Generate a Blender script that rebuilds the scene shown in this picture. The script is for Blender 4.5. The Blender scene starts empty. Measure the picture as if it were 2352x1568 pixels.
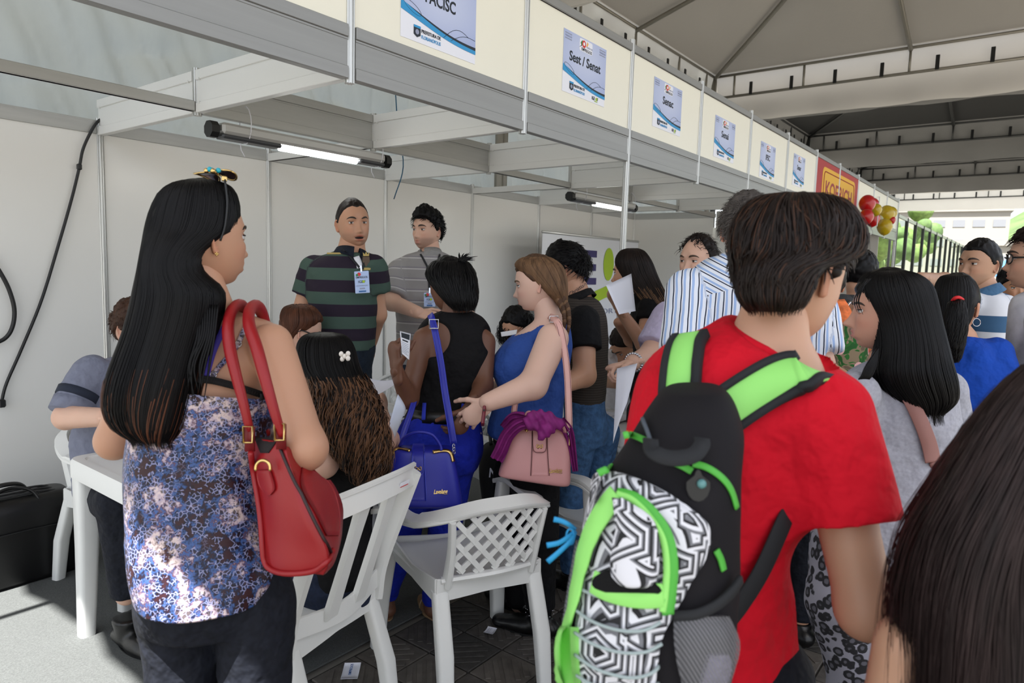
import bpy, math, random
import numpy as np
from mathutils import Vector, Matrix
from mathutils.bvhtree import BVHTree
random.seed(7); RNG = np.random.default_rng(7)
D = bpy.data; SC = bpy.context.scene; COL = SC.collection
# ------------------------------------------------------------------ camera
YAW, PITCH, ROLL, CH, FPX = math.radians(37.70), math.radians(-6.004), math.radians(1.669), 1.48, 1568.0
FW = np.array([math.cos(YAW)*math.cos(PITCH), math.sin(YAW)*math.cos(PITCH), math.sin(PITCH)])
_r0 = np.array([math.sin(YAW), -math.cos(YAW), 0.0]); _u0 = np.cross(_r0, FW)
CR = _r0*math.cos(ROLL) + _u0*math.sin(ROLL); CU = -_r0*math.sin(ROLL) + _u0*math.cos(ROLL)
CO = np.array([0, 0, CH])
cam_d = D.cameras.new('camera'); cam = D.objects.new('camera', cam_d); COL.objects.link(cam)
cam_d.sensor_width = 36.0; cam_d.lens = FPX/2352*36.0; cam_d.clip_end = 2000
cam.matrix_world = Matrix(((CR[0], CU[0], -FW[0], CO[0]), (CR[1], CU[1], -FW[1], CO[1]), (CR[2], CU[2], -FW[2], CO[2]), (0, 0, 0, 1)))
cam_d.dof.use_dof = True; cam_d.dof.focus_distance = 2.7; cam_d.dof.aperture_fstop = 5.6
SC.camera = cam
# ------------------------------------------------------------------ light
W = D.worlds.new('sky'); SC.world = W; W.use_nodes = True
_nt = W.node_tree; _bg = _nt.nodes['Background']
_sk = _nt.nodes.new('ShaderNodeTexSky'); _sk.sky_type = 'NISHITA'; _sk.sun_disc = False
_sk.sun_elevation = math.radians(68); _sk.sun_rotation = math.radians(200); _sk.dust_density = 3.0; _sk.ozone_density = 1.0
_mx = _nt.nodes.new('ShaderNodeMix'); _mx.data_type = 'RGBA'; _mx.inputs[0].default_value = 0.55
_nt.links.new(_sk.outputs[0], _mx.inputs[6]); _mx.inputs[7].default_value = (6.5, 6.6, 6.7, 1)   # thin bright cloud
_nt.links.new(_mx.outputs[2], _bg.inputs[0]); _bg.inputs[1].default_value = 0.17
sun_d = D.lights.new('sun', 'SUN'); sun = D.objects.new('sun', sun_d); COL.objects.link(sun)
sun_d.energy = 12.0; sun_d.angle = math.radians(0.6); sun_d.color = (1.0, 0.98, 0.95)
sun.rotation_euler = Vector((0.42, 0.11, -1.0)).to_track_quat('-Z', 'Y').to_euler(); sun.location = (-4, -2, 12)
VS = SC.view_settings; VS.view_transform = 'Standard'; VS.look = 'None'; VS.gamma = 1.0; VS.use_curve_mapping = False
VS.exposure = 0.80
SC.cycles.max_bounces = 8; SC.cycles.diffuse_bounces = 5; SC.cycles.transparent_max_bounces = 12
# ------------------------------------------------------------------ pixel helpers (2352 x 1568 frame)
def ray(x, y): return FW + (x-1176)/FPX*CR - (y-784)/FPX*CU
def S(x, y, d): return CO + d*ray(x, y)
def onz(x, y, z): v = ray(x, y); return CO + v*(z-CH)/v[2]
def ony(x, y, Y): v = ray(x, y); return CO + v*Y/v[1]
def onx(x, y, X): v = ray(x, y); return CO + v*X/v[0]
def hray(x, y=700): v = ray(x, y).copy(); v[2] = 0; return v/np.linalg.norm(v)
def nrm(v): v = np.asarray(v, float); return v/(np.linalg.norm(v)+1e-12)
UP = np.array([0, 0, 1.0])
def A(*v): return np.array(v, float)
# ------------------------------------------------------------------ materials
def nodes(m):
    m.use_nodes = True; t = m.node_tree; return t, t.nodes, t.links, t.nodes['Principled BSDF']
def rgba(c): return (c[0], c[1], c[2], 1.0)
def hexc(h):
    v = [int(h[i:i+2], 16)/255 for i in (0, 2, 4)]
    return tuple(x/12.92 if x <= .04045 else ((x+.055)/1.055)**2.4 for x in v)
def C(c): return hexc(c) if isinstance(c, str) else c
def add_bump(t, b, scale, strength, dist=.002, detail=3, coord='Object', stretch=None):
    N = t.nodes; L = t.links
    tc = N.new('ShaderNodeTexCoord'); no = N.new('ShaderNodeTexNoise'); no.inputs['Scale'].default_value = scale; no.inputs['Detail'].default_value = detail
    bp = N.new('ShaderNodeBump'); bp.inputs['Strength'].default_value = strength; bp.inputs['Distance'].default_value = dist
    if stretch:
        mp = N.new('ShaderNodeMapping'); mp.inputs['Scale'].default_value = stretch
        L.new(tc.outputs[coord], mp.inputs[0]); L.new(mp.outputs[0], no.inputs[0])
    else: L.new(tc.outputs[coord], no.inputs[0])
    L.new(no.outputs[0], bp.inputs['Height']); L.new(bp.outputs[0], b.inputs['Normal'])
def M(name, col, rough=.6, metal=0, var=0, vs=8, bump=0, bs=80, bd=.002, emit=0, spec=.5, sheen=0, stretch=None, coat=0):
    m = D.materials.new(name); t, N, L, b = nodes(m); c = C(col)
    b.inputs['Base Color'].default_value = rgba(c); b.inputs['Roughness'].default_value = rough; b.inputs['Metallic'].default_value = metal
    b.inputs['Specular IOR Level'].default_value = spec
    if sheen: b.inputs['Sheen Weight'].default_value = sheen
    if coat: b.inputs['Coat Weight'].default_value = coat
    if var:
        tc = N.new('ShaderNodeTexCoord'); no = N.new('ShaderNodeTexNoise'); no.inputs['Scale'].default_value = vs; no.inputs['Detail'].default_value = 5
        cr = N.new('ShaderNodeValToRGB'); cr.color_ramp.elements[0].position = .3; cr.color_ramp.elements[1].position = .7
        cr.color_ramp.elements[0].color = rgba([max(0, x*(1-var)) for x in c]); cr.color_ramp.elements[1].color = rgba([min(1, x*(1+var)) for x in c])
        if stretch:
            mp = N.new('ShaderNodeMapping'); mp.inputs['Scale'].default_value = stretch
            L.new(tc.outputs['Object'], mp.inputs[0]); L.new(mp.outputs[0], no.inputs[0])
        else: L.new(tc.outputs['Object'], no.inputs[0])
        L.new(no.outputs[0], cr.inputs[0]); L.new(cr.outputs[0], b.inputs['Base Color'])
    if bump: add_bump(t, b, bs, bump, bd, stretch=stretch)
    if emit: b.inputs['Emission Color'].default_value = rgba(c); b.inputs['Emission Strength'].default_value = emit
    return m
def node_math(t, op, a, b=None, clamp=False):
    n = t.nodes.new('ShaderNodeMath'); n.operation = op; n.use_clamp = clamp
    for i, v in enumerate((a, b)):
        if v is None: continue
        if isinstance(v, (int, float)): n.inputs[i].default_value = v
        else: t.links.new(v, n.inputs[i])
    return n.outputs[0]
def ramp(t, fac, stops, interp='CONSTANT'):
    n = t.nodes.new('ShaderNodeValToRGB'); r = n.color_ramp; r.interpolation = interp
    while len(r.elements) < len(stops): r.elements.new(.5)
    for e, (p, c) in zip(r.elements, stops): e.position = p; e.color = rgba(C(c))
    t.links.new(fac, n.inputs[0]); return n.outputs[0]
def gc(t, axis=None):
    n = t.nodes.new('ShaderNodeAttribute'); n.attribute_name = 'gc'
    if axis is None: return n.outputs['Vector']
    s = t.nodes.new('ShaderNodeSeparateXYZ'); t.links.new(n.outputs['Vector'], s.inputs[0]); return s.outputs[axis]
def Mstripe(name, axis, period, stops, rough=.8, off=0, bump=.15, interp='CONSTANT'):
    m = D.materials.new(name); t, N, L, b = nodes(m); b.inputs['Roughness'].default_value = rough; b.inputs['Specular IOR Level'].default_value = .25
    f = node_math(t, 'FRACT', node_math(t, 'DIVIDE', node_math(t, 'ADD', gc(t, axis), 50*period+off), period))
    L.new(ramp(t, f, stops, interp), b.inputs['Base Color'])
    if bump: add_bump(t, b, 500, bump, .001)
    return m
# ------------------------------------------------------------------ mesh helpers
def link(o, parent=None):
    COL.objects.link(o)
    if parent is not None: o.parent = parent
    return o
def tag(o, label=None, cat=None, group=None, kind=None):
    if label: o['label'] = label
    if cat: o['category'] = cat
    if group: o['group'] = group
    if kind: o['kind'] = kind
    return o
def empty(name, loc, label=None, cat=None, group=None, kind=None):
    o = D.objects.new(name, None); o.empty_display_size = .1; o.location = Vector(loc); link(o); return tag(o, label, cat, group, kind)
def wloc(o):
    l = np.zeros(3)
    while o is not None: l += np.array(o.location); o = o.parent
    return l
def mesh(name, VF, mat, parent=None, smooth=True, attrs=None, fm=None, loc=None, label=None, cat=None, group=None, kind=None, auto=None):
    """world-space geometry -> one object; local origin at its parent's (or its own) base"""
    V, F = VF; V = np.asarray(V, float)
    base = wloc(parent) if parent is not None else (np.asarray(loc, float) if loc is not None else A(V[:, 0].mean(), V[:, 1].mean(), V[:, 2].min()))
    me = D.meshes.new(name); me.from_pydata((V-base).tolist(), [], F.tolist() if isinstance(F, np.ndarray) else F)
    for m in (mat if isinstance(mat, (list, tuple)) else [mat]): me.materials.append(m)
    if smooth: me.polygons.foreach_set('use_smooth', [True]*len(me.polygons))
    if fm is not None: me.polygons.foreach_set('material_index', np.asarray(fm, np.int32))
    for k, a in (attrs or {}).items():
        a = np.asarray(a, np.float32)
        if a.shape[1] == 4: at = me.attributes.new(k, 'FLOAT_COLOR', 'POINT'); at.data.foreach_set('color', a.ravel())
        else: at = me.attributes.new(k, 'FLOAT_VECTOR', 'POINT'); at.data.foreach_set('vector', a.ravel())
    if auto and smooth:
        me.set_sharp_from_angle(angle=math.radians(auto))
    me.update()
    o = D.objects.new(name, me)
    if parent is None: o.location = Vector(base)
    link(o, parent); return tag(o, label, cat, group, kind)
def join(parts):
    V = []; F = []; n = 0
    for v, f in parts:
        v = np.asarray(v, float); V.append(v)
        f = f.tolist() if isinstance(f, np.ndarray) else f
        F += [[i+n for i in q] for q in f]; n += len(v)
    return np.concatenate(V), F
def xf(VF, R=None, t=None, s=1.0):
    V = np.asarray(VF[0], float)*s
    if R is not None: V = V @ np.asarray(R).T
    if t is not None: V = V + np.asarray(t)
    return V, VF[1]
def rotz(a): c, s = math.cos(a), math.sin(a); return np.array([[c, -s, 0], [s, c, 0], [0, 0, 1.0]])
def basis(x, y, z): return np.stack([x, y, z], 1)
def box(c, s, ch=0.0, R=None):
    hx, hy, hz = [v/2 for v in s]
    if ch <= 0:
        V = np.array([[sx*hx, sy*hy, sz*hz] for sx in (-1, 1) for sy in (-1, 1) for sz in (-1, 1)])
        F = [[0, 1, 3, 2], [4, 6, 7, 5], [0, 4, 5, 1], [2, 3, 7, 6], [0, 2, 6, 4], [1, 5, 7, 3]]
    else:
        ch = min(ch, hx*.9, hy*.9, hz*.9); V = []; ix = {}
        for sx in (-1, 1):
            for sy in (-1, 1):
                for sz in (-1, 1):
                    for k in range(3):
                        p = [sx*(hx-ch), sy*(hy-ch), sz*(hz-ch)]; p[k] = (sx*hx, sy*hy, sz*hz)[k]
                        ix[(sx, sy, sz, k)] = len(V); V.append(p)
        F = []
        for k in range(3):
            a, b = [(1, 2), (2, 0), (0, 1)][k]
            for s_ in (-1, 1):
                q = []
                for u, v in ((-1, -1), (1, -1), (1, 1), (-1, 1)):
                    g = [0, 0, 0]; g[k] = s_; g[a] = u; g[b] = v; q.append(ix[(*g, k)])
                F.append(q if s_ > 0 else q[::-1])
        for k in range(3):
            a, b = [(1, 2), (2, 0), (0, 1)][k]
            for u in (-1, 1):
                for v in (-1, 1):
                    g0 = [0, 0, 0]; g1 = [0, 0, 0]; g0[k] = -1; g1[k] = 1; g0[a] = g1[a] = u; g0[b] = g1[b] = v
                    q = [ix[(*g0, a)], ix[(*g1, a)], ix[(*g1, b)], ix[(*g0, b)]]; F.append(q if u*v < 0 else q[::-1])
        for sx in (-1, 1):
            for sy in (-1, 1):
                for sz in (-1, 1):
                    q = [ix[(sx, sy, sz, k)] for k in range(3)]; F.append(q if sx*sy*sz > 0 else q[::-1])
        V = np.array(V)
    return xf((V, F), R, c)
def beam(a, b, w, h, upv=UP, ch=0.0):
    """box bar from a to b, w sideways, h along upv"""
    a = np.asarray(a, float); b = np.asarray(b, float); x = nrm(b-a); y = nrm(np.cross(upv, x)); z = np.cross(x, y)
    return box((a+b)/2, (np.linalg.norm(b-a), w, h), ch, basis(x, y, z))
def smoothpts(pts, n):
    """Catmull-Rom resample of rows (any width)"""
    P = np.asarray(pts, float); k = len(P)
    if k < 3:
        t = np.linspace(0, 1, n)[:, None]; return P[0]*(1-t)+P[-1]*t
    Q = np.vstack([2*P[0]-P[1], P, 2*P[-1]-P[-2]]); out = []
    for s in np.linspace(0, k-1-1e-9, n):
        i = int(s); u = s-i; p0, p1, p2, p3 = Q[i:i+4]
        out.append(.5*((2*p1)+(-p0+p2)*u+(2*p0-5*p1+4*p2-p3)*u*u+(-p0+3*p1-3*p2+p3)*u**3))
    return np.array(out)
def frames(P, up0=None):
    T = np.gradient(P, axis=0); T /= np.linalg.norm(T, axis=1)[:, None]+1e-12
    u = up0 if up0 is not None else (UP if abs(T[0][2]) < .9 else A(1, 0, 0)); out = []
    for i in range(len(P)):
        u = u - T[i]*np.dot(u, T[i]); u = nrm(u); out.append((T[i], u, np.cross(T[i], u)))
    return out
def loft(rings, cap=True, closed=True):
    rings = [np.asarray(r, float) for r in rings]; n = len(rings[0]); V = np.concatenate(rings); F = []
    m = n if closed else n-1
    for i in range(len(rings)-1):
        for j in range(m):
            a = i*n+j; b = i*n+(j+1) % n; F.append([a, b, b+n, a+n])
    if cap and closed:
        c0, c1 = rings[0].mean(0), rings[-1].mean(0); k = len(V); V = np.vstack([V, c0, c1]); q = (len(rings)-1)*n
        for j in range(n):
            F.append([(j+1) % n, j, k]); F.append([q+j, q+(j+1) % n, k+1])
    return V, F
def tube(pts, r, n=8, sm=0, flat=1.0, up0=None, cap=True):
    P = smoothpts(pts, sm) if sm else np.asarray(pts, float)
    rr = np.interp(np.linspace(0, 1, len(P)), np.linspace(0, 1, len(np.atleast_1d(r))), np.atleast_1d(r)) if np.ndim(r) else np.full(len(P), r)
    th = np.linspace(0, 2*np.pi, n, endpoint=False); rings = []
    for (t, u, v), p, ra in zip(frames(P, up0), P, rr): rings.append(p + np.outer(np.cos(th)*ra*flat, u) + np.outer(np.sin(th)*ra, v))
    return loft(rings, cap)
def strap(pts, normals, w, t, sm=0):
    """flat band along pts; normals = outward direction(s)"""
    P = smoothpts(pts, sm) if sm else np.asarray(pts, float)
    Nn = np.asarray(normals, float)
    if Nn.ndim == 1: Nn = np.tile(Nn, (len(P), 1))
    elif len(Nn) != len(P): Nn = smoothpts(Nn, len(P))
    T = np.gradient(P, axis=0); rings = []
    w = np.interp(np.linspace(0, 1, len(P)), np.linspace(0, 1, len(np.atleast_1d(w))), np.atleast_1d(w))
    for p, tt, nn, ww in zip(P, T, Nn, w):
        tt = nrm(tt); nn = nrm(nn-tt*np.dot(nn, tt)); s = np.cross(tt, nn)
        rings.append(np.array([p+s*ww/2*k+nn*t*h for k, h in ((-1, .15), (-.93, .5), (.93, .5), (1, .15), (1, -.15), (.93, -.5), (-.93, -.5), (-1, -.15))]))
    return loft(rings)
def sphere(c, r, nu=16, nv=10, sc=(1, 1, 1), R=None):
    V = [[0, 0, 1]]; F = []
    for i in range(1, nv):
        p = math.pi*i/nv
        for j in range(nu): a = 2*math.pi*j/nu; V.append([math.sin(p)*math.cos(a), math.sin(p)*math.sin(a), math.cos(p)])
    V.append([0, 0, -1]); k = len(V)-1
    for j in range(nu):
        F.append([0, 1+j, 1+(j+1) % nu]); F.append([k, 1+(nv-2)*nu+(j+1) % nu, 1+(nv-2)*nu+j])
    for i in range(nv-2):
        for j in range(nu): a = 1+i*nu+j; b = 1+i*nu+(j+1) % nu; F.append([a, a+nu, b+nu, b])
    return xf((np.array(V)*r*np.array(sc), F), R, c)
def prism(poly, c, x, y, z, t):
    """extrude a 2-D outline (in x,y) by t along z"""
    P = np.array(poly, float); n = len(P); B = c + P[:, :1]*x + P[:, 1:]*y
    V = np.vstack([B, B+np.asarray(z)*t]); F = [list(range(n))[::-1], list(range(n, 2*n))]
    for i in range(n): j = (i+1) % n; F.append([i, j, j+n, i+n])
    return V, F
def rrect(w, h, r, n=4):
    out = []
    for cx, cy, a0 in ((w/2-r, h/2-r, 0), (-w/2+r, h/2-r, 90), (-w/2+r, -h/2+r, 180), (w/2-r, -h/2+r, 270)):
        for i in range(n+1): a = math.radians(a0+90*i/n); out.append((cx+r*math.cos(a), cy+r*math.sin(a)))
    return out
def circ(r, n=20, ry=None): return [(r*math.cos(2*math.pi*i/n), (ry or r)*math.sin(2*math.pi*i/n)) for i in range(n)]
_TX = {}
def textgeo(s, bold=0.0, shear=0.0, res=3):
    k = (s, bold, shear)
    if k in _TX: return _TX[k]
    cu = D.curves.new('lettering', 'FONT'); cu.body = s; cu.align_x = 'CENTER'; cu.align_y = 'CENTER'; cu.offset = bold; cu.shear = shear; cu.extrude = .02; cu.resolution_u = res
    o = D.objects.new('lettering', cu); COL.objects.link(o); dg = bpy.context.evaluated_depsgraph_get(); dg.update()
    me = o.evaluated_get(dg).to_mesh(); V = np.array([v.co[:] for v in me.vertices]); F = [list(p.vertices) for p in me.polygons]
    o.evaluated_get(dg).to_mesh_clear(); D.objects.remove(o); D.curves.remove(cu); _TX[k] = (V, F); return V, F
def text(s, c, x, y, size, mat, parent, bold=0.0, sx=1.0, th=.0008, shear=0.0, name='lettering', wid=None):
    """flat print: s centred on c, x to the right, y up; size = em height; wid fixes the total width"""
    V, F = textgeo(s, bold, shear); V = V.copy()
    if wid: sx = wid/((V[:, 0].max()-V[:, 0].min())*size)
    V[:, 0] -= (V[:, 0].max()+V[:, 0].min())/2; V[:, 1] -= (V[:, 1].max()+V[:, 1].min())/2
    z = np.cross(x, y); P = c + np.outer(V[:, 0]*size*sx, x) + np.outer(V[:, 1]*size, y) + np.outer((V[:, 2]/.02*.5+.5)*th, z)
    return mesh(name, (P, F), mat, parent, smooth=False)
# value noise (vectorised) for cloth and canvas relief
_PERM = RNG.random(4096)
def vnoise(P, sc=1.0):
    P = np.asarray(P)*sc; I = np.floor(P).astype(int); f = P-I; f = f*f*(3-2*f)
    def h(dx, dy, dz): return _PERM[((I[:, 0]+dx)*73 + (I[:, 1]+dy)*179 + (I[:, 2]+dz)*283) % 4096]
    r = 0
    for dx in (0, 1):
        for dy in (0, 1):
            for dz in (0, 1):
                r = r + h(dx, dy, dz)*(f[:, 0] if dx else 1-f[:, 0])*(f[:, 1] if dy else 1-f[:, 1])*(f[:, 2] if dz else 1-f[:, 2])
    return r*2-1
# common materials
ALU = M('aluminium', 'c9cac8', .32, .55, spec=.5); ALU_D = M('aluminium beam', 'b4b5b3', .36, .35, var=.04, vs=4, stretch=(1, 1, 12))
GROOVE = M('groove', '55575a', .6); PANEL = M('white panel', 'e4e4e1', .28, var=.015, vs=1.5); FPANEL = M('fascia panel', 'e8e5d6', .4, var=.015, vs=2)
PLASTIC = M('white plastic', 'dedfdc', .33, spec=.5); BLACK = M('black plastic', '121314', .45); PAPER = M('paper', 'e9ebf4', .8); GOLD = M('gold metal', 'd8b878', .25, 1)
CHROME = M('chrome', 'c8c8cc', .18, 1); INK = M('dark ink', '17202b', .7); CYAN = M('cyan print', '2a8fc8', .6); NAVY = M('navy print', '14202e', .6)
LIME = M('lime print', '9dbb1d', .6); REDP = M('red print', 'c8312a', .6); LILAC = M('lilac print', 'aab6dc', .55); WHITEP = M('white print', 'e4e6f0', .6); GREYP = M('grey print', '8d93ab', .6); DGREEN = M('green print', '2f7a3c', .6)
# ================================================================== SETTING
YF, YM, YB, X0 = 1.968, 3.007, 4.028, 1.58
ZR = 2.2      # top of the frame beams at wall height
# ground: stone paving with recessed joints, felt carpet inside the booths
GND = M('asphalt bed', '2b2926', .9, var=.2, vs=6, bump=.3, bs=90)
fl = mesh('floor', join([box((30, 10, -.05), (160, 160, .08))]), M('outer paving', '7b776f', .9, var=.12, vs=.6), smooth=False, kind='structure')
STONE = [M('paving stone', '4b4743', .75, var=.25, vs=25, bump=.35, bs=120, bd=.004), M('paving stone dark', '3b3936', .7, var=.3, vs=30, bump=.35, bs=140, bd=.004), M('paving stone pale', '57524c', .8, var=.22, vs=22, bump=.35, bs=110, bd=.004)]
bed = mesh('floor', box((10.5, .2, -.011), (24, 3.52, .012)), GND, smooth=False, kind='structure')
# paving slabs, each with a relief of raised diagonal bars, laid where the photograph shows bare paving
def paver_geo(v):
    q = .2; parts = [box((0, 0, -.008), (q-.006, q-.006, .016), .003)]
    for k in range(5):
        off = (k-2)*.036; ln = .17-abs(k-2)*.035
        c, s = math.cos(math.pi/4*(1 if v else -1)), math.sin(math.pi/4*(1 if v else -1))
        parts.append(xf(box((0, 0, .0015), (ln, .021, .004), .0015), rotz(math.pi/4*(1 if v else -1)), (-s*off, c*off, 0)))
    return join(parts)
PAVE = []
for v in (0, 1):
    for m in STONE:
        V, F = paver_geo(v); me = D.meshes.new('paver'); me.from_pydata(V.tolist(), [], F); me.materials.append(m); PAVE.append(me)
n = 0
for i in range(0, 17):
    for j in range(-2, 6):
        x = 1.0+i*.2+.1; y = .75+j*.2+.1
        if y > YF-.02 or n > 290: continue
        o = D.objects.new('paver', PAVE[((i+j) % 2)*3+random.choice((0, 0, 1, 2))]); o.location = (x, y, .003+random.uniform(-.0012, .0012)); o.rotation_euler = (random.uniform(-.004, .004), random.uniform(-.004, .004), 0); link(o, bed)
        o.location = Vector(o.location)-bed.location; n += 1
CARP = M('grey felt carpet', '565857', .95, var=.16, vs=160, bump=.4, bs=320, bd=.004, spec=.1)
def grid(x0, x1, y0, y1, nx, ny, fn):
    V = np.array([fn(x, y) for x in np.linspace(x0, x1, nx) for y in np.linspace(y0, y1, ny)]); F = [[i*ny+j, (i+1)*ny+j, (i+1)*ny+j+1, i*ny+j+1] for i in range(nx-1) for j in range(ny-1)]
    return V, F
mesh('carpet', box((2.58, 3.0, .004), (9.94, 2.03, .008), .003), CARP, smooth=False, label='dark grey felt carpet covering the booth floor up to the white back wall', cat='carpet')
# back wall: white panels between grooved posts
wb = empty('wall_back', (X0, YB, 0), kind='structure')
def post(name, x, y, z0, z1, parent, w=.034):
    h = w/2; pr = []
    for k in range(8):
        a0 = math.radians(k*45-22.5); R = h/math.cos(math.radians(22.5))
        p = A(R*math.cos(a0), R*math.sin(a0)); q = A(R*math.cos(a0+math.pi/4), R*math.sin(a0+math.pi/4)); e = q-p; nn = -(p+q)/2
        pr += [p, p+e*.36, p+e*.36+nn*.28, p+e*.64+nn*.28, p+e*.64]
    return mesh(name, prism([(a, b) for a, b in pr], A(x, y, z0), A(1, 0, 0), A(0, 1, 0), UP, z1-z0), ALU, parent, smooth=False)
for i in range(-4, 6):
    x = X0+i
    mesh('wall_panel', box((x+.5, YB, 1.10), (.97, .006, 2.06)), PANEL, wb, smooth=False)
    mesh('top_rail', join([box((x+.5, YB, 2.165), (.966, .022, .07), .002), box((x+.5, YB-.0112, 2.192), (.966, .002, .004)), box((x+.5, YB-.0112, 2.138), (.966, .002, .004))]), ALU_D, wb, smooth=False)
    mesh('bottom_rail', box((x+.5, YB, .035), (.966, .022, .07), .002), ALU_D, wb, smooth=False)
for i in range(-4, 7): post('post', X0+i, YB, 0, 2.2+.012, wb)
ws = empty('wall_side', (7.58, YM, 0), kind='structure')
for y0, y1 in ((YM, YB), (YF, YM)):
    mesh('wall_panel', box((7.58, (y0+y1)/2, 1.10), (.006, y1-y0-.03, 2.06)), PANEL, ws, smooth=False)
    mesh('top_rail', box((7.58, (y0+y1)/2, 2.165), (.022, y1-y0-.034, .07), .002), ALU_D, ws, smooth=False)
    mesh('bottom_rail', box((7.58, (y0+y1)/2, .035), (.022, y1-y0-.034, .07), .002), ALU_D, ws, smooth=False)
# the overhead frame with the fascia
ALU_W = M('pale aluminium beam', 'dadbd9', .36, .12); ALU_G = M('anodised grey beam', '8b8b89', .38, .35, var=.05, vs=4, stretch=(.3, 12, 12))
fr = empty('booth_frame', (X0, YF, 0), 'white and aluminium overhead booth frame with a fascia of white name panels above the crowd', 'booth frame')
ZB, ZT = 2.118, 2.778
def railx(name, xa, xb, y, z0, z1, parent, mat=ALU_D):
    h = z1-z0; ps = [box(((xa+xb)/2, y, (z0+z1)/2), (xb-xa-.002, .020, h-.012))]
    if h > .12:
        ps += [box(((xa+xb)/2, y, z1-.021), (xb-xa, .034, .042), .002), box(((xa+xb)/2, y, z0+.021), (xb-xa, .034, .042), .002)]
        ps += [box(((xa+xb)/2, y, z0+h*.74), (xb-xa, .025, .006))]
    else: ps += [box(((xa+xb)/2, y, (z0+z1)/2), (xb-xa, .032, h-.012), .003)]
    return mesh(name, join(ps), mat, parent, smooth=False)
def raily(name, ya, yb, x, z0, z1, parent, mat=ALU):
    h = z1-z0; ps = [box((x, (ya+yb)/2, (z0+z1)/2), (.020, yb-ya-.002, h-.012))]
    if h > .12:
        ps += [box((x, (ya+yb)/2, z1-.021), (.034, yb-ya, .042), .002), box((x, (ya+yb)/2, z0+.021), (.034, yb-ya, .042), .002)]
        for yy in (ya+.03, yb-.03):
            for zz in (z0+.04, z1-.04): ps.append(tube([(x-.019, yy, zz), (x+.019, yy, zz)], .006, 8))
    else: ps += [box((x, (ya+yb)/2, (z0+z1)/2), (.032, yb-ya, h-.012), .003)]
    return mesh(name, join(ps), mat, parent, smooth=False)
for i in range(-2, 11):
    xa, xb = X0+i+.017, X0+i+.983
    railx('fascia_beam', xa, xb, YF, ZB, ZB+.18, fr, ALU_G)
    if i < 6 or i > 7: mesh('fascia_panel', box(((xa+xb)/2, YF, (ZB+.18+ZT)/2), (.966, .006, ZT-ZB-.18)), FPANEL, fr, smooth=False)
    railx('fascia_rail', xa, xb, YF, ZT-.055, ZT, fr, ALU_G)
DOWN = (-2, 2, 6, 8, 11)
for i in range(-2, 12): post('fascia_post', X0+i, YF, 0 if i in DOWN else ZB-.012, ZT+.018, fr)
for i in range(-2, 6):
    full = i % 2 == 0
    raily('cross_beam', YF+.017, YM-.017, X0+i, ZB+.004, ZB+.184, fr, ALU_W)
    if full or i >= 3: raily('cross_beam', YM+.017, YB-.017, X0+i, ZB+.004, ZB+.184 if full else ZB+.064, fr, ALU_W)
    else: raily('cross_beam', YM+.017, YB-.017, X0+i, ZB+.004, ZB+.064, fr, ALU_W)
    post('drop_post', X0+i, YM, ZB-.006, ZB+.196, fr)
for i in range(-2, 6):
    h = .18 if i in (0, 1, 3) else .056
    railx('middle_beam', X0+i+.017, X0+i+.983, YM, ZB+.004, ZB+.004+h, fr)
# ------------------------------------------------------------------ signs on the fascia
yv = A(0, 0, 1.0); xv = A(1.0, 0, 0)
def wave(c, w, h, amp, ph, t0, t1):
    xs = np.linspace(-w/2, w/2, 17); up_ = []; dn = []
    for q in xs:
        u = (q+w/2)/w; yb = -h*.10-h*.2*u+amp*math.sin(3.4*u+ph); th_ = (t0+(t1-t0)*u)*(1-.25*math.sin(math.pi*u))
        up_.append((q, yb+th_/2)); dn.append((q, yb-th_/2))
    return [(a, b) for a, b in up_]+[(a, b) for a, b in dn[::-1]]
def logo_shield(c, s, par):
    mesh('shield', prism([(-.5*s, .6*s), (.5*s, .6*s), (.5*s, -.35*s), (0, -.6*s), (-.5*s, -.35*s)], c, xv, yv, A(0, -1, 0), .0008), NAVY, par, smooth=False)
    mesh('shield_bar', prism([(-.5*s, .6*s), (.5*s, .6*s), (.5*s, .36*s), (-.5*s, .36*s)], c+A(0, -.0008, 0), xv, yv, A(0, -1, 0), .0005), CYAN, par, smooth=False)
    mesh('shield_ring', prism(circ(.27*s, 14), c+A(0, -.0008, -.05*s), xv, yv, A(0, -1, 0), .0005), GREYP, par, smooth=False)
def igeof(c, s, par, sw=True):
    x_ = c-xv*s*1.0
    text('IGE', x_+xv*s*.35, xv, yv, s, INK, par, .01, .82); text('F', c+xv*s*1.05, xv, yv, s, INK, par, .01, .82)
    mesh('logo_dot', prism(circ(s*.34, 16), c+xv*s*.55, xv, yv, A(0, -1, 0), .0008), LIME, par, smooth=False)
    mesh('logo_swoosh', prism([(-.6*s, 0), (-.1*s, .12*s), (.5*s, .1*s), (.9*s, -.02*s), (.55*s, -.04*s), (.1*s, -.03*s), (-.3*s, -.08*s)], c+xv*s*.25-yv*s*.55, xv, yv, A(0, -1, 0), .0008), LIME, par, smooth=False)
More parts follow.
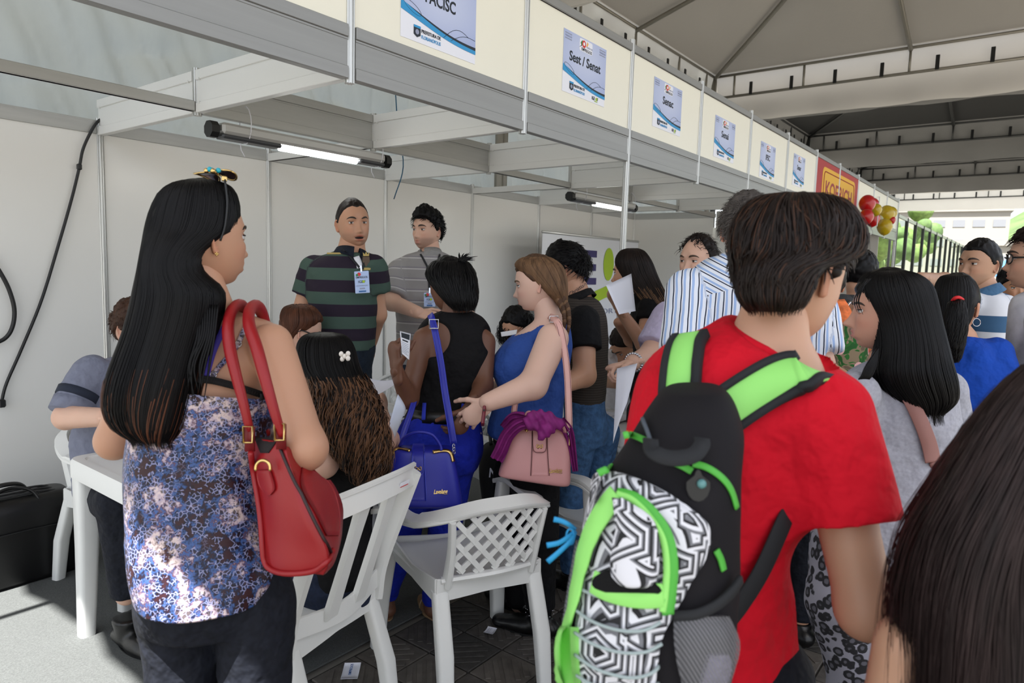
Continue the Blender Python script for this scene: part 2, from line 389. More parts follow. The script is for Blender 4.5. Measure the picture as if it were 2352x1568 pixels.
def sign(txt, x, z, w, h, label, wid, ig=True):
    c = A(x, YF-.0045, z)
    s = mesh('sign', box(c, (w, .0012, h)), WHITEP, smooth=False, label=label, cat='sign', loc=c, group='printed name signs on the fascia')
    f = c+A(0, -.0008, 0)
    mesh('blue_field', prism([(-w/2, h/2), (-w/2, -h*.16), (w/2, -h*.36), (w/2, h/2)][::-1], f, xv, yv, A(0, -1, 0), .0006), SIGNBLUE, s, smooth=False)
    g = f+A(0, -.0007, 0)
    mesh('dark_wave', prism(wave(g, w, h, h*.05, 2.4, h*.012, h*.085), g+yv*h*.0, xv, yv, A(0, -1, 0), .0004), NAVY, s, smooth=False)
    mesh('cyan_wave', prism(wave(g, w, h, h*.05, 2.6, h*.11, h*.05), g+A(0, -.0004, 0)-yv*h*.035, xv, yv, A(0, -1, 0), .0004), CYAN, s, smooth=False)
    for k in range(2):
        pts = [(c+A(0, -.0022, 0)+xv*w*(.04+.1*k+.35*u)+yv*h*(-.32+.12*u+(.11-.05*k)*math.sin(3*u))) for u in np.linspace(0, 1, 9)]
        mesh('fine_line', tube(pts, .0009, 4), NAVY, s, smooth=False)
    el = [(c+A(0, -.0022, 0)+xv*w*(-.36+.11*math.cos(a)-.0*a)+yv*h*(-.10+.055*math.sin(a)-.05*math.cos(a))) for a in np.linspace(0, 2*math.pi, 21)]
    mesh('fine_line', tube(el, .0008, 4), NAVY, s, smooth=False)
    text(txt, g+yv*h*.115, xv, yv, h*.22, INK, s, .022, wid=wid)
    # job-fair logo top centre
    lc = g+yv*h*.375
    mesh('logo_plate', prism(rrect(w*.30, h*.20, h*.03), lc, xv, yv, A(0, -1, 0), .0004), WHITEP, s, smooth=False)
    l2 = lc+A(0, -.0005, 0)
    mesh('logo_leaf', prism([(-.05*w, -.02*h), (-.07*w, .03*h), (-.03*w, .08*h), (.0*w, .03*h)], l2-xv*w*.06, xv, yv, A(0, -1, 0), .0004), DGREEN, s, smooth=False)
    mesh('logo_disc', prism(circ(h*.062, 16), l2-xv*w*.05+yv*h*.025, xv, yv, A(0, -1, 0), .0005), REDP, s, smooth=False)
    mesh('logo_handle', prism([(-.015*w, 0), (0, .012*h), (.05*w, .055*h), (.05*w, .035*h)], l2-xv*w*.15-yv*h*.055, xv, yv, A(0, -1, 0), .0005), INK, s, smooth=False)
    mesh('logo_head', prism(circ(h*.03, 12), l2+A(0, -.0006, 0)-xv*w*.05+yv*h*.028, xv, yv, A(0, -1, 0), .0004), WHITEP, s, smooth=False)
    mesh('logo_arc', prism([(0, 0), (.03*w, .02*h), (.045*w, .06*h), (.02*w, .09*h)], l2+xv*w*.005, xv, yv, A(0, -1, 0), .0004), M('amber print', 'e0a23a', .6), s, smooth=False)
    text('FEIRÃO DE', l2+xv*w*.08+yv*h*.0, xv, yv, h*.04, GREYP, s, 0, wid=w*.14)
    text('EMPREGOS', l2-yv*h*.065+xv*w*.015, xv, yv, h*.07, INK, s, .01, wid=w*.24)
    for k in (-1, 1):
        q = g+xv*w*.40*k+yv*h*.405
        text('TRABALHO', q, xv, yv, h*.042, GREYP, s, .008, wid=w*.155)
        for r_ in (-1, 1): mesh('print_line', prism(rrect(w*.15, h*.02, .001), q+yv*h*.042*r_, xv, yv, A(0, -1, 0), .0004), GREYP, s, smooth=False)
    logo_shield(g-xv*w*.30-yv*h*.37, h*.12, s)
    text('PREFEITURA DE', g-xv*w*.12-yv*h*.345, xv, yv, h*.062, INK, s, .012, wid=w*.25); text('FLORIANÓPOLIS', g-xv*w*.12-yv*h*.41, xv, yv, h*.062, CYAN, s, .008, wid=w*.25)
    if ig: igeof(g+xv*w*.26-yv*h*.42, h*.085, s)
    return s
SIGNBLUE = D.materials.new('sign blue'); t, N, L, b = nodes(SIGNBLUE); b.inputs['Roughness'].default_value = .5
tc = N.new('ShaderNodeTexCoord'); mp = N.new('ShaderNodeMapping'); mp.inputs['Location'].default_value = (-.5, -.5, -.62); L.new(tc.outputs['Generated'], mp.inputs[0])
gr = N.new('ShaderNodeTexGradient'); gr.gradient_type = 'SPHERICAL'; L.new(mp.outputs[0], gr.inputs[0]); L.new(ramp(t, gr.outputs[0], [(0, '8f9fce'), (1, 'dfe4f4')], 'LINEAR'), b.inputs['Base Color'])
sign('FACISC', 2.02, 2.478, .42, .297, 'nearest printed sign on the fascia, its top cut off by the photo edge', .17, False)
sign('Sest / Senat', 3.088, 2.515, .41, .297, 'second nearest printed fascia sign, its name two words with a slash', .30)
sign('Senac', 4.068, 2.518, .40, .29, 'third printed fascia sign from the left, right of the slash name sign', .15)
sign('Senai', 5.045, 2.48, .40, .29, 'fourth printed fascia sign from the left, above the grey haired man', .14)
sign('IFSC', 6.045, 2.46, .39, .29, 'fifth printed fascia sign from the left, its name four capital letters', .11)
sign('Senar', 6.98, 2.50, .38, .29, 'farthest printed fascia sign, on the panel right beside the red banner', .13)
kb = mesh('fascia_banner', box((8.58, YF-.004, 2.42), (1.965, .008, .62)), M('red banner', 'a01a20', .6), smooth=False, label='red fascia banner with a yellow plate in red letters beside the farthest sign', cat='banner')
YEL = M('yellow print', 'd9a51e', .6); KR = M('red lettering', '8f1a1c', .6); kc = A(8.62, YF-.0085, 2.45)
mesh('yellow_plate', prism(rrect(1.56, .44, .08), kc, xv, yv, A(0, -1, 0), .001), YEL, kb, smooth=False)
pl = rrect(1.44, .35, .06, 6); mesh('plate_border', tube([kc+xv*a+yv*b_-A(0, .0012, 0) for a, b_ in pl+pl[:1]], .006, 4), KR, kb, smooth=False)
text('KOERICH', kc-A(0, .0015, 0), xv, yv, .24, KR, kb, .02, wid=1.26)
# ------------------------------------------------------------------ fluorescent fixtures
TUBE = M('lit tube', (1, 1, .96), .4, emit=9.0)
GREYP2 = M('fixture grey', '4a4c50', .4, .3)
def lampfix(a, b, label):
    a = np.array(a); b = np.array(b); x = nrm(b-a); L_ = np.linalg.norm(b-a); o = empty('fluorescent_light', (a+b)/2, label, 'lamp', 'fluorescent lights under the middle beams'); s = np.cross(UP, x)
    mesh('housing', beam(a+x*.03, b-x*.03, .085, .05, UP, .012), M('fixture body', 'c2c3c2', .35, .3), o, smooth=False)
    for p, q in ((.03, .33), (.80, 1)): mesh('reflector_cover', beam(a+x*L_*p-UP*.034, a+x*(L_*q-(.03 if q == 1 else 0))-UP*.034, .074, .022, UP, .008), GREYP2, o, smooth=False)
    mesh('tube', tube([a+x*L_*.335-UP*.036, a+x*L_*.795-UP*.036], .017, 12), TUBE, o)
    for p in (a, b):
        e = prism([(.038*math.cos(q), .038*math.sin(q)-.010) for q in np.linspace(math.pi/8, 2*math.pi+math.pi/8, 9)[:-1]], p-x*.018, s, UP, x, .036); mesh('end_cap', e, BLACK, o, smooth=False)
    for k in (.16, .94):
        c = a+x*L_*k; lp = [c+s*.05*math.cos(q)+UP*(.035+.085*math.sin(q)) for q in np.linspace(0, 2*math.pi, 15)]
        mesh('cable_tie', join([tube(lp, .0022, 5), tube([c+s*.05-UP*.02, c+s*.055-UP*.07+x*.01, c+s*.05-UP*.10+x*.025], .002, 5)]), WHITEP, o)
lampfix((1.64, YM-.01, 2.075), (2.66, YM-.01, 2.075), 'fluorescent batten with a lit tube tied under the beam, nearest the left')
lampfix((4.57, YM-.01, 2.075), (5.62, YM-.01, 2.075), 'smaller looking fluorescent batten farther back, beside the fascia post')
# ------------------------------------------------------------------ cables
def cable(name, pts, r, label, n=40, mat=BLACK): return mesh(name, tube(pts, r, 8, n), mat, label=label, cat='cable')
pp = [(1.60, YB-.03, 2.225)]+[ony(x, y, YB-.03) for x, y in ((222, 282), (205, 310), (190, 345))]
c1 = cable('cable', pp+[ony(x, y, YB-.025) for x, y in ((182, 385), (165, 455), (135, 560), (95, 690), (50, 800), (15, 880), (3, 925))], .0075, 'black cable running down the back wall to a plug at the left edge', 60)
mesh('joint', box(ony(182, 383, YB-.03), (.022, .02, .03), .004), BLACK, c1, smooth=False); mesh('plug', box(ony(4, 926, YB-.035), (.03, .03, .04), .006), BLACK, c1, smooth=False)
cable('cable', [ony(x, y, YB-.035) for x, y in ((-30, 580), (2, 628), (22, 668), (33, 712), (28, 752), (10, 778), (-25, 792))], .010, 'thick black cable loop hanging at the left edge of the wall', 40)
cable('cord', [A(3.27, 3.6, 2.75), A(3.4, 3.7, 2.45), A(3.5, 3.75, 2.2), A(3.55, 3.9, 1.98)], .004, 'thin blue cord hanging behind the cross beams', 16, M('blue cord', '1d5a78', .6))
# ------------------------------------------------------------------ tents
def canvas(name, col, trans, bump=.4, gl=.06, bs=1.6, bd=.06):
    m = D.materials.new(name); t, N, L, b = nodes(m); N.remove(b); o = N['Material Output']
    d = N.new('ShaderNodeBsdfDiffuse'); d.inputs[0].default_value = rgba(C(col)); tr = N.new('ShaderNodeBsdfTranslucent'); tr.inputs[0].default_value = rgba(C(col))
    g = N.new('ShaderNodeBsdfGlossy'); g.inputs['Roughness'].default_value = .35; g.inputs[0].default_value = (.6, .6, .6, 1)
    m1 = N.new('ShaderNodeMixShader'); m1.inputs[0].default_value = trans; m2 = N.new('ShaderNodeMixShader'); m2.inputs[0].default_value = gl
    L.new(d.outputs[0], m1.inputs[1]); L.new(tr.outputs[0], m1.inputs[2]); L.new(m1.outputs[0], m2.inputs[1]); L.new(g.outputs[0], m2.inputs[2]); L.new(m2.outputs[0], o.inputs[0])
    tc = N.new('ShaderNodeTexCoord'); no = N.new('ShaderNodeTexNoise'); no.inputs['Scale'].default_value = bs; no.inputs['Detail'].default_value = 6
    bp = N.new('ShaderNodeBump'); bp.inputs['Strength'].default_value = bump; bp.inputs['Distance'].default_value = bd; L.new(tc.outputs['Object'], no.inputs[0]); L.new(no.outputs[0], bp.inputs['Height'])
    for s in (d, tr, g): L.new(bp.outputs[0], s.inputs['Normal'])
    return m
CANV_A = canvas('grey canvas', 'a19c94', .02); CANV_B = canvas('dark canvas', '454544', .004); CANV_C = canvas('pale canvas', 'e4e6e2', .22); VAL = canvas('white canvas valance', 'dedad4', .40)
STEEL = M('galvanised steel', '8e8a80', .45, .5); STEEL_D = M('dark steel', '4a4b4a', .5, .4)
ZE, ZL, ZP = 4.80, 4.45, 5.8
TY1, TY0 = 4.7, -1.1
def tent(x0, x1, label, mat, st, val=True, straps=True, sag=.25):
    o = empty('canopy_tent', (x0, TY0, 0), label, 'tent', 'row of canopy tents over the aisle')
    cx, cy = (x0+x1)/2, (TY0+TY1)/2; cs = [A(x0, TY0, ZE), A(x1, TY0, ZE), A(x1, TY1, ZE), A(x0, TY1, ZE)]; pk = A(cx, cy, ZP)
    for k in range(4):
        a, b = cs[k], cs[(k+1) % 4]; V = []; F = []; n_ = 14
        for i in range(n_+1):
            s = i/n_
            for j in range(n_+1):
                u = j/n_; p = (a*(1-u)+b*u)*(1-s)+pk*s; p = p.copy(); w_ = abs(math.sin(2*math.pi*u)); p[2] += -sag*.35*math.sin(math.pi*s)*(.5+.5*w_) + .04; V.append(p)
        for i in range(n_):
            for j in range(n_): q = i*(n_+1)+j; F.append([q, q+1, q+n_+2, q+n_+1])
        mesh('roof_panel', (V, F), mat, o)
        mid = (a+b)/2; dz = A(0, 0, -.03)
        for p in (a, mid): mesh('rib', tube([p+dz, p*.5+pk*.5+dz+A(0, 0, -sag*.18), pk+dz], .03, 8, 9), st, o)
        mesh('eave_truss', join([tube([a, b], .022, 8), tube([a+A(0, 0, ZL-ZE), b+A(0, 0, ZL-ZE)], .022, 8)]+[tube([a*(1-u)+b*u, a*(1-u)+b*u+A(0, 0, ZL-ZE)], .018, 6) for u in (0, .06, .25, .5, .75, .94)]), st, o)
        inn = nrm(A(cx, cy, 0)-A(mid[0], mid[1], 0))
        if val:
            n2 = 30; V = []; F = []
            for i in range(n2+1):
                u = i/n2; p = a*(1-u)+b*u
                for j, (z, w_) in enumerate(((ZE+.06, -1.6), (ZL+.1, .2), (ZL-.02, .3), (ZL-.2, .7), (ZL-.40-.02*abs(math.sin(u*14)), 1))): V.append(A(p[0], p[1], z)-inn*((.05+.025*w_*math.sin(u*37+k)+.012*w_*math.sin(u*91)) if w_ >= 0 else -.02))
            for i in range(n2):
                for j in range(4): q = i*5+j; F.append([q, q+1, q+6, q+5])
            mesh('valance', (V, F), VAL if mat is not CANV_B else CANV_V, o)
        if straps:
            for u in (.12, .22, .33, .44, .56, .67, .78, .89):
                p = a*(1-u)+b*u; mesh('strap', box((p[0]+inn[0]*.03, p[1]+inn[1]*.03, ZL+.09), (.05 if abs(inn[1]) > .5 else .02, .05 if abs(inn[0]) > .5 else .02, .2), .004, None), BLACK, o, smooth=False)
    for p in cs: mesh('pole', tube([(p[0], p[1], 0), (p[0], p[1], ZE)], .045, 10), st, o)
    return o
CANV_V = canvas('grey canvas valance', '8c8b88', .02)
tent(-.635, 5.76, 'canopy tent directly over the camera, grey fabric edge at upper right', CANV_A, STEEL)
tent(5.84, 11.46, 'grey canopy tent with steel ribs at the top right, white valance at its far side', CANV_A, STEEL)
tent(11.72, 17.30, 'dark canopy tent just behind the white valance', CANV_B, STEEL_D)
tent(17.50, 23.10, 'dark canopy tent with ribs meeting at a peak above the far aisle', CANV_B, STEEL_D)
tent(23.3, 29.0, 'bright pale canopy tent at the far end of the aisle', CANV_C, STEEL_D)
# wrinkled silver side curtain behind the booths
def curtain(x0, x1, y, z0, z1, nx, nz, amp):
    X, Z = np.meshgrid(np.linspace(x0, x1, nx), np.linspace(z0, z1, nz), indexing='ij'); P = np.stack([X.ravel(), np.full(X.size, y), Z.ravel()], 1)
    q = P.copy(); q[:, 0] = P[:, 0]*1.0+.35*P[:, 2]; f = vnoise(q*A(4.5, 1, .5))*.9+vnoise(q*A(11, 1, .9)+3)*.6+vnoise(q*A(24, 1, 2.2)+8)*.30+.45*(1-2*np.abs(vnoise(P*A(4, 1, 3.0)+9)))
    P[:, 1] += f*amp; i, j = np.meshgrid(np.arange(nx-1), np.arange(nz-1), indexing='ij'); k = (i*nz+j).ravel()
    return P, np.stack([k, k+nz, k+nz+1, k+1], 1)
mesh('side_curtain', curtain(-3.5, 12, 4.82, 0.0, 4.86, 520, 110, .075), canvas('silver canvas', 'adb3b2', .38, .3, .008, 9, .012), label='wrinkled silver grey canvas curtain hanging behind the back wall', cat='curtain')
# far glazed partitions along the aisle
gl = D.materials.new('clear pane'); t, N, L, b = nodes(gl); N.remove(b); tr = N.new('ShaderNodeBsdfTransparent'); tr.inputs[0].default_value = (.92, .95, .92, 1); g = N.new('ShaderNodeBsdfGlossy'); g.inputs['Roughness'].default_value = .08
mxs = N.new('ShaderNodeMixShader'); mxs.inputs[0].default_value = .07; L.new(tr.outputs[0], mxs.inputs[1]); L.new(g.outputs[0], mxs.inputs[2]); L.new(mxs.outputs[0], N['Material Output'].inputs[0])
wf = empty('wall_far', (12.58, YF, 0), kind='structure'); DGREY = M('grey counter panel', '6b6a68', .6, var=.06)
for i in range(0, 15):
    x = 12.6+i
    mesh('lower_panel', box((x+.5, YF, .72), (.96, .01, 1.42)), DGREY, wf, smooth=False); mesh('pane', box((x+.5, YF, 1.98), (.95, .006, 1.06)), gl, wf, smooth=False)
    mesh('rail', box((x+.5, YF, 2.53), (.966, .03, .05)), ALU_D, wf, smooth=False); mesh('rail', box((x+.5, YF, 1.44), (.966, .03, .04)), ALU_D, wf, smooth=False)
    mesh('post', box((x, YF, 1.28), (.05, .05, 2.56)), STEEL_D, wf, smooth=False)
# booth behind the balloons
wk = empty('wall_partition', (9.6, 3, 0), kind='structure')
mesh('wall_panel', box((11.4, 3.0, 1.1), (.02, 2.0, 2.2)), M('partition panel', 'b9b5ae', .5), wk, smooth=False); mesh('wall_panel', box((9.5, YB, 1.1), (3.8, .02, 2.2)), PANEL, wk, smooth=False)
# ------------------------------------------------------------------ outdoors at the far end
LEAF = [M('foliage', '62793c', .8, var=.35, vs=3), M('foliage dark', '48602f', .8, var=.35, vs=3)]; BARK = M('bark', '5a4a3a', .9)
def tree(x, y, h, label, seed):
    o = empty('tree', (x, y, 0), label, 'tree', 'trees beyond the glazed partition'); rg = np.random.default_rng(seed)
    mesh('trunk', tube([(x, y, 0), (x+.1, y, h*.3), (x, y+.1, h*.6)], [.16, .12, .06], 8, 8), BARK, o)
    ps = []
    for k in range(34):
        c = A(x, y, h*.62)+rg.normal(0, 1, 3)*A(h*.2, h*.2, h*.17)
        V, F = sphere((0, 0, 0), h*rg.uniform(.06, .13), 12, 8); V = V*(1+.35*vnoise(V*4/h*2.2+k, 1)[:, None]); ps.append((V+c, F))
    mesh('crown', join(ps), LEAF[seed % 2], o)
for k, (x, y, h) in enumerate(((27, 7.9, 5), (35, 9, 6), (45, 9.5, 6.5), (58, 11, 7.5), (75, 13, 9))):
    tree(x, y, h, 'leafy green tree outside the glazed partition, ' + ('nearest', 'second nearest', 'third nearest', 'fourth nearest', 'farthest')[k]+' along the aisle', k)
WALLW = M('white render', '8f8b83', .8); WIN = M('window glass dark', '7c7e82', .3)
def building(cx, cy, w, d, h, nx, nz, label, ang=0, mat=WALLW):
    o = empty('building', (cx, cy, 0), label, 'building', 'pale buildings outside the far end'); R = rotz(ang); c = A(cx, cy, 0)
    mesh('wall', xf(box((0, 0, h/2), (d, w, h)), R, c), mat, o, smooth=False); mesh('roof', xf(box((0, 0, h+.25), (d+.6, w+.6, .5)), R, c), mat, o, smooth=False)
    for i in range(nx):
        for j in range(nz): mesh('window', xf(box((-d/2-.02, -w/2+w*(i+.5)/nx, h*(j+.6)/(nz+.2)), (.08, w/nx*.62, h/nz*.34)), R, c), WIN, o, smooth=False)
    return o
b1 = S(2150, 600, 95); building(b1[0], b1[1], 15, 12, 10.6, 7, 4, 'large white building with rows of windows beyond the far end of the aisle', YAW-.55)
b2 = S(2320, 620, 70); building(b2[0], b2[1], 9, 8, 5.2, 3, 2, 'low white house in front of the green hill', YAW-.65)
def hillf(x, y):
    z = 20*math.exp(-((y+20)/42)**2)*math.exp(-((x-235)/60)**2)*1.6+1.5*math.sin(x*.11)*math.cos(y*.13)-1; return (x, y, z)
hl = mesh('hills', grid(140, 330, -160, 130, 50, 60, hillf), M('hill green', '4e6434', .9, var=.3, vs=.15), kind='structure')
hb = S(2310, 640, 48); ob = empty('blue_canopy', (hb[0], hb[1], 0), 'small blue canopy tent outside beyond the men at the right', 'tent'); BLU = M('blue tarp', '3b78d8', .5)
V = [hb+A(a, b_, 2.0-hb[2]) for a, b_ in ((-2, -2), (2, -2), (2, 2), (-2, 2))]+[hb+A(0, 0, 3.2-hb[2])]; mesh('canopy', (V, [[0, 1, 4], [1, 2, 4], [2, 3, 4], [3, 0, 4]]), BLU, ob, smooth=False)
for a, b_ in ((-2, -2), (2, -2), (2, 2), (-2, 2)): mesh('pole', tube([(hb[0]+a, hb[1]+b_, 0), (hb[0]+a, hb[1]+b_, 2.0)], .04, 6), STEEL, ob)
# ================================================================== PEOPLE: signed-distance bodies and clothes
def surfnet(d, o, h):
    s = d < 0; nx, ny, nz = d.shape
    cr = [(i, j, k) for i in (0, 1) for j in (0, 1) for k in (0, 1)]
    sl = lambda a, c: a[c[0]:nx-1+c[0], c[1]:ny-1+c[1], c[2]:nz-1+c[2]]
    cnt = sum(sl(s, c).astype(np.int8) for c in cr); act = (cnt > 0) & (cnt < 8); I = np.argwhere(act)
    idx = -np.ones(act.shape, np.int64); idx[act] = np.arange(len(I))
    val = {c: sl(d, c)[act] for c in cr}; pos = np.zeros((len(I), 3)); num = np.zeros(len(I))
    for c in cr:
        for ax in range(3):
            if c[ax]: continue
            e = list(c); e[ax] = 1; e = tuple(e); a, b = val[c], val[e]; m = (a < 0) != (b < 0)
            t = np.where(m, a/np.where(m, a-b, 1), 0); p = np.tile(np.array(c, float), (len(I), 1)); p[:, ax] += t; pos[m] += p[m]; num[m] += 1
    V = (I+pos/num[:, None])*h+o; Q = []
    for ax in range(3):
        b, c = (ax+1) % 3, (ax+2) % 3
        lo = [slice(None)]*3; hi = [slice(None)]*3; lo[ax] = slice(0, -1); hi[ax] = slice(1, None)
        m = s[tuple(lo)] != s[tuple(hi)]; E_ = np.argwhere(m); inside = s[tuple(lo)][m]
        ok = (E_[:, b] > 0) & (E_[:, c] > 0) & (E_[:, b] < d.shape[b]-1) & (E_[:, c] < d.shape[c]-1); E_ = E_[ok]; inside = inside[ok]
        def cell(db, dc):
            q = E_.copy(); q[:, b] -= db; q[:, c] -= dc; return idx[q[:, 0], q[:, 1], q[:, 2]]
        q = np.stack([cell(1, 1), cell(0, 1), cell(0, 0), cell(1, 0)], 1); q[~inside] = q[~inside][:, ::-1]; Q.append(q)
    F = np.concatenate(Q); return V, F[(F >= 0).all(1)]
def lap(V, F, it=2, lam=.5):
    E_ = np.concatenate([F[:, [i, (i+1) % 4]] for i in range(4)]); n = len(V); dg = np.bincount(E_.ravel(), minlength=n)[:, None]
    for _ in range(it):
        s = np.stack([np.bincount(E_[:, 0], V[E_[:, 1], k], n)+np.bincount(E_[:, 1], V[E_[:, 0], k], n) for k in range(3)], 1)
        V = V+lam*(s/np.maximum(dg, 1)-V)
    return V
def vnormals(V, F):
    n = np.cross(V[F[:, 2]]-V[F[:, 0]], V[F[:, 3]]-V[F[:, 1]]); out = np.zeros_like(V)
    for i in range(4):
        for k in range(3): out[:, k] += np.bincount(F[:, i], n[:, k], len(V))
    return out/(np.linalg.norm(out, axis=1)[:, None]+1e-12)
class Sdf:
    def __init__(s, k=.02): s.k = k; s.p = []; s.cuts = []; s.subs = []
    def cone(s, a, b, ra, rb, n=None, fl=1.0, cut=None, k=None, gid=0):
        a = np.asarray(a, float); b = np.asarray(b, float)
        def f(P):
            q = P-a; e = b-a
            if n is not None:
                q = q+np.multiply.outer(q@n*(1/fl-1), n); e = e+n*(e@n)*(1/fl-1)
            L2 = max(e@e, 1e-9); t = np.clip(q@e/L2, 0, 1); dd = np.linalg.norm(q-t[..., None]*e, axis=-1)-(ra+(rb-ra)*t)
            if n is not None: dd = dd*(fl*.5+.5)
            if cut is not None: dd = np.maximum(dd, (P-cut[0])@cut[1])
            return dd
        r = max(ra, rb); s.p.append((f, np.minimum(a, b)-r, np.maximum(a, b)+r, k or s.k, (gid, a, nrm(b-a)))); return s
    def loft(s, rows, R, F, ex=2.2, gid=0, k=None):
        """rows: (z, cx, cy, a, b) top or bottom first; horizontal super-elliptic sections"""
        rows = np.array(sorted(rows, key=lambda r: r[0]), float); r2 = smoothpts(rows, 64); o_ = np.argsort(r2[:, 0]); r2 = r2[o_]; z = r2[:, 0]
        c0 = rows[len(rows)//2]
        def f(P):
            pz = P[..., 2]; a = np.interp(pz, z, r2[:, 3]); b = np.interp(pz, z, r2[:, 4]); dx = P[..., 0]-np.interp(pz, z, r2[:, 1]); dy = P[..., 1]-np.interp(pz, z, r2[:, 2])
            x = np.abs(dx*R[0]+dy*R[1])/a; y = np.abs(dx*F[0]+dy*F[1])/b; q = (x**ex+y**ex)**(1/ex); d = (q-1)*np.minimum(a, b)
            dz = np.maximum(np.maximum(z[0]-pz, pz-z[-1]), 0); return np.where(dz > 0, np.sqrt(np.maximum(d, 0)**2+dz**2)+np.minimum(d, 0)*0, d)
        m = max(rows[:, 3].max(), rows[:, 4].max()); lo = np.array([rows[:, 1].min()-m, rows[:, 2].min()-m, z[0]]); hi = np.array([rows[:, 1].max()+m, rows[:, 2].max()+m, z[-1]])
        s.p.append((f, lo, hi, k or s.k, (gid, A(c0[1], c0[2], z[0]), UP))); return s
    def mesh(s, h, smooth=2, wr=None, crop=None):
        lo = np.min([p[1] for p in s.p], 0)-.03; hi = np.max([p[2] for p in s.p], 0)+.03; n = np.ceil((hi-lo)/h).astype(int)+2
        ax = [lo[i]+h*np.arange(n[i]) for i in range(3)]; d = np.full(n, 1.0)
        def sub(f, l, u, mg):
            i0 = np.maximum(((l-mg-lo)/h).astype(int), 0); i1 = np.minimum(((u+mg-lo)/h).astype(int)+2, n); sl = tuple(slice(a, b) for a, b in zip(i0, i1))
            P = np.stack(np.meshgrid(*[ax[i][sl[i]] for i in range(3)], indexing='ij'), -1); return sl, f(P)
        for f, l, u, k, _ in s.p:
            sl, v = sub(f, l, u, .05); a = d[sl]; hh = np.clip(.5+.5*(a-v)/k, 0, 1); d[sl] = a*(1-hh)+v*hh-k*hh*(1-hh)
        for f, l, u in s.subs:
            sl, v = sub(f, l, u, .02); d[sl] = np.maximum(d[sl], -v)
        if s.cuts:
            P = np.stack(np.meshgrid(*ax, indexing='ij'), -1)
            for c in s.cuts: d = np.maximum(d, c(P))
        V, F = surfnet(d, lo, h); V = lap(V, F, smooth)
        if wr: V = V+vnormals(V, F)*wr(V)[:, None]
        return V, F
    def coords(s, V, R, F):
        dd = np.stack([p[0](V) for p in s.p], 1); g = dd.argmin(1); out = np.zeros((len(V), 3))
        for i, p in enumerate(s.p):
            m = g == i; q = V[m]-p[4][1]
            if p[4][0] == 0: out[m] = np.stack([q@R, q@F, V[m][:, 2]], 1)
            else: u = p[4][2]; x = nrm(np.cross(u, F)); y = np.cross(x, u); out[m] = np.stack([q@x, q@y, -(q@u)], 1)
        return out
def plane(p, n): p = np.asarray(p); n = nrm(n); return lambda P: (P-p)@n
def folds(sc=1.0, amp=.004, seed=0, horiz=1.0):
    return lambda V: amp*(vnoise(V*A(9, 9, 7*horiz)*sc+seed)+.6*(1-2*np.abs(vnoise(V*A(14, 14, 20*horiz)*sc+seed+7)))*.6)
# ------------------------------------------------------------------ head
def sm01(x): x = np.clip(x, 0, 1); return x*x*(3-2*x)
def gs(x, c, s): return np.exp(-((x-c)/s)**2)
def headpts(az, el, fem=False, wide=1.0, mouth=0.0, nose=1.0, jaw=1.0):
    se = np.sin(el); fa = sm01(np.cos(az)*1.3+.25); ne_ = np.where(se < 0, 2+2.8*fa, 2.0); ce = np.sqrt(np.maximum(1-np.abs(se)**ne_, 0))
    x = np.sin(az)*ce*.0715*wide; y = np.cos(az)*ce*.096; z = se*.115
    t = np.clip(-z/.115, 0, 1); ex = .46 if fem else .38
    x = x*(1-ex*t**1.8/jaw)*(1+.04*gs(z, .035, .05)); back = y < 0
    y = np.where(back, y*(1-.50*t**1.2)*(1+.03*gs(z, .03, .05)), y*(1+.02*t))
    fr = sm01(np.cos(az)*1.4-.15)*sm01((np.cos(el)-.05)*2); ax = np.abs(x)
    # flatten the face, then add features
    y = np.where(y > 0, np.minimum(y, .088+.0*y)+.02*(y-.088)*(y > .088), y)
    f = 0*y
    f += .006*gs(z, .024, .010)*gs(ax, .026, .022)*(.5 if fem else 1.2)                     # brow
    f -= .012*gs(ax, .031, .015)*gs(z, .004, .011)                                         # eye sockets
    f += nose*(.009*gs(x, 0, .0085)*sm01((.020-z)/.035)*sm01((z+.05)/.012)+.0100*gs(x, 0, .0105)*gs(z, -.031, .014)+.0065*gs(x, 0, .0115)*gs(z, -.037, .010))   # nose
    f += .0070*gs(ax, .0130, .0065)*gs(z, -.039, .008)*nose                                  # nostril wings
    f += .005*gs(ax, .044, .016)*gs(z, -.022, .018)                                        # cheeks
    f += .006*gs(x, 0, .022)*gs(z, -.062, .018)                                            # muzzle
    f += (.0050*gs(z, -.0565, .0042)+.0060*gs(z, -.0705-mouth*.8, .0052))*gs(x, 0, .019)     # lips
    f -= (.0045+.010*(mouth > 0))*gs(z, -.0632-mouth*.4, .0022+mouth*.45)*gs(x, 0, .021)        # mouth line
    f -= .0050*gs(z, -.083, .006)*gs(x, 0, .018); f += .006*gs(z, -.100, .010)*gs(x, 0, .018)   # chin
    y = y+f*fr
    return np.stack([x, y, z], -1)
def head_grid(na, ne):
    u = np.linspace(-np.pi, np.pi, na, endpoint=False); az = u-.55*np.sin(u); el = np.linspace(-np.pi/2+.02, np.pi/2-.02, ne); return np.meshgrid(az, el, indexing='ij')
def grid_faces(na, ne, wrap=True):
    i, j = np.meshgrid(np.arange(na if wrap else na-1), np.arange(ne-1), indexing='ij'); i2 = (i+1) % na
    return np.stack([(i2*ne+j).ravel(), (i*ne+j).ravel(), (i*ne+j+1).ravel(), (i2*ne+j+1).ravel()], 1)
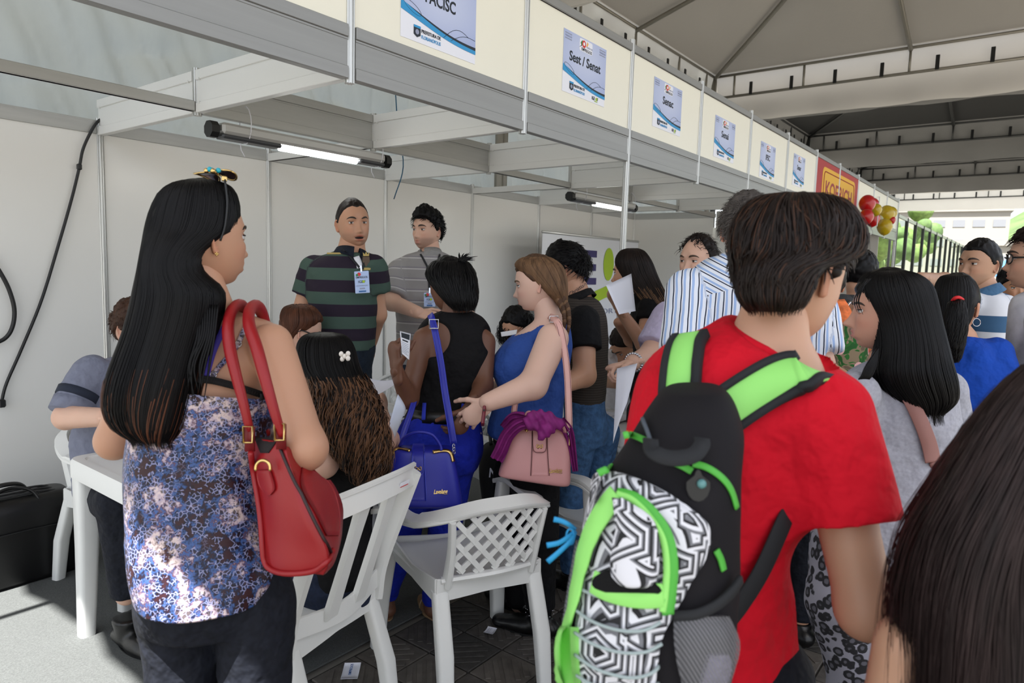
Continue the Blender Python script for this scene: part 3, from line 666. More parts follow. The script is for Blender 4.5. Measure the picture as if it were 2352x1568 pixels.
def ear_geo():
    na, nr = 22, 7; V = []
    for i in range(na):
        a = 2*math.pi*i/na; rx = .0165+.003*math.sin(a); rz = .031
        ox = rx*math.cos(a)*(1 if math.sin(a) > -.2 else .75); oz = rz*math.sin(a)
        for j in range(nr):
            r = j/(nr-1); h_ = (0.004, .001, .0045, .0025, .008, .0115, .006)[j]
            if math.cos(a) > .55 and j > 3: h_ *= .5                                       # open towards the face
            V.append((ox*r, h_, oz*r))
    # x forward, y outwards, z up ; back shell
    V = np.array(V); B = V.copy(); B[:, 1] = V[:, 1]-.006; V = np.vstack([V, B]); n = na*nr; F = []
    for i in range(na):
        k = (i+1) % na
        for j in range(nr-1): a, b = i*nr+j, k*nr+j; F += [[a, b, b+1, a+1], [n+a+1, n+b+1, n+b, n+a]]
        a, b = i*nr+nr-1, k*nr+nr-1; F.append([a, b, n+b, n+a])
    return V, F
EAR = ear_geo()
SKIN = D.materials.new('skin'); t, N, L, b = nodes(SKIN); at = N.new('ShaderNodeAttribute'); at.attribute_name = 'Col'; L.new(at.outputs['Color'], b.inputs['Base Color']); b.inputs['Roughness'].default_value = .48
b.inputs['Specular IOR Level'].default_value = .4; b.inputs['Subsurface Weight'].default_value = .12; b.inputs['Subsurface Radius'].default_value = (.012, .005, .003); add_bump(t, b, 420, .12, .0006)
EYEM = D.materials.new('eye'); t, N, L, b = nodes(EYEM); at = N.new('ShaderNodeAttribute'); at.attribute_name = 'Col'; L.new(at.outputs['Color'], b.inputs['Base Color']); b.inputs['Roughness'].default_value = .08
def Mhair(name, col, rough=.38, var=.35, spec=.5): return M(name, col, rough+.06, var=var, vs=55, spec=spec*.45, stretch=(1, 1, .12), bump=.2, bs=240)
HAIR_K = Mhair('black hair', '0b0a0b', .36, .3, .35); HAIR_DB = Mhair('dark brown hair', '1d1512', .42, .4, .4); HAIR_B = Mhair('brown hair', '3a2418', .45, .4); HAIR_R = Mhair('reddish brown hair', '4a2a1a', .45, .4)
HAIR_C = Mhair('curly brown hair', '583c28', .5, .5); HAIR_G = Mhair('greying hair', '4c4744', .5, .4); HAIR_L = Mhair('light brown hair', '6a4f38', .5, .35); HAIR_M = Mhair('medium brown hair', '4c3626', .5, .4)
def strands(rings, N_, M_, w, jit=(.96, 1.05), t0=(0, .3), t1=(.85, 1.02), wave=0, wf=20, clump=.25, phi=None, seed=1, fly=0.0, spread=0.0):
    """ribbon strands running down a ring envelope (T x P x 3)"""
    Rg = np.random.default_rng(seed); E_ = np.asarray(rings); T, Pn, _ = E_.shape; cen = E_.mean(1)
    ph = Rg.random(N_)*Pn if phi is None else (phi[0]+Rg.random(N_)*(phi[1]-phi[0]))*Pn
    a = Rg.uniform(*t0, N_); b = np.maximum(Rg.uniform(*t1, N_), a+.15); u = np.linspace(0, 1, M_)
    t = a[:, None]+(b-a)[:, None]*u; r = Rg.uniform(*jit, N_)[:, None]*np.ones((1, M_)); r = r+fly*Rg.normal(0, 1, N_)[:, None]*u**2
    cl = np.sin(np.floor(ph*1.7)*12.9)*clump; p = ph[:, None]+cl[:, None]*u+spread*Rg.normal(0, 1, N_)[:, None]*u
    tt = np.clip(t, 0, 1)*(T-1); i = np.minimum(tt.astype(int), T-2); f = tt-i; p = np.mod(p, Pn); j = p.astype(int) % Pn; g = p-np.floor(p); j2 = (j+1) % Pn
    bil = lambda ii: E_[ii, j]*(1-g)[..., None]+E_[ii, j2]*g[..., None]
    P = bil(i)*(1-f)[..., None]+bil(i+1)*f[..., None]; cc = cen[i]*(1-f)[..., None]+cen[i+1]*f[..., None]; out = P-cc; P = cc+out*r[..., None]
    over = np.clip(t-1, 0, 1)[..., None]; P = P+over*(E_[-1].mean(0)-E_[-2].mean(0))*(T-1)
    tan = np.gradient(P, axis=1); tan /= np.linalg.norm(tan, axis=2)[..., None]+1e-9; on = out/(np.linalg.norm(out, axis=2)[..., None]+1e-9)
    sd = np.cross(tan, on); sd /= np.linalg.norm(sd, axis=2)[..., None]+1e-9; on = np.cross(sd, tan)
    if wave:
        cg = np.floor(ph*2.2); q = wf*u[None]*(b-a)[:, None]*(1+.35*np.sin(cg*3.3))[:, None]+(np.sin(cg*7.7)*20+Rg.normal(0, .35, N_))[:, None]; am = wave*np.minimum(u*2.5, 1)[None]*Rg.uniform(.6, 1.2, N_)[:, None]
        P = P+sd*(np.sin(q)*am)[..., None]+on*(np.cos(q)*am)[..., None]
    ww = w*Rg.uniform(.6, 1.3, N_)[:, None]*np.sqrt(np.clip(1.02-u**3, .05, 1))[None]
    V = np.stack([P-sd*ww[..., None], P+on*ww[..., None]*.7, P+sd*ww[..., None]], 2).reshape(-1, 3)
    n, m, k = np.meshgrid(np.arange(N_), np.arange(M_-1), np.arange(2), indexing='ij'); base = (n*M_+m)*3+k
    return V, np.stack([base, base+1, base+4, base+3], -1).reshape(-1, 4)
def edge(l, yl, r, yr, d):
    m = (l+r)/2; c = S(m, (yl+yr)/2, d); h_ = hray(m); k = (c-CO)@h_; v1, v2 = ray(l, yl), ray(r, yr)
    return CO+v1*(k/(v1@h_)), CO+v2*(k/(v2@h_))
def pxrings(rows, n=40, nz=24, ex=2.2, tilt=None):
    """rows (y, L, R, d, halfdepth) or (yL, L, yR, R, d, hd) -> horizontal-ish rings in the world"""
    q = np.array([(r[0], r[1], r[0], r[2], r[3], r[4]) if len(r) == 5 else r for r in rows], float); q = smoothpts(q, nz) if nz else q; th = np.linspace(0, 2*np.pi, n, endpoint=False); out = []
    for yl, l, yr, r, d, hd in q:
        a, b = edge(l, yl, r, yr, d); c = (a+b)/2; X = (b-a)/2; Yv = hray((l+r)/2)*max(hd, .004); cs, sn = np.cos(th), np.sin(th)
        out.append(c+np.outer(np.sign(cs)*np.abs(cs)**(2/ex), X)+np.outer(np.sign(sn)*np.abs(sn)**(2/ex), Yv))
    return np.array(out)
def shrink(E_, k): c = E_.mean(1, keepdims=True); return c+(E_-c)*k
# ------------------------------------------------------------------ hands
def hand(Wp, D_, Nn, T, curl=(.4, .4, .4, .4), thumb=(.6, .5), s=1.0, spread=.12):
    """Wp wrist, D_ wrist->knuckles, Nn direction the palm faces, T thumb side"""
    D_ = nrm(D_); Nn = nrm(Nn-D_*np.dot(Nn, D_)); T = nrm(T-D_*np.dot(T, D_)-Nn*np.dot(T, Nn)); q = Sdf(.006)
    q.cone(Wp-D_*.03*s, Wp+D_*.02*s, .024*s, .029*s, Nn, .66, k=.01); q.cone(Wp+D_*.02*s, Wp+D_*.075*s, .033*s, .037*s, Nn, .42, k=.01)
    for k, (off, ln, r) in enumerate(((.029, .070, .0082), (.010, .079, .0086), (-.010, .073, .0083), (-.028, .057, .0073))):
        p = Wp+(D_*(.082-.004*abs(k-1))+T*off)*s; v = nrm(D_+T*(1.5-k)*spread); nn = nrm(Nn-v*np.dot(Nn, v))
        for f, a in ((.46, 1.1), (.30, 1.35), (.24, .8)):
            an = curl[k]*a; v, nn = v*math.cos(an)+nn*math.sin(an), nn*math.cos(an)-v*math.sin(an); e = p+v*ln*f*s; q.cone(p, e, r*s, r*.92*s, k=.004); p = e; r *= .93
    p = Wp+(D_*.025+T*.026)*s; v = nrm(D_*.62+T*.7+Nn*.35*thumb[0]); r = .0105*s
    for ln, a in ((.042, .0), (.034, thumb[1]*.6), (.027, thumb[1]*.5)):
        v = nrm(v+(D_*.6+Nn*.8-T*.5)*a); e = p+v*ln*s; q.cone(p, e, r, r*.9, k=.006); p = e; r *= .9
    V, F = q.mesh(.0032, 1); return V, F
# ------------------------------------------------------------------ person
SK = {'tan': (.50, .27, .17), 'light': (.62, .38, .28), 'pale': (.66, .43, .34), 'brown': (.36, .18, .10), 'dark': (.140, .060, .034), 'olive': (.44, .25, .16)}
class Person:
    def __init__(s, label, base, skin, fem=False, h=.0085):
        s.o = empty('person', (base[0], base[1], 0), label, 'person'); s.sk = np.array(SK[skin] if isinstance(skin, str) else skin); s.fem = fem; s.h = h
        s.b = Sdf(.022); s.rows = []; s.arms = {}; s.legs = {}; s.xtra = []; s.hands = []; s.R = A(1, 0, 0); s.F = A(0, 1, 0)
    def head(s, px, py, d, hh=.23, yaw=0, pitch=0, roll=0, **kw):
        ctr = S(px, py, d); al = math.atan2(*hray(px, py)[1::-1]); az = al-math.radians(yaw); F0 = A(math.cos(az), math.sin(az), 0); p = math.radians(pitch)
        F_ = F0*math.cos(p)+UP*math.sin(p); R_ = A(math.sin(az), -math.cos(az), 0); U_ = np.cross(R_, F_); r = math.radians(roll); R_, U_ = R_*math.cos(r)-U_*math.sin(r), U_*math.cos(r)+R_*math.sin(r)
        s.hc, s.hF, s.hR, s.hU, s.hs, s.hk = ctr, F_, R_, U_, hh/.23, kw; s.hB = basis(R_, F_, U_); return s
    def hw(s, P): return s.hc+(np.asarray(P)*s.hs)@s.hB.T
    def face(s, yaw, px=None):
        """body facing"""
        al = math.atan2(*hray(px if px is not None else 1176)[1::-1]); az = al-math.radians(yaw); s.F = A(math.cos(az), math.sin(az), 0); s.R = A(math.sin(az), -math.cos(az), 0); return s
    def torso(s, d, rows, ex=2.3):
        """rows (y, L, R, halfdepth[, d])"""
        s.ex = ex; s.d = d; md = (rows[0][1]+rows[0][2])/2; s.vF = hray(rows[len(rows)//2][1]*.5+rows[len(rows)//2][2]*.5); s.vR = A(s.vF[1], -s.vF[0], 0)
        for r in rows:
            dd = r[4] if len(r) > 4 else d; a, b = edge(r[1], r[0], r[2], r[0], dd); c = (a+b)/2; s.rows.append((c[2], c[0], c[1], np.linalg.norm((b-a)[:2])/2, r[3]))
        return s
    def zof(s, px, py, d=None): return S(px, py, d or s.d)[2]
    def arm(s, k, sh, el, wr, r=(.05, .040, .027), hand=None):
        P = [S(*p) if len(p) == 3 and p[2] < 30 and p[0] > 5 else np.array(p, float) for p in (sh, el, wr)]; s.arms[k] = (P, r)
        if hand: s.hands.append((k, hand))
        return s
    def leg(s, k, hp, kn, an, r=(.085, .058, .04)): s.legs[k] = ([S(*p) if p[0] > 5 else np.array(p, float) for p in (hp, kn, an)], r); return s
    def stand(s, ph, spread=.085, turn=0, r=(.085, .058, .04), dz=0):
        """legs straight down below the lowest torso row"""
        z, cx, cy, a, b = min(s.rows); 
        for k, sg in (('l', -1), ('r', 1)):
            H_ = A(cx, cy, z+.03)+s.R*sg*spread; K_ = H_*A(1, 1, 0)+UP*.48+s.F*.02; N_ = H_*A(1, 1, 0)+UP*.09+s.R*sg*.015-s.F*.02; s.legs[k] = ([H_, K_, N_], r)
        return s
    def blob(s, px, py, d, r, to=None, body=True): a = S(px, py, d); s.xtra.append((a, S(*to[:3]) if to else a+A(0, 0, .001), r, to[3] if to else r)); return s
    def nk(s, px, py, d, r=.055): s.nkp = S(px, py, d); s.nkr = r; return s
    def fill(s, q, e, legs=True, arms=True, rows=None, rmin=.03):
        R_ = [(z, cx, cy, max(a+e, rmin), max(b+e, rmin)) for z, cx, cy, a, b in (rows or s.rows)]; q.loft(R_, s.vR, s.vF, s.ex)
        for a, b, ra, rb in s.xtra: q.cone(a, b, ra+e, rb+e)
        if arms:
            for k, (P, r) in s.arms.items(): q.cone(P[0], P[1], r[0]+e*.5, r[1], gid=1); q.cone(P[1], P[2], r[1], r[2], gid=1)
        if legs:
            for k, (P, r) in s.legs.items(): q.cone(P[0], P[1], r[0]+e, r[1]); q.cone(P[1], P[2], r[1], r[2])
    def body(s, e=-.012, lip=(.75, .45, .45), stubble=0, eyec=(.05, .025, .012), gaze=None, browc=(.03, .02, .015), feet=False, ears=True, neckto=(0, -.012, -.075), earS=1.0, brows=True):
        s.fill(s.b, e)
        nb = s.hw(neckto); s.b.cone(s.nkp, nb, s.nkr*1.12, s.nkr*.95, k=.03)
        if feet:
            for k, (P, r) in s.legs.items():
                f = nrm(s.F+ (s.R*.15 if k == 'r' else -s.R*.15)); s.b.cone(P[2], P[2]*A(1, 1, 0)+UP*.04-f*.02, r[2], .034); s.b.cone(P[2]*A(1, 1, 0)+UP*.035-f*.03, P[2]*A(1, 1, 0)+f*.15+UP*.028, .033, .028, UP, .75)
        V, F = s.b.mesh(s.h, 2); parts = [(V, F)]; cols = [np.tile(s.sk, (len(V), 1))*(1+.05*vnoise(V, 12))[:, None]]; fmn = [len(F)]
        for k, hd in s.hands:
            P = s.arms[k][0]; hd = dict(hd); Hv, Hf = hand(P[2], hd.pop('D'), hd.pop('N'), hd.pop('T'), **hd); parts.append((Hv, Hf)); cols.append(np.tile(s.sk*1.02, (len(Hv), 1))); fmn.append(len(Hf))
        na, ne = 72, 60; az, el = head_grid(na, ne); H_ = headpts(az, el, s.fem, **s.hk); x, y, z = H_.reshape(-1, 3).T; mo = s.hk.get('mouth', 0)
        hv = s.hw(H_.reshape(-1, 3)); hf = grid_faces(na, ne); c = np.tile(s.sk, (len(hv), 1)); fr = (y > .05)
        lm = gs(np.abs(x), 0, .021)**2*(gs(z, -.0575, .0048)+gs(z, -.0700-mo*.8, .0055))*fr; lm = np.clip(lm*1.3, 0, 1)[:, None]; c = c*(1-lm)+c*np.array(lip)*lm
        if mo: mm = np.clip(gs(z, -.0635-mo*.4, .003+mo*.4)*gs(x, 0, .016)*fr*1.4, 0, 1)[:, None]; c = c*(1-mm)+np.array([.22, .05, .045])*mm
        bl = (gs(np.abs(x), .042, .018)*gs(z, -.03, .02)*fr*.35)[:, None]; c = c*(1-bl)+c*np.array([1.12, .85, .85])*bl
        if stubble:
            sm_ = (sm01((-.035-z)/.02)*sm01((y+.0)/.04)*(1-.8*gs(np.abs(x), 0, .012)*gs(z, -.05, .006)))*(1-lm[:, 0]); sm_ = (sm_*stubble)[:, None]; c = c*(1-sm_)+c*np.array([.42, .42, .44])*sm_
        parts.append((hv, hf)); cols.append(c); fmn.append(len(hf)); mat = [0]*len(fmn)
        if ears:
            for sg in (-1, 1):
                e_ = EAR[0].copy()*earS; an = math.radians(-22); ca, sa = math.cos(an), math.sin(an); ex, ey = e_[:, 0]*ca-e_[:, 1]*sa, e_[:, 0]*sa+e_[:, 1]*ca
                Pp = np.stack([sg*(.0675*s.hk.get('wide', 1)+ey), ex-.006, e_[:, 2]-.010], 1); Fe = EAR[1] if sg < 0 else [q[::-1] for q in EAR[1]]; parts.append((s.hw(Pp), Fe)); cols.append(np.tile(s.sk*np.array([1.06, .92, .9]), (len(Pp), 1))); fmn.append(len(Fe)); mat.append(0)
        for sg in (-1, 1):
            ec = A(sg*.0305, .0722, .0035); g = nrm(gaze if gaze is not None else (0, 1, 0)); gx = nrm(np.cross(UP, g)); Vv, Ff = sphere((0, 0, 0), .0122, 18, 24, R=basis(gx, np.cross(g, gx), g)); ang = np.arccos(np.clip(Vv@g/.0122, -1, 1)); cc = np.where((ang < .20)[:, None], np.array([[.005]*3]), np.where((ang < .48)[:, None], np.array([eyec]), np.array([[.55, .52, .50]])))
            parts.append((s.hw(Vv+ec), Ff)); cols.append(cc); fmn.append(len(Ff)); mat.append(1)
            for th0, th1 in ((-.2, 1.15), (2.3, 3.4)):   # lids
                na2, ne2 = 14, 7; a_ = np.linspace(-1.35, 1.35, na2); t_ = np.linspace(th0 if th0 > 0 else .38, th1, ne2)
                lv = []
                for aa in a_:
                    for tt in (np.linspace(.30, 1.35, ne2) if th0 < 0 else np.linspace(-1.2, -.36, ne2)): lv.append(A(math.sin(aa)*math.cos(tt), math.cos(aa)*math.cos(tt), math.sin(tt))*.0132)
                parts.append((s.hw(np.array(lv)+ec), grid_faces(na2, ne2, False)[:, ::-1])); cols.append(np.tile(s.sk*(np.array([.85, .8, .8])), (len(lv), 1))); fmn.append((na2-1)*(ne2-1)); mat.append(0)
            lash = [ec+A(math.sin(aa)*math.cos(.30), math.cos(aa)*math.cos(.30), math.sin(.30))*.0137 for aa in np.linspace(-1.3, 1.3, 9)]; Lv, Lf = tube([s.hw(p) for p in lash], .0012*(1.6 if s.fem else 1), 5); parts.append((Lv, Lf)); cols.append(np.tile([.012, .008, .007], (len(Lv), 1))); fmn.append(len(Lf)); mat.append(0)
            if brows:
                bz = [(.013, .021), (.022, .0255), (.033, .0275), (.043, .025), (.050, .019)]; pts = []
                for bx, bb in bz:
                    e0 = math.asin(bb/.115); a0 = math.asin(min(1, bx/(.0715*math.cos(e0)*1.02))); p = headpts(np.array([a0*sg]), np.array([e0]), s.fem, **s.hk)[0]; pts.append(p+A(0, .0012, 0))
                Bv, Bf = tube([s.hw(p) for p in pts], [.002, .0036 if s.fem else .0048, .0038 if s.fem else .005, .003, .001], 6, 12, .6, up0=s.hF); parts.append((Bv, Bf)); cols.append(np.tile(browc, (len(Bv), 1))); fmn.append(len(Bf)); mat.append(0)
        V, F = join(parts); cc = np.concatenate(cols); cc = np.concatenate([cc, np.ones((len(cc), 1))], 1); fm = np.concatenate([np.full(n_, m_) for n_, m_ in zip(fmn, mat)])
        s.bV = (parts[0][0], parts[0][1]); s.bo = mesh('body', (V, F), [SKIN, EYEM], s.o, attrs={'Col': cc}, fm=fm); return s
    def cap(s, mat, th=.012, front=.060, temple=.030, side=-.012, nape=-.070, rough=.004, name='hair', seed=0, lift=0.0, recede=0.0):
        """close-cropped hair as a shell over the skull"""
        na, ne = 110, 80; az, el = head_grid(na, ne); H_ = headpts(az, el, s.fem, **{k: v for k, v in s.hk.items() if k in ('wide', 'jaw')}); z = H_[..., 2]; aa = np.abs(az)
        hl = np.interp(aa, [0, .35, .75, 1.0, 1.25, 1.45, 1.62, 1.75, 2.1, 2.6, 3.15], [front, front+.002+recede, temple+.012+recede*.8, temple+recede*.4, temple*.5, side, side, .004, -.035, nape, nape])
        m = sm01((z-hl)/.013); dirn = H_/np.linalg.norm(H_, axis=-1)[..., None]; top = sm01((z-.02)/.08)
        nz_ = vnoise(H_.reshape(-1, 3)*A(70, 70, 35)+seed, 1).reshape(z.shape)+.7*vnoise(H_.reshape(-1, 3)*A(150, 150, 60)+seed, 1).reshape(z.shape)
        off = -.006*(1-m)+m*(th*(.6+.4*top)+lift*top*sm01(np.cos(az)+.3)+rough*nz_); P = H_+dirn*off[..., None]
        s.hair = mesh(name, (s.hw(P.reshape(-1, 3)), grid_faces(na, ne)), mat, s.o); return s.hair
    def tufts(s, mat, n=900, ln=.03, w=.0012, front=.06, seed=3, up=.5, nape=-.07, name='hair_strand', fwd=0.2):
        """short loose strands over the cap"""
        Rg = np.random.default_rng(seed); az = Rg.uniform(-np.pi, np.pi, n*3); el = np.arcsin(Rg.uniform(-.6, 1, n*3)); H_ = headpts(az, el, s.fem); aa = np.abs(az)
        hl = np.interp(aa, [0, .75, 1.25, 1.6, 2.1, 3.15], [front, .045, .02, .0, -.03, nape]); k = np.where(H_[:, 2] > hl+.006)[0][:n]; H_ = H_[k]; dn = H_/np.linalg.norm(H_, axis=1)[:, None]; g = Rg.normal(0, .25, (len(k), 3))+A(0, fwd, -.2); tg = g-dn*(g*dn).sum(1)[:, None]; tg /= np.linalg.norm(tg, axis=1)[:, None]
        u = np.linspace(0, 1, 5); L_ = ln*Rg.uniform(.6, 1.2, len(k)); P = H_[:, None]+dn[:, None]*(.008+up*L_[:, None]*(u-.6*u**2)[None])[..., None]+tg[:, None]*(L_[:, None]*u[None])[..., None]
        sd = np.cross(tg, dn)[:, None]; ww = (w*np.sqrt(1.03-u))[None, :, None]; V = np.stack([P-sd*ww, P+dn[:, None]*ww, P+sd*ww], 2).reshape(-1, 3); a, m_, c = np.meshgrid(np.arange(len(k)), np.arange(4), np.arange(2), indexing='ij'); b_ = (a*5+m_)*3+c
        return mesh(name, (s.hw(V), np.stack([b_, b_+1, b_+4, b_+3], -1).reshape(-1, 4)), mat, s.o)
    def longhair(s, rows, mat, n=900, w=.0013, M_=26, name='hair', under=.94, seed=2, ex=2.1, **kw):
        E_ = pxrings(rows, 40, 30, ex); U_ = shrink(E_, under); V, F = loft(U_); o = mesh(name, (V, F), mat, s.o)
        mesh('hair_strand', strands(E_, n, M_, w, seed=seed, **kw), mat, s.o); return o, E_
    # clothing -----------------------------------------------------
    def rows_between(s, z0, z1, e=0):
        r = sorted(s.rows); zs = [q[0] for q in r]; mid = [q for q in r if z0+.004 < q[0] < z1-.004]
        it = lambda z: tuple([z]+[np.interp(z, zs, [q[k] for q in r]) for k in range(1, 5)]); return [it(z0)]+mid+[it(z1)]
    def top(s, mat, z0, z1, sleeve=(.55, .55), e=.006, wr=None, name='shirt', flare=0.010, sr=.012, cuts=(), subs=(), h=None, k=.034, hemcut=None, torso=True):
        q = Sdf(k)
        if torso:
            rr = s.rows_between(z0, z1); R_ = [(z, cx, cy, a+e, b+e) for z, cx, cy, a, b in rr]; q.loft(R_, s.vR, s.vF, s.ex)
            for a, b, ra, rb in s.xtra: q.cone(a, b, ra+e, rb+e)
        for kk, fr in zip('lr', sleeve):
            if fr and kk in s.arms:
                P, r = s.arms[kk]
                if fr <= 1: E_ = P[0]+(P[1]-P[0])*fr; d_ = nrm(P[1]-P[0]); q.cone(P[0], E_+d_*.05, r[0]+sr*.7, r[0]*(1-fr)+r[1]*fr+sr+flare, cut=(E_, d_), gid=1)
                else: g = fr-1; q.cone(P[0], P[1], r[0]+sr*.7, r[1]+sr, gid=1); E_ = P[1]+(P[2]-P[1])*g; d_ = nrm(P[2]-P[1]); q.cone(P[1], E_+d_*.04, r[1]+sr, r[1]*(1-g)+r[2]*g+sr, cut=(E_, d_), gid=1)
        q.cuts = ([lambda P: z0-P[..., 2]] if torso else [])+list(cuts); q.subs = list(subs); V, F = q.mesh(h or s.h, 2, wr or folds()); s.tq = q
        o = mesh(name, (V, F), mat, s.o, attrs={'gc': q.coords(V, s.vR, s.vF)}); s.tv = (V, F); return o
    def pants(s, mat, z1, e=.008, name='trousers', cuff=1.0, wr=None, sr=.012, flare=0, h=None):
        q = Sdf(.02); rr = s.rows_between(min(s.rows)[0], z1); q.loft([(z, cx, cy, a+e, b+e) for z, cx, cy, a, b in rr], s.vR, s.vF, s.ex)
        for kk, (P, r) in s.legs.items():
            d_ = nrm(P[2]-P[1]); E_ = P[1]+(P[2]-P[1])*cuff; q.cone(P[0], P[1], r[0]+e, r[1]+sr); q.cone(P[1], E_+d_*.03, r[1]+sr, (r[1]*(1-cuff)+r[2]*cuff)+sr+flare, cut=(E_, d_))
        V, F = q.mesh(h or s.h*1.15, 2, wr or folds(1.2, .005)); return mesh(name, (V, F), mat, s.o, attrs={'gc': q.coords(V, s.vR, s.vF)})
    def shoes(s, mat, high=.09, name='shoe', ln=.17):
        out = []
        for k, (P, r) in s.legs.items():
            f = nrm(s.F+(s.R*.18 if k == 'r' else -s.R*.18)); g = P[2]*A(1, 1, 0); q = Sdf(.015); q.cone(g+UP*.04-f*.045, g+f*ln*.55+UP*.035, .043, .042, UP, .85); q.cone(g+f*ln*.4+UP*.032, g+f*ln+UP*.028, .044, .036, UP, .75); q.cone(g+UP*.05, g+UP*high+ (P[1]-P[2])*0, .043, r[2]+.012)
            q.cuts = [lambda P_: .004-P_[..., 2], lambda P_: P_[..., 2]-high]; out.append(mesh(name, q.mesh(.009, 2), mat, s.o))
            mesh('sole', prism([(a*.040, b_*(ln*.66)+.055) for a, b_ in circ(1, 18)], g+f*.0, np.cross(f, UP), f, UP, .012), BLACK, out[-1], smooth=False)
        return out
    def collar(s, mat, rad=.068, ht=.035, name='collar', tilt=.25, open_=.5, drop=-.01):
        """fold-over shirt collar around the neck, open at the front"""
        V = []; na = 30; ax = nrm(s.hw((0, -.01, -.08))-s.nkp); Fv = nrm(s.F-ax*np.dot(s.F, ax)); Rv = np.cross(Fv, ax)
        for i in range(na):
            u = i/(na-1); a = math.pi/2+open_*.35+(2*math.pi-open_*.7)*u; front = abs(u-.5)*2; c = s.nkp+ax*drop
            dv = Rv*math.cos(a)+Fv*math.sin(a)
            for k_, (r_, z_) in enumerate(((rad*.93, -.004), (rad*.98, ht*.95-.018*front), (rad*1.07, ht*1.02-.02*front), (rad*1.30, ht*.25-.045*front), (rad*1.24, ht*.22-.05*front))): V.append(c+dv*r_+ax*z_+Fv*.012*front)
        return mesh(name, (np.array(V), grid_faces(na, 5, False)), mat, s.o)
def bvh(V, F): return BVHTree.FromPolygons([Vector(v) for v in V], [list(f) for f in (F.tolist() if isinstance(F, np.ndarray) else F)])
def hit(bv, x, y, dflt=1.0):
    r = ray(x, y); h_ = bv.ray_cast(Vector(CO), Vector(nrm(r)))
    if h_[0] is None: return S(x, y, dflt), -nrm(r), False
    n_ = np.array(h_[1]); n_ = -n_ if np.dot(n_, r) > 0 else n_; return np.array(h_[0]), n_, True
def proj(bv, pts, n=40, off=.003, dflt=1.0):
    """a pixel polyline dropped onto a surface: points and normals"""
    q = smoothpts(np.array(pts, float), n); P = []; Nn = []; dl = dflt
    for x, y in q:
        p, n_, ok = hit(bv, x, y, dl)
        if ok: dl = float(np.dot(p-CO, FW))
        P.append(p+n_*off); Nn.append(n_)
    P = np.array(P); Nn = np.array(Nn)
    for _ in range(3): P[1:-1] = (P[:-2]+2*P[1:-1]+P[2:])/4; Nn[1:-1] = (Nn[:-2]+2*Nn[1:-1]+Nn[2:])/4
    return P, Nn
def patch(bv, rows, nc=14, nr=20, off=.003, bulge=0.0, dflt=1.0, th=.004):
    """rows (y, L, R) or (yL, L, yR, R) in pixels -> raised panel lying on a surface"""
    q = np.array([(r[0], r[1], r[0], r[2]) if len(r) == 3 else r for r in rows], float); q = smoothpts(q, nr); V = []; dl = dflt
    for i, (yl, l, yr, r) in enumerate(q):
        for j in range(nc):
            u = j/(nc-1); p, n_, ok = hit(bv, l+(r-l)*u, yl+(yr-yl)*u, dl)
            if ok: dl = float(np.dot(p-CO, FW))
            v_ = i/(nr-1); V.append((p, n_, off+bulge*(1-abs(2*u-1)**4)*(1-abs(2*v_-1)**6)))
    P = np.array([p for p, n_, o in V]).reshape(nr, nc, 3); Nn = np.array([n_ for p, n_, o in V]).reshape(nr, nc, 3); O_ = np.array([o for p, n_, o in V]).reshape(nr, nc, 1)
    for _ in range(2):
        P[1:-1, 1:-1] = (P[:-2, 1:-1]+P[2:, 1:-1]+P[1:-1, :-2]+P[1:-1, 2:]+4*P[1:-1, 1:-1])/8; Nn[1:-1, 1:-1] = (Nn[:-2, 1:-1]+Nn[2:, 1:-1]+Nn[1:-1, :-2]+Nn[1:-1, 2:])/4
    T_ = (P+Nn*O_).reshape(-1, 3); B_ = (P+Nn*(O_*0-th)).reshape(-1, 3); n = nr*nc; F = grid_faces(nr, nc, False).tolist(); rim = [i for i in range(nc)]+[i*nc+nc-1 for i in range(1, nr)]+[(nr-1)*nc+i for i in range(nc-2, -1, -1)]+[i*nc for i in range(nr-2, 0, -1)]
    F = F+[[f[3]+n, f[2]+n, f[1]+n, f[0]+n] for f in F]; k = len(rim)
    for i in range(k): a, b = rim[i], rim[(i+1) % k]; F.append([a, b, b+n, a+n])
    return np.vstack([T_, B_]), F
def vv(a, b, c): return nrm(CR*a+CU*b+FW*c)
def cloth(name, col, rough=.85, var=.06, vs=30, bump=.7, bs=14): return M(name, col, rough, var=var, vs=vs, bump=bump, bs=bs, bd=.035, spec=.25)
DENIM_D = cloth('dark denim', '141720', .8, .25, 60); DENIM = cloth('blue denim', '3a5a80', .85, .3, 45); BLACKC = cloth('black cloth', '0c0c0e', .85, .2); GREYT = cloth('heather grey jersey', '9a9ba5', .9, .10, 120)
REDC = cloth('red jersey', 'c80a22', .85, .05, 8); BLUEC = cloth('royal blue jersey', '0d3f9e', .85, .08); LEATH = M('black leather', '0b0b0c', .35, bump=.2, bs=200); WHITEC = cloth('white cloth', 'd8d9de')
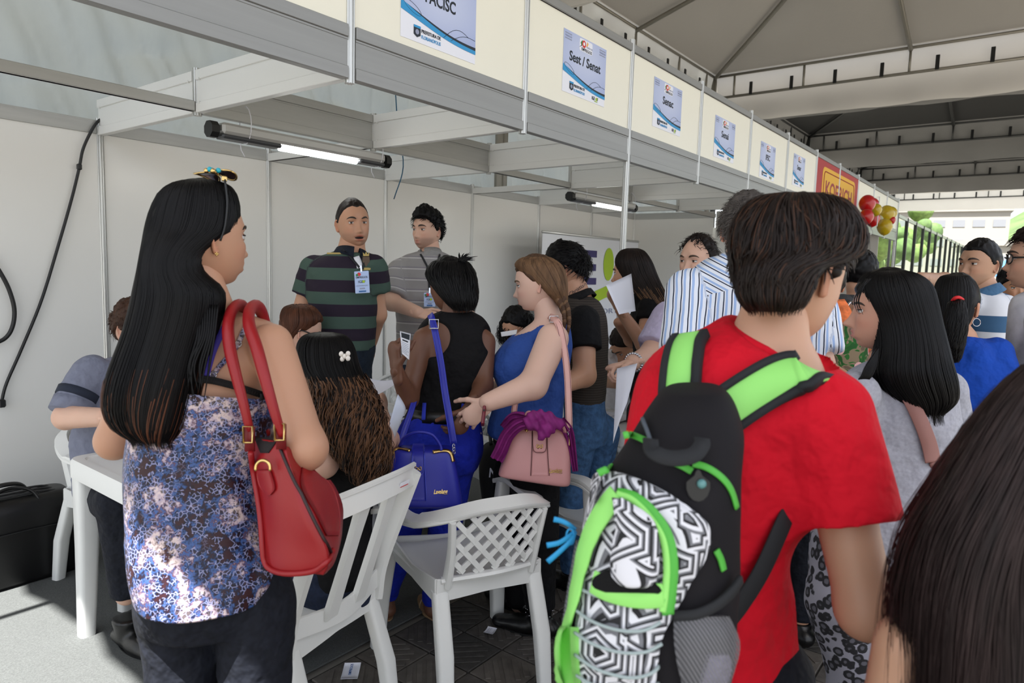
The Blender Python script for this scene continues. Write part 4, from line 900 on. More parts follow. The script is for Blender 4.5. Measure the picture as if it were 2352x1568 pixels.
# ---- woman in the floral tunic, nearest on the left
p = Person('woman with very long straight black hair in a dark blue floral camisole, back turned', S(480, 1568, 1.5), 'tan', True, .0065)
p.head(462, 541, 1.5, .228, 63, -2).face(10, 480)
p.torso(1.5, [(726, 462, 590, .05), (742, 400, 632, .066), (770, 318, 655, .08), (820, 300, 650, .098), (880, 312, 632, .10), (940, 318, 616, .098), (1000, 312, 608, .098), (1080, 302, 606, .105), (1180, 300, 616, .12), (1290, 308, 644, .13), (1360, 322, 655, .125), (1420, 345, 655, .10)])
p.arm('r', (622, 792, 1.46), (702, 1030, 1.40), (640, 1000, 1.66), (.049, .042, .028)).arm('l', (325, 812, 1.54), (264, 1012, 1.58), (305, 1010, 1.84), (.046, .040, .028)).nk(492, 752, 1.5, .05)
p.legs['l'] = ([S(413, 1395, 1.5), S(424, 1700, 1.49)*A(1, 1, 0)+UP*.42, S(424, 1700, 1.48)*A(1, 1, 0)+UP*.08], (.074, .056, .04)); p.legs['r'] = ([S(586, 1395, 1.5), S(590, 1700, 1.47)*A(1, 1, 0)+UP*.42, S(590, 1700, 1.46)*A(1, 1, 0)+UP*.08], (.072, .056, .04))
p.body(-.004, gaze=A(.1, 1, 0)); WA = p
bv = bvh(*p.bV)
TUN = D.materials.new('floral print'); t, N, L, b = nodes(TUN); b.inputs['Roughness'].default_value = .42; b.inputs['Specular IOR Level'].default_value = .35
tc = N.new('ShaderNodeTexCoord'); n1 = N.new('ShaderNodeTexNoise'); n1.inputs['Scale'].default_value = 13; n1.inputs['Detail'].default_value = 8; n1.inputs['Roughness'].default_value = .68; n2 = N.new('ShaderNodeTexNoise'); n2.inputs['Scale'].default_value = 75; n2.inputs['Detail'].default_value = 4
vo = N.new('ShaderNodeTexVoronoi'); vo.feature = 'DISTANCE_TO_EDGE'; vo.inputs['Scale'].default_value = 120; v2 = N.new('ShaderNodeTexVoronoi'); v2.inputs['Scale'].default_value = 14
for q in (n1, n2, vo, v2): L.new(tc.outputs['Object'], q.inputs[0])
base = ramp(t, n1.outputs[0], [(0, '170c12'), (.42, '32151a'), (.455, '15152a'), (.50, '40609a'), (.525, '4a2226'), (.55, 'a898a8'), (.60, 'd2bfbb'), (.66, '34161a')], 'LINEAR')
net = ramp(t, vo.outputs[0], [(0, 'b9a6b4'), (.05, '6f86bc'), (.12, '160d18')], 'LINEAR'); mk = node_math(t, 'MULTIPLY', node_math(t, 'GREATER_THAN', n2.outputs[0], .505), .8)
mx = N.new('ShaderNodeMix'); mx.data_type = 'RGBA'; L.new(mk, mx.inputs[0]); L.new(base, mx.inputs[6]); L.new(net, mx.inputs[7])
bl = node_math(t, 'MULTIPLY', node_math(t, 'LESS_THAN', v2.outputs['Distance'], .22), .75); m2 = N.new('ShaderNodeMix'); m2.data_type = 'RGBA'; L.new(bl, m2.inputs[0]); L.new(mx.outputs[2], m2.inputs[6]); L.new(base, m2.inputs[7]); L.new(m2.outputs[2], b.inputs['Base Color']); add_bump(t, b, 300, .1, .001)
TR = [(872, 312, 903, 646, 1.5, .112), (930, 306, 935, 632, 1.5, .112), (1000, 296, 1000, 616, 1.5, .110), (1080, 284, 1080, 610, 1.5, .118), (1180, 280, 1180, 620, 1.5, .134), (1270, 284, 1250, 646, 1.5, .152), (1325, 294, 1285, 646, 1.5, .162), (1366, 308, 1318, 632, 1.5, .166)]
E_ = pxrings(TR, 120, 80, 2.3); E_ = np.concatenate([E_, shrink(E_[-1:], .965)+A(0, 0, .004)]); V, F = loft(E_, cap=False); cen = np.repeat(E_.mean(1), 120, 0); out = V-cen; out /= np.linalg.norm(out, axis=1)[:, None]
V = V+out*(folds(1.3, .006, 4, .5)(V))[:, None]; mesh('camisole', (V, F), TUN, p.o)
tb = bvh(V, F)
LACE = M('black lace', '0d0b0c', .9); P_, N_ = proj(bv, [(428, 872), (470, 868), (520, 878), (565, 892), (612, 908)], 40, .012, 1.4); lv = strap(P_, N_, .011, .003); lb = [sphere(P_[i]-UP*.004, .0062, 8, 5, (1, .5, 1)) for i in range(1, 39)]; mesh('lace_trim', join([lv]+lb), LACE, p.o)
PURP = M('violet strap', '3b2d9a', .6); P_, N_ = proj(bv, [(524, 735), (505, 772), (487, 815), (472, 868)], 20, .004, 1.4); mesh('bra_strap', strap(P_, N_, .013, .003), PURP, p.o)
P_, N_ = proj(bv, [(568, 742), (556, 768), (547, 790)], 14, .004, 1.4); mesh('camisole_strap', strap(P_, N_, .010, .003), TUN, p.o); P_, N_ = proj(bv, [(547, 792), (522, 822), (500, 846), (484, 872)], 14, .004, 1.4); mesh('camisole_strap', strap(P_, N_, .010, .003), TUN, p.o)
for x, y in ((547, 791), (490, 860)): q, n_, _ = hit(bv, x, y); ri = [q+n_*.006+(CR*math.cos(a)+CU*math.sin(a))*.0065 for a in np.linspace(0, 2*math.pi, 13)]; mesh('strap_ring', tube(ri, .0014, 6), CHROME, p.o)
TAT = M('tattoo ink', '6a5a78', .6)
for k, (pts, m) in enumerate((([(440, 830), (450, 838), (447, 850), (438, 862)], TAT), ([(452, 822), (462, 835), (470, 846), (478, 850)], TAT))): P_, N_ = proj(bv, pts, 12, .0012, 1.4); mesh('tattoo', strap(P_, N_, .005, .0008), m, p.o)
p.pants(DENIM_D, p.zof(480, 1290), .012, 'jeans', cuff=1.0, sr=.008); p.shoes(LEATH)
ST = M('tan stitching', '8a6a3a', .7)
p.cap(HAIR_K, .010, .062, .050, -.004, -.07, .002)
hr = [(414, 432, 466, 1.5, .03), (421, 395, 515, 1.5, .065), (444, 364, 541, 1.5, .086), (490, 343, 550, 1.5, .098), (530, 333, 538, 1.49, .098), (556, 328, 500, 1.47, .095), (590, 321, 462, 1.45, .09), (625, 315, 468, 1.44, .085), (660, 308, 510, 1.43, .075), (700, 300, 515, 1.42, .065), (760, 284, 502, 1.41, .058), (820, 262, 486, 1.40, .055), (880, 241, 472, 1.39, .055), (940, 236, 455, 1.385, .05), (985, 258, 432, 1.38, .04), (1012, 300, 405, 1.38, .025)]
p.longhair(hr, HAIR_K, 2600, .0011, 30, jit=(.965, 1.03), t0=(0, .3), t1=(.86, 1.05), clump=.5, seed=11, under=.955, fly=.012); mesh('hair_strand', strands(pxrings(hr, 40, 30, 2.1), 170, 14, .0011, jit=(.97, 1.05), t0=(.74, .86), t1=(.92, 1.09), clump=.8, seed=12, fly=.02), HAIR_R, p.o)
for k in range(9): P_ = [S(500-6*k, 700, 1.40), S(492-5*k, 770, 1.385), S(478-6*k+random.uniform(-8, 8), 840, 1.375), S(470-5*k+random.uniform(-10, 10), 885+random.uniform(0, 50), 1.37)]; mesh('hair_lock', tube(P_, [.004, .005, .004, .0008], 6, 16, .5), HAIR_K, p.o)
ec = p.hw((.076, -.004, -.040)); mesh('earring', join([sphere(ec+A(.003*math.cos(a), 0, .003*math.sin(a)), .0022, 8, 6) for a in (0, 1.6, 3.1, 4.7)]+[sphere(ec, .002, 8, 6)]), GOLD, p.o)
# ---- seated man in a grey-blue shirt behind the plastic table
p = Person('seated man in grey blue shirt, rolled sleeves, mostly hidden behind long haired woman', S(250, 1250, 2.9), 'light')
p.head(312, 752, 2.95, .235, 135, -10).face(145, 250)
p.torso(2.95, [(815, 275, 345, .06), (832, 225, 400, .10), (870, 200, 420, .12), (950, 175, 415, .125), (1030, 165, 410, .13), (1100, 170, 405, .14), (1150, 180, 400, .13)])
p.arm('r', (208, 852, 2.82), (152, 958, 2.72), (242, 958, 2.48), (.06, .047, .034), dict(D=vv(1, -.05, -.5), N=vv(0, -1, 0), T=vv(.2, .2, .9))).arm('l', (385, 860, 2.95), (430, 980, 2.8), (380, 990, 2.6), (.055, .044, .03)).nk(308, 826, 2.95)
p.leg('l', (330, 1120, 2.9), (340, 1150, 2.55), (350, 1390, 2.55), (.085, .065, .045)).leg('r', (235, 1130, 2.92), (276, 1150, 2.52), (292, 1362, 2.6), (.085, .065, .045)).body(-.014)
SHG = cloth('grey blue shirt', '75798a'); NB = M('navy cuff band', '1a2233', .85)
p.top(SHG, p.zof(250, 1140), p.zof(300, 822), (.70, .7), .006, folds(1.4, .008)); q = p.arms['r'][0]; d_ = nrm(q[1]-q[0]); c0 = q[0]+(q[1]-q[0])*.56; c1 = q[0]+(q[1]-q[0])*.70
mesh('cuff', tube([q[0]+(q[1]-q[0])*.66, q[0]+(q[1]-q[0])*.92], [.077, .074], 20), SHG, p.o); mesh('cuff_band', tube([q[0]+(q[1]-q[0])*.46, q[0]+(q[1]-q[0])*.62], [.080, .078], 20), NB, p.o)
p.pants(DENIM_D, p.zof(250, 1120), .01, 'jeans', sr=.016); p.shoes(LEATH, .12); p.cap(HAIR_B, .02, rough=.008); p.tufts(HAIR_B, 500, .03, .0016)
# ---- woman with sunglasses, seated
p = Person('seated woman with pinned reddish hair and dark sunglasses behind curly haired woman', S(700, 1250, 3.2), 'light', True)
p.head(690, 757, 3.2, .222, 82, -24).face(120, 680)
p.torso(3.25, [(800, 655, 715, .06), (822, 620, 745, .09), (880, 610, 750, .11), (960, 615, 745, .115), (1050, 612, 748, .13), (1110, 612, 748, .13)]); p.arm('r', (628, 840, 3.2), (620, 940, 3.1), (700, 950, 3.0), (.045, .04, .027)).arm('l', (738, 840, 3.25), (752, 930, 3.1), (740, 960, 2.9), (.045, .04, .027)).nk(682, 812, 3.22, .048)
p.leg('l', (660, 1090, 3.2), (680, 1090, 2.85), (690, 1290, 2.95), (.08, .06, .04)).leg('r', (710, 1090, 3.2), (730, 1090, 2.85), (735, 1290, 2.95), (.08, .06, .04)).body(-.012)
p.top(cloth('maroon blouse', '5a2a34'), p.zof(690, 1090), p.zof(690, 806), (.6, .6), .006); p.pants(BLACKC, p.zof(690, 1070)); p.shoes(LEATH); p.cap(HAIR_R, .014, .064, .052, .0, -.07, .003)
E_ = pxrings([(698, 672, 700, 3.2, .02), (706, 652, 722, 3.2, .06), (725, 644, 734, 3.2, .085), (745, 646, 728, 3.2, .085), (765, 650, 690, 3.2, .08), (785, 655, 680, 3.2, .05)], 40, 24); mesh('hair_strand', strands(E_, 900, 14, .0014, jit=(.98, 1.04), seed=31), HAIR_R, p.o)
SUNG_P = p
# ---- curly haired woman seated on the slatted chair
p = Person('seated woman with long curly brown hair, white hair clip and black top', S(720, 1480, 2.3), 'light', True)
p.head(740, 852, 2.22, .22, -32, -14).face(-38, 760)
p.torso(2.27, [(945, 730, 800, .05), (965, 700, 845, .08), (1010, 690, 862, .105), (1100, 702, 862, .11), (1180, 712, 852, .11), (1250, 706, 852, .13), (1320, 700, 856, .145), (1365, 705, 850, .13)])
p.arm('l', (706, 1000, 2.16), (744, 1064, 2.08), (690, 1120, 2.3), (.046, .042, .027)).arm('r', (842, 1000, 2.3), (892, 1010, 2.5), (880, 952, 2.72), (.045, .038, .025), dict(D=vv(-.1, .5, .6), N=vv(-1, -.2, 0), T=vv(0, .8, -.6), curl=(.7, .7, .6, .6))).nk(752, 952, 2.24, .048)
p.leg('l', (735, 1330, 2.22), (600, 1330, 2.5), (545, 1480, 2.56), (.085, .064, .042)).leg('r', (800, 1330, 2.3), (690, 1320, 2.72), (640, 1440, 2.76), (.085, .064, .042)).body(-.012, feet=True)
p.top(BLACKC, p.zof(770, 1345), p.zof(765, 960), (.42, .42), .006); p.pants(cloth('navy denim', '1c2438', .8, .25, 60), p.zof(770, 1310), .01, 'jeans', cuff=.95)
p.cap(HAIR_K, .012, .062, .05, .0, -.07, .002)
E_ = pxrings([(764, 722, 768, 2.2, .03), (772, 696, 795, 2.2, .07), (795, 682, 812, 2.2, .095), (835, 684, 824, 2.18, .10), (868, 704, 838, 2.16, .095)], 40, 24); V, F = loft(shrink(E_, .965)); mesh('hair', (V, F), HAIR_K, p.o); mesh('hair_strand', strands(E_, 1100, 16, .0012, jit=(.97, 1.03), seed=5), HAIR_K, p.o)
CURL = [(855, 700, 838, 2.16, .09), (890, 714, 856, 2.13, .092), (935, 722, 872, 2.10, .09), (985, 738, 886, 2.08, .085), (1035, 768, 895, 2.08, .07), (1080, 800, 892, 2.08, .05), (1115, 830, 868, 2.08, .03)]
E_ = pxrings(CURL, 40, 24); V, F = loft(shrink(E_, .86)); mesh('hair', (V, F), HAIR_DB, p.o)
mesh('curl', strands(E_, 700, 46, .0021, jit=(.84, 1.06), t0=(0, .25), t1=(.55, 1.05), wave=.013, wf=30, clump=.4, seed=6), HAIR_C, p.o); mesh('curl', strands(E_, 800, 46, .0021, jit=(.8, 1.03), t0=(0, .2), t1=(.5, 1.0), wave=.011, wf=30, clump=.4, seed=8), HAIR_DB, p.o)
q = S(792, 818, 2.09); mesh('hair_clip', join([sphere(q+CR*a*.011+CU*b_*.009, .0085, 10, 7, (1, .6, 1)) for a, b_ in ((-1, .8), (.9, .9), (-.7, -.9), (.9, -.7), (0, 0))]), M('pearl clip', 'ece6dc', .25), p.o)
mesh('earring', sphere(p.hw((-.08, -.006, -.042)), .004, 10, 8), GOLD, p.o)
# ---- man in the green and purple striped polo
p = Person('heavyset man in a green and purple striped polo, standing facing us by the wall', S(790, 1250, 3.5), 'tan')
p.head(810, 513, 3.5, .250, 162, -2, 4, wide=1.0, mouth=.006, jaw=1.5).face(165, 790)
p.torso(3.5, [(578, 782, 842, .07), (592, 742, 858, .10), (620, 715, 866, .13), (680, 712, 866, .155), (740, 716, 862, .17), (800, 722, 858, .17), (850, 726, 852, .15), (900, 730, 850, .14), (945, 745, 840, .11)])
p.arm('r', (722, 618, 3.5), (692, 722, 3.52), (712, 800, 3.62), (.058, .050, .036)).arm('l', (858, 615, 3.46), (866, 722, 3.52), (852, 785, 3.64), (.058, .048, .034), dict(D=vv(-.2, -1, .2), N=vv(-.6, 0, .6), T=vv(-.5, -.2, -.7), curl=(.5, .5, .5, .5))).nk(806, 585, 3.5, .066).stand(0, .10); p.body(-.014, stubble=.35, gaze=A(.25, 1, 0), lip=(.85, .5, .5))
POLO = Mstripe('green purple stripe', 2, .118, [(0, '3f5249'), (.5, '241b29')], off=.012)
p.top(POLO, p.zof(790, 800), p.zof(806, 582), (.50, .58), .008, folds(1, .006), sr=.016); p.collar(cloth('navy collar', '141a26'), .074, .038); p.pants(cloth('deep blue denim', '1a2430', .85, .2), p.zof(790, 790), .008, 'jeans'); p.shoes(LEATH)
pb = bvh(*p.tv); P_, N_ = proj(pb, [(818, 590), (824, 602), (827, 616)], 8, .004, 3.3); mesh('undershirt', strap(P_, N_, .030, .004), WHITEC, p.o); 
YT = M('gold embroidery', 'b09a5a', .7); q, n_, _ = hit(pb, 778, 582, 3.3); mesh('embroidery', prism(rrect(.115, .008, .002), q-FW*.006, CR, CU, -FW, .001), YT, p.o, smooth=False); mesh('embroidery', prism(rrect(.05, .007, .002), q-FW*.006-CU*.016, CR, CU, -FW, .001), YT, p.o, smooth=False)
q, n_, _ = hit(pb, 842, 600, 3.3); q = q+n_*.004; mesh('crest', prism([(-.016, .02), (.016, .02), (.018, -.004), (0, -.03), (-.018, -.004)], q, CR, CU, n_, .002), M('crest embroidery', '5a4a3c', .8), p.o, smooth=False); mesh('crest_crown', prism([(-.014, 0), (-.016, .018), (-.006, .008), (0, .022), (.006, .008), (.016, .018), (.014, 0)], q+CU*.024, CR, CU, n_, .002), YT, p.o, smooth=False); mesh('crest_ribbon', prism([(-.024, 0), (.024, 0), (.02, -.012), (-.02, -.012)], q-CU*.034, CR, CU, n_, .002), YT, p.o, smooth=False)
p.cap(HAIR_DB, .005, .066, .050, -.006, -.055, .0015, recede=.004); PB = (p, pb)
# ---- man in the grey striped polo
p = Person('young man with short dark hair in a light grey striped polo, looking left', S(985, 1200, 4.0), 'light')
p.head(983, 528, 4.0, .236, -138, -4).face(-150, 985)
p.torso(4.0, [(578, 962, 1012, .06), (592, 930, 1040, .10), (620, 912, 1056, .12), (680, 912, 1058, .125), (740, 914, 1056, .125), (800, 914, 1054, .125), (860, 914, 1052, .125), (900, 925, 1045, .11)])
p.arm('r', (916, 622, 3.96), (900, 694, 3.88), (962, 718, 3.68), (.058, .048, .034), dict(D=vv(1, -.25, -.2), N=vv(0, -.6, .6), T=vv(-.1, .9, .3), curl=(.5, .5, .5, .5))).arm('l', (1052, 625, 4.0), (1070, 720, 3.95), (1020, 740, 3.7), (.056, .046, .032)).nk(988, 585, 4.0, .056).stand(0); p.body(-.014, stubble=.55, gaze=A(0, 1, 0))
p.top(Mstripe('grey fine stripe', 2, .062, [(0, '8f8c8b'), (.62, '8f8c8b'), (.64, 'b9b6b6'), (.72, '8f8c8b'), (.80, '7a7480'), (.86, '8f8c8b')]), p.zof(985, 850), p.zof(988, 580), (.82, .8), .008, folds(1.2, .006), sr=.014); p.collar(cloth('grey collar', '8a8886'), .064, .04); p.pants(cloth('navy trousers', '1d2836'), p.zof(985, 830), .008); p.shoes(LEATH)
p.cap(HAIR_K, .017, .058, .046, -.014, -.06, .008, lift=.014); p.tufts(HAIR_K, 900, .03, .0022, fwd=.3); GP = p; GPb = bvh(*p.tv)
# ---- woman in the black racerback top
p = Person('young dark skinned woman in a black racerback top and bright blue jeans, reading a sheet', S(1000, 1385, 2.85), 'dark', True, .0075)
p.head(1032, 652, 2.76, .212, -42, -16).face(-18, 1030)
p.torso(2.75, [(712, 1022, 1078, .05), (730, 985, 1108, .068), (760, 962, 1124, .085), (810, 962, 1126, .092), (860, 966, 1112, .092), (905, 956, 1096, .09), (945, 944, 1096, .10), (990, 920, 1104, .13), (1035, 912, 1104, .14), (1075, 930, 1090, .11)])
p.arm('l', (972, 778, 2.7), (938, 915, 2.62), (912, 852, 2.5), (.045, .038, .026), dict(D=vv(-.15, 1, 0), N=vv(.7, 0, .6), T=vv(.6, .1, -.7), curl=(.6, .6, .6, .6))).arm('r', (1116, 785, 2.76), (1110, 885, 2.7), (1080, 935, 2.55), (.044, .037, .025), dict(D=vv(-.4, -.8, -.1), N=vv(-.6, 0, .6), T=vv(-.3, 0, -.9), curl=(.5, .5, .5, .5))).nk(1046, 722, 2.75, .047)
p.leg('l', (962, 1060, 2.74), (930, 1220, 2.8), (884, 1372, 2.9), (.078, .052, .036)).leg('r', (1042, 1060, 2.75), (1022, 1220, 2.8), (995, 1385, 2.92), (.078, .052, .036)).body(-.008, feet=True, lip=(1.2, .6, .6), eyec=(.02, .01, .006))
def ball(px, py, d, r): c = S(px, py, d); return (lambda P: np.linalg.norm(P-c, axis=-1)-r, c-r, c+r)
p.top(cloth('black rib cotton', '0d0c0e'), p.zof(1040, 940), p.zof(1046, 716), (0, 0), .006, folds(1, .003), name='tank_top', subs=[ball(982, 772, 2.6, .108), ball(1160, 772, 2.70, .092)], h=.005)
p.pants(cloth('bright blue denim', '15259a', .8, .12, 50), p.zof(1010, 950), .010, 'jeans', cuff=.97); JB = p; R_ = [r for r in p.rows_between(p.zof(1020, 958), p.zof(1020, 934))]
for nm, z0, z1, e, m in (('belt', 934, 958, .016, LEATH),):
    rr = p.rows_between(p.zof(1020, z1), p.zof(1020, z0)); th = np.linspace(0, 2*np.pi, 48, endpoint=False); mesh(nm, loft([A(cx, cy, z)+np.outer(np.cos(th)*(a+e), p.vR)+np.outer(np.sin(th)*(b_+e), p.vF) for z, cx, cy, a, b_ in rr]), m, p.o)
jb = bvh(*p.bV); JBL = M('bright blue loop', '2233b0', .8)
for x in (979, 1058): P_, N_ = proj(jb, [(x+2, 926), (x, 945), (x-2, 968)], 6, .022, 2.6); mesh('belt_loop', strap(P_, N_, .016, .004), JBL, p.o)
for k, (P, r) in p.legs.items(): f = p.F; g = P[2]*A(1, 1, 0); s_ = mesh('sandal', prism([(a*.042, b_*.125+.055) for a, b_ in circ(1, 18)], g, np.cross(f, UP), f, UP, .012), M('tan sandal', '9a7a5a', .6), p.o, smooth=False); mesh('sandal_strap', tube([g+np.cross(f, UP)*.042*math.cos(a)+f*.06+UP*(.012+.05*math.sin(a)) for a in np.linspace(0, math.pi, 12)], .007, 6, 0, .5), M('beige strap', 'b59a76', .5), s_)
p.cap(HAIR_K, .012, .062, .05, .0, -.06, .003)
E_ = pxrings([(596, 1012, 1058, 2.76, .03), (604, 992, 1076, 2.76, .07), (630, 981, 1090, 2.75, .092), (660, 998, 1095, 2.73, .09), (690, 1022, 1096, 2.71, .075), (712, 1042, 1090, 2.70, .05)], 40, 24); V, F = loft(shrink(E_, .93)); mesh('hair', (V, F), HAIR_K, p.o); mesh('hair_strand', strands(E_, 1500, 18, .0015, jit=(.92, 1.07), t1=(.7, 1.06), wave=.003, wf=20, seed=9, clump=.6), HAIR_K, p.o)
c0 = S(1062, 606, 2.72)
for k in range(60): a = random.uniform(-.5, 1.25); l_ = random.uniform(.025, .06); e = c0+(CR*math.sin(a)*1.1+CU*math.cos(a)*.8-FW*.3)*l_; mesh('hair_lock', tube([c0+CR*random.uniform(-.03, .02), (c0+e)/2+CU*.008, e+CR*.01], [.0035, .003, .0006], 5, 7), HAIR_K, p.o) if k < 24 else None
nkp = [p.nkp+p.vR*.058*math.cos(a)+p.vF*.058*math.sin(a)+UP*(.012+.006*math.sin(a)) for a in np.linspace(0, 2*math.pi, 30)]; mesh('necklace', tube(nkp, .0016, 5), GOLD, p.o)
# ---- woman in the blue tank top
p = Person('pale woman with braided light brown hair in a blue tank top and black trousers', S(1215, 1410, 2.8), 'pale', True, .0075)
p.head(1235, 651, 2.8, .222, -86, -12).face(-62, 1220)
p.torso(2.8, [(732, 1236, 1296, .05), (752, 1204, 1308, .08), (790, 1160, 1312, .12), (830, 1134, 1306, .135), (858, 1134, 1300, .13), (895, 1146, 1294, .12), (940, 1134, 1290, .13), (985, 1122, 1288, .14), (1030, 1146, 1284, .14), (1055, 1160, 1276, .12)])
p.arm('l', (1270, 778, 2.66), (1224, 884, 2.54), (1120, 924, 2.48), (.066, .053, .034), dict(D=vv(-.75, -.65, .1), N=vv(-.2, -.3, .9), T=vv(-.5, .8, -.2), curl=(.35, .35, .4, .4))).arm('r', (1250, 780, 2.95), (1170, 880, 2.9), (1100, 930, 2.75), (.06, .05, .033), dict(D=vv(-.3, -.9, 0), N=vv(.2, 0, -.9), T=vv(-.8, .3, 0), curl=(.45, .45, .45, .5))).nk(1262, 738, 2.8, .050)
p.leg('l', (1225, 1050, 2.74), (1236, 1220, 2.74), (1240, 1395, 2.78), (.095, .07, .048)).leg('r', (1190, 1050, 2.88), (1170, 1220, 2.92), (1196, 1385, 2.98), (.092, .068, .046)).body(-.007, lip=(.85, .45, .48), browc=(.12, .07, .04), eyec=(.10, .16, .12))
p.top(cloth('blue stretch cotton', '2c4c94', .75), p.zof(1210, 1000), p.zof(1262, 744), (0, 0), .005, folds(1, .003), name='tank_top', subs=[ball(1266, 772, 2.62, .098), ball(1210, 742, 2.8, .080), ball(1262, 735, 2.8, .062)], h=.005)
p.pants(cloth('black stretch trousers', '0b0b0e'), p.zof(1210, 1005), .008); bt = p.shoes(LEATH, .17, 'boot')
for o_, (k, (P, r)) in zip(bt, p.legs.items()):
    for z in (.10, .12, .14):
        for a in np.linspace(0, 2*math.pi, 13)[:-1]: mesh('stud', sphere(P[2]*A(1, 1, 0)+A(.058*math.cos(a+z*40), .058*math.sin(a+z*40), z), .003, 6, 5), CHROME, o_)
p.cap(HAIR_M, .013, .058, .048, .004, -.06, .002)
E_ = pxrings([(588, 1222, 1250, 2.8, .03), (593, 1196, 1268, 2.8, .06), (610, 1184, 1290, 2.8, .085), (635, 1206, 1300, 2.8, .09), (660, 1238, 1303, 2.79, .085), (685, 1268, 1304, 2.78, .06), (700, 1280, 1304, 2.78, .04)], 40, 24); mesh('hair_strand', strands(E_, 1100, 16, .0013, jit=(.97, 1.04), seed=21, clump=.5), HAIR_L, p.o); mesh('hair_strand', strands(E_, 900, 16, .0013, jit=(.95, 1.02), seed=22, clump=.5), HAIR_M, p.o)
bp_ = smoothpts([S(1288, 688, 2.73), S(1299, 710, 2.72), S(1302, 740, 2.71), S(1298, 765, 2.71)], 15)
for i, c in enumerate(bp_):
    for sg in (-1, 1): mesh('braid', sphere(c+CR*sg*.009, .017-.0006*i, 10, 8, (.75, .8, 1.15)), HAIR_M if (i+(sg > 0)) % 3 else HAIR_L, p.o)
TB = p
# ---- man in the black and tan polo
p = Person('man with spiky black hair and neck tattoo in a black and brown polo and jeans', S(1340, 1330, 3.2), 'tan')
p.head(1305, 617, 3.2, .232, -74, -14).face(-48, 1340)
p.torso(3.2, [(676, 1302, 1352, .06), (694, 1286, 1376, .10), (730, 1288, 1390, .12), (800, 1298, 1392, .125), (870, 1302, 1390, .125), (925, 1300, 1386, .125), (970, 1302, 1392, .125), (1015, 1312, 1388, .11)])
p.arm('l', (1340, 738, 3.04), (1342, 862, 2.98), (1285, 888, 2.85), (.062, .05, .034)).arm('r', (1310, 735, 3.32), (1262, 850, 3.25), (1220, 880, 3.05), (.056, .046, .032)).nk(1326, 684, 3.2, .06).stand(0); p.body(-.014, stubble=.5)
p.top(Mstripe('brown fine stripe', 2, .011, [(0, '2f2a26'), (.5, '3d3732')]), p.zof(1340, 928), p.zof(1326, 678), (0, 0), .008, folds(1, .006)); p.top(cloth('black sleeve', '0c0d10'), 0, 0, (.52, .5), .008, folds(1, .004), name='sleeve', torso=False, sr=.018)
p.collar(cloth('black collar', '121214'), .072, .04); p.pants(DENIM, p.zof(1340, 915), .010, 'jeans'); p.shoes(LEATH); p.cap(HAIR_K, .014, .052, .04, -.012, -.055, .005, lift=.014); p.tufts(HAIR_K, 1300, .036, .0020, .052, fwd=.55)
kb_ = bvh(*p.bV); q, n_, _ = hit(kb_, 1326, 664, 3.1); text('Christian', q+n_*.003, nrm(CR*.8+CU*.55), nrm(CU*.8-CR*.55), .026, M('neck tattoo ink', '2a2428', .7), p.o, 0, 1, .001, .3, 'tattoo')
# ---- woman holding up papers
p = Person('woman with long dark hair fading to blond tips in a black tee, holding papers up', S(1480, 1250, 3.6), 'tan', True)
p.head(1449, 628, 3.6, .222, -76, -4).face(-70, 1480)
p.torso(3.6, [(670, 1452, 1504, .05), (688, 1448, 1528, .08), (720, 1452, 1534, .105), (770, 1456, 1530, .11), (830, 1458, 1524, .10), (880, 1450, 1530, .125), (920, 1452, 1532, .125), (955, 1465, 1520, .1)])
p.arm('l', (1492, 706, 3.48), (1480, 792, 3.42), (1424, 712, 3.36), (.05, .041, .026), dict(D=vv(-.5, .85, 0), N=vv(.7, .35, .3), T=vv(.5, .5, -.5), curl=(.55, .5, .5, .5))).arm('r', (1480, 710, 3.72), (1450, 780, 3.68), (1420, 740, 3.5), (.045, .038, .026)).nk(1478, 674, 3.6, .046).stand(0); p.body(-.012)
p.top(BLACKC, p.zof(1490, 880), p.zof(1478, 668), (.36, .4), .007); p.pants(DENIM_D, p.zof(1490, 870)); p.shoes(LEATH); p.cap(HAIR_DB, .01, .062, .05, -.0, -.06, .002)
hrw = [(570, 1442, 1464, 3.6, .03), (577, 1424, 1480, 3.6, .07), (600, 1414, 1496, 3.59, .09), (630, 1424, 1508, 3.58, .085), (660, 1448, 1522, 3.55, .08), (690, 1474, 1538, 3.5, .07), (715, 1496, 1548, 3.48, .05), (745, 1512, 1540, 3.47, .03)]
E_ = pxrings(hrw, 40, 24); V, F = loft(shrink(E_, .93)); mesh('hair', (V, F), HAIR_DB, p.o); mesh('hair_strand', strands(E_, 1200, 20, .0016, jit=(.95, 1.05), t1=(.8, 1.08), seed=41), HAIR_DB, p.o); mesh('hair_strand', strands(E_, 260, 14, .0016, jit=(.98, 1.06), t0=(.55, .7), t1=(.9, 1.1), seed=42), HAIR_L, p.o)
# ---- man with receding hair in a lilac shirt
p = Person('man with receding slicked back hair in a lilac shirt, wearing ring and bracelet', S(1590, 1260, 3.2), 'light')
p.head(1604, 601, 3.2, .236, -146, -2).face(-150, 1590)
p.torso(3.2, [(660, 1578, 1636, .06), (682, 1556, 1664, .10), (715, 1538, 1672, .12), (780, 1528, 1670, .125), (850, 1520, 1660, .125), (940, 1515, 1655, .13), (1010, 1525, 1645, .11)])
p.arm('r', (1536, 728, 3.14), (1494, 815, 3.04), (1452, 833, 2.86), (.062, .05, .034), dict(D=vv(-.9, -.2, -.1), N=vv(-.1, -.95, -.1), T=vv(-.1, .2, -.9), curl=(.75, .8, .8, .8), s=1.05)).arm('l', (1668, 730, 3.25), (1690, 840, 3.2), (1660, 880, 3.0), (.058, .046, .03)).nk(1608, 668, 3.2, .058).stand(0); p.body(-.014, stubble=.6, browc=(.06, .035, .02))
